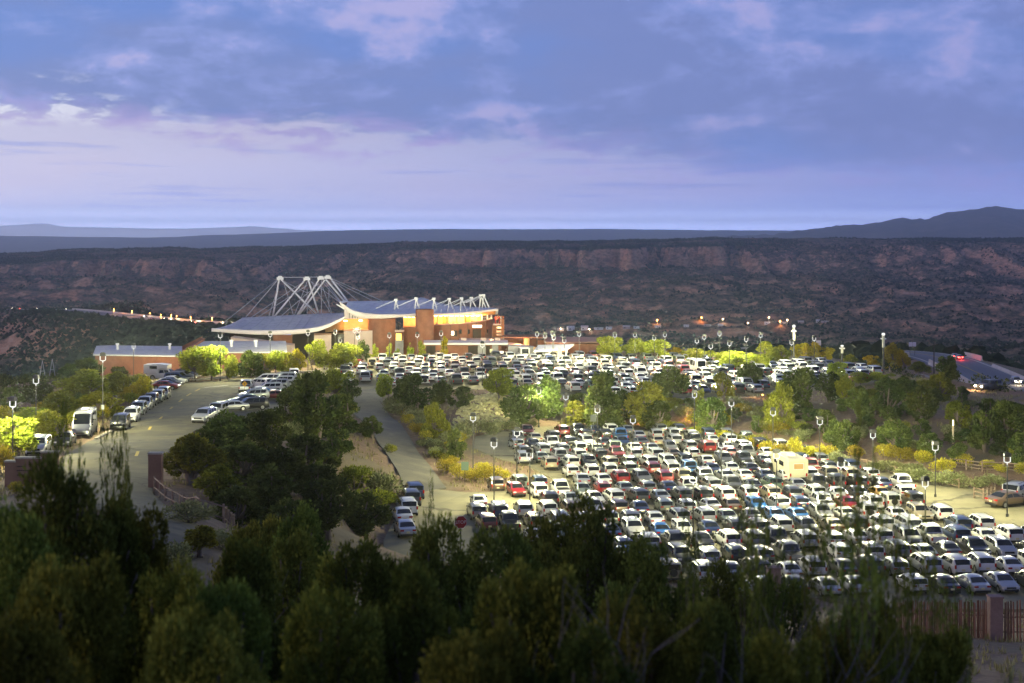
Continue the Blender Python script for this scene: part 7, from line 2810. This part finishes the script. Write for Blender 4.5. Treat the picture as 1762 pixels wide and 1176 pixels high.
def bare(px, d, wpx, top, seed, label):
    x, y = XX(px, d), d
    z = ZG(x, y)
    H = ZZ(top, d) - z
    W = wpx / FPX * d
    r_ = random.Random(seed)
    mb = MB()

    def grow(p, dirv, L, r0, lev):
        n = 4
        pts = [p]
        for k in range(n):
            dirv = (dirv + Vector((r_.uniform(-.22, .22), r_.uniform(-.22, .22), r_.uniform(-.02, .12)))).normalized()
            pts.append(pts[-1] + dirv * L / n)
        mb.tube(pts, [r0 * (1 - .16 * k) for k in range(n + 1)], 5)
        if lev:
            for k in range(1, n + 1):
                for q in range(2 if k == n else 1):
                    nd = (dirv + Vector((r_.uniform(-.9, .9), r_.uniform(-.9, .9), r_.uniform(-.1, .5)))).normalized()
                    grow(pts[k], nd, L * .55, r0 * .5, lev - 1)
    for k in range(3):
        grow(Vector((0, 0, -.1)), Vector((r_.uniform(-.5, .5) * W / H, r_.uniform(-.3, .3), 1)).normalized(), H * .55, .017, 2)
    t = thing('dead_shrub', label, 'dead shrub', (x, y, z), 0, 'bare grey branches in the foreground')
    mb.build('branches', M_DEAD, t)


bare(1115, 11.5, 120, 950, 3, 'bare pale forked branches at lower right of middle')
bare(1235, 12, 90, 985, 5, 'thin bare grey branches before the adobe pier')
bare(1470, 12, 150, 1010, 9, 'bare pale branches left of the coyote fence')
bare(430, 22, 120, 975, 12, 'grey bare shrub in the dark gap, west of middle')

# --- low landscape lights on the banks
for px, py, e, lb in ((1108, 730, 260, 'low orange landscape light by the upright dark juniper'), (1186, 722, 200, 'low yellow landscape light beside the bank lamp post'), (1312, 686, 260, 'low orange landscape light under the upper lot edge'), (1122, 735, 120, 'small low light at the lot far edge')):
    g = GR(px, py, 0, z_ground)
    t = thing('landscape_light', lb, 'landscape light', g, 0, 'landscape lights on the bank')
    mb = MB()
    mb.lathe([(.06, -.1), (.06, .45), (.10, .46)], 8)
    mb.build('stake', M_POLE, t)
    mb = MB()
    mb.lathe([(.10, .46), (.12, .50), (.10, .60), (.02, .62)], 8)
    mb.build('lamp_head', mat('landscape_glow', (1, .6, .2), .5, 0, (1, .5, .15), 4), t)
    plight('landscape_glow', (0, -.35, .75), e, (1.0, .50, .14), .12, t)

# --- riprap stones on the slope
r_ = np.random.default_rng(77)
RP = world_poly([(800, 684), (845, 676), (885, 690), (893, 718), (870, 738), (800, 742), (778, 730)])
base = []
for k in range(14):
    bm_ = bmesh.new()
    bmesh.ops.create_icosphere(bm_, subdivisions=1, radius=1)
    for v in bm_.verts:
        v.co *= r_.uniform(.72, 1.2)
        v.co.z *= .75
    base.append((np.array([v.co[:] for v in bm_.verts]), np.array([[v.index for v in f.verts] for f in bm_.faces])))
    bm_.free()
V, F, o = [], [], 0
P = np.array(RP)
n = 0
pts_ = []
while n < 1500:
    x, y = r_.uniform(P[:, 0].min(), P[:, 0].max()), r_.uniform(P[:, 1].min(), P[:, 1].max())
    pts_.append((x, y))
    n += 1
pts_ = np.array(pts_)
pts_ = pts_[poly_sd(pts_[:, 0], pts_[:, 1], RP) < 0]
pz = z_ground(pts_[:, 0], pts_[:, 1])
for (x, y), z in zip(pts_, pz):
    b, f = base[r_.integers(14)]
    a = r_.uniform(0, 6.28)
    s = r_.uniform(.16, .36)
    q = b * s
    q = np.c_[q[:, 0] * math.cos(a) - q[:, 1] * math.sin(a), q[:, 0] * math.sin(a) + q[:, 1] * math.cos(a), q[:, 2]]
    V.append(q + (x, y, z + .06))
    F.append(f + o)
    o += len(b)
tag(put('riprap_stones', np_mesh('riprap_stones', np.concatenate(V), np.concatenate(F), M_STONE)), 'slope of tan riprap stones between the two parking lots', 'stones', None, 'stuff')

# --- dry grass on the banks, far scrub in the valley
n = 60000
gx, gy = r_.uniform(-95, 125, n), r_.uniform(12, 300, n)
keep = (pave_sd(gx, gy) > .6) & (np.abs(gx / gy) < .42) & (fbm(gx / 7, gy / 7, 3, 5) > .47)
gx, gy = gx[keep], gy[keep]
gz = z_ground(gx, gy)
n = len(gx)
V, F = [], []
for k in range(4):
    a = r_.uniform(0, 6.28, n)
    h = r_.uniform(.18, .5, n)
    w_ = r_.uniform(.03, .07, n)
    l = r_.uniform(.05, .25, n)
    cx_, cy_ = gx + r_.normal(size=n) * .12, gy + r_.normal(size=n) * .12
    V.append(np.stack([np.c_[cx_ - w_ * np.cos(a), cy_ - w_ * np.sin(a), gz - .03], np.c_[cx_ + w_ * np.cos(a), cy_ + w_ * np.sin(a), gz - .03], np.c_[cx_ + l * np.sin(a), cy_ - l * np.cos(a), gz + h]], 1).reshape(-1, 3))
V = np.concatenate(V)
F = np.arange(len(V)).reshape(-1, 3)
tag(put('grass', np_mesh('grass', V, F, L_GRASS)), 'dry bunch grass scattered over the banks', 'grass', None, 'stuff')

# scrub as thousands of small crowns: nobody could count it
oct_v = np.array([(1, 0, .35), (.31, .95, .3), (-.81, .59, .4), (-.81, -.59, .3), (.31, -.95, .38), (0, 0, 1.0), (.1, .05, -.15)])
oct_f = np.array([(0, 1, 5), (1, 2, 5), (2, 3, 5), (3, 4, 5), (4, 0, 5), (1, 0, 6), (2, 1, 6), (3, 2, 6), (4, 3, 6), (0, 4, 6)])


ico_v = [(math.cos(a), math.sin(a), .22) for a in np.arange(5) * 1.2566] + [(.72 * math.cos(a), .72 * math.sin(a), .66) for a in np.arange(5) * 1.2566 + .63] + [(0, 0, .86), (0, 0, -.15)]
ico_v = np.array(ico_v)
ico_f = np.array([(k, (k + 1) % 5, 5 + k) for k in range(5)] + [((k + 1) % 5, 5 + (k + 1) % 5, 5 + k) for k in range(5)] + [(5 + k, 5 + (k + 1) % 5, 10) for k in range(5)])


def scrub(xs_, ys_, zs_, sz, seed, oct_v=oct_v, oct_f=oct_f, hz=1.0):
    n = len(xs_)
    rr = np.random.default_rng(seed)
    nv = len(oct_v)
    v = np.repeat(oct_v[None], n, 0) * (1 + rr.normal(size=(n, nv, 1)) * .18)
    a = rr.uniform(0, 6.28, n)[:, None]
    X = v[..., 0] * np.cos(a) - v[..., 1] * np.sin(a)
    Y = v[..., 0] * np.sin(a) + v[..., 1] * np.cos(a)
    s = sz[:, None]
    V = np.stack([xs_[:, None] + X * s * rr.uniform(.7, 1.15, n)[:, None], ys_[:, None] + Y * s, zs_[:, None] + v[..., 2] * s * rr.uniform(1.0, 1.7, n)[:, None] * hz], -1).reshape(-1, 3)
    F = (oct_f[None] + (np.arange(n) * nv)[:, None, None]).reshape(-1, 3)
    return V, F


n = 210000
u = r_.uniform(-.45, .45, n)
dd = np.sqrt(r_.uniform(440 ** 2, 3900 ** 2, n) * 1.0) * 1.0
dd = np.where(r_.random(n) < .25, r_.uniform(440, 1500, n), dd)
fx, fy = u * dd, dd
dn = fbm(fx / 160, fy / 120, 4, 33)
fine_ = fbm(fx / 30, fy / 30, 3, 35)
e_ = 6.0
z0 = z_raw(fx, fy)
sl = np.abs(z_raw(fx, fy + e_) - z0) / e_
keep = (dn + (fine_ - .5) * .5 + r_.uniform(-.1, .1, n) > np.where(fy < 1100, .26, np.where(fy < 2900, .41, .45))) & (sl < .46 + r_.uniform(-.12, .12, n))
far_r = conform(fx, fy, np.zeros(n), [(a, b, 1) for a, b, c in HW_L2], 12, 1)
keep &= far_r < .5
far_r = conform(fx, fy, np.zeros(n), [(a, b, 1) for a, b, c in HW_R2], 11, 1)
keep &= far_r < .5
fx, fy, z0 = fx[keep], fy[keep], z0[keep]
sz = r_.uniform(1.0, 2.3, len(fx)) * (1 + .25 * (fy > 2200)) * (1 + .7 * (fy < 1000))
nr = fy < 1000
V, F = scrub(fx[~nr], fy[~nr], z0[~nr] - .2, sz[~nr], 1)
V2, F2 = scrub(fx[nr], fy[nr], z0[nr] - .2, sz[nr], 2, ico_v, ico_f, .8)
F = np.concatenate([F, F2 + len(V)])
V = np.concatenate([V, V2])
tag(put('valley_scrub', np_mesh('valley_scrub', V, F, L_FAR)), 'dark juniper scrub dotting the valley and mesa slopes', 'scrub', None, 'stuff')
# slope scrub nearer, beyond the lots
n = 5200
fx, fy = r_.uniform(-165, 170, n), r_.uniform(215, 440, n)
okm = (pave_sd(fx, fy) > 6) & ((fy > 345) | (fx < -78) | (fx > 72)) & (fbm(fx / 14, fy / 14, 3, 44) > np.where(fx < -60, .05, .42))
hw = conform(fx, fy, np.zeros(n), [(a, b, 1) for a, b, c in HW_R2], 24, 1) < .5
okm &= hw & ~((fx > 40) & (fx < 150) & (fy < 330) & (fy > 225) & (fx > 88))
fx, fy = fx[okm], fy[okm]
C = np.stack([fx, fy, z_ground(fx, fy) + .9], -1)
Rr = r_.uniform(.8, 1.9, len(fx))
V, F = leaf_cloud(C, Rr, 46 * len(fx), .46, r_, .85, .4)
tag(put('slope_scrub', np_mesh('slope_scrub', V, F, L_JUN)), 'dark scrub on the slopes falling away behind the theatre and highway', 'scrub', None, 'stuff')

# ------------------------------------------------------------------ haze
hm = bpy.data.materials.new('valley_haze')
hm.use_nodes = True
h = NT(hm.node_tree)
h.n.clear()
ho = h.add('ShaderNodeOutputMaterial')
pv = h.add('ShaderNodeVolumePrincipled')
pv.inputs['Color'].default_value = (0.80, 0.91, 1.0, 1)
pv.inputs['Density'].default_value = HAZE
pv.inputs['Anisotropy'].default_value = 0.86
h.l.new(pv.outputs[0], ho.inputs['Volume'])
mb = MB()
zb_, zt_h = -175.0, 285.0
mb.box((0, 20900, (zb_ + zt_h) / 2), (70000, 42200, zt_h - zb_))
tag(mb.build('haze', hm), 'thin blue evening haze over the valley', 'haze', None, 'stuff')
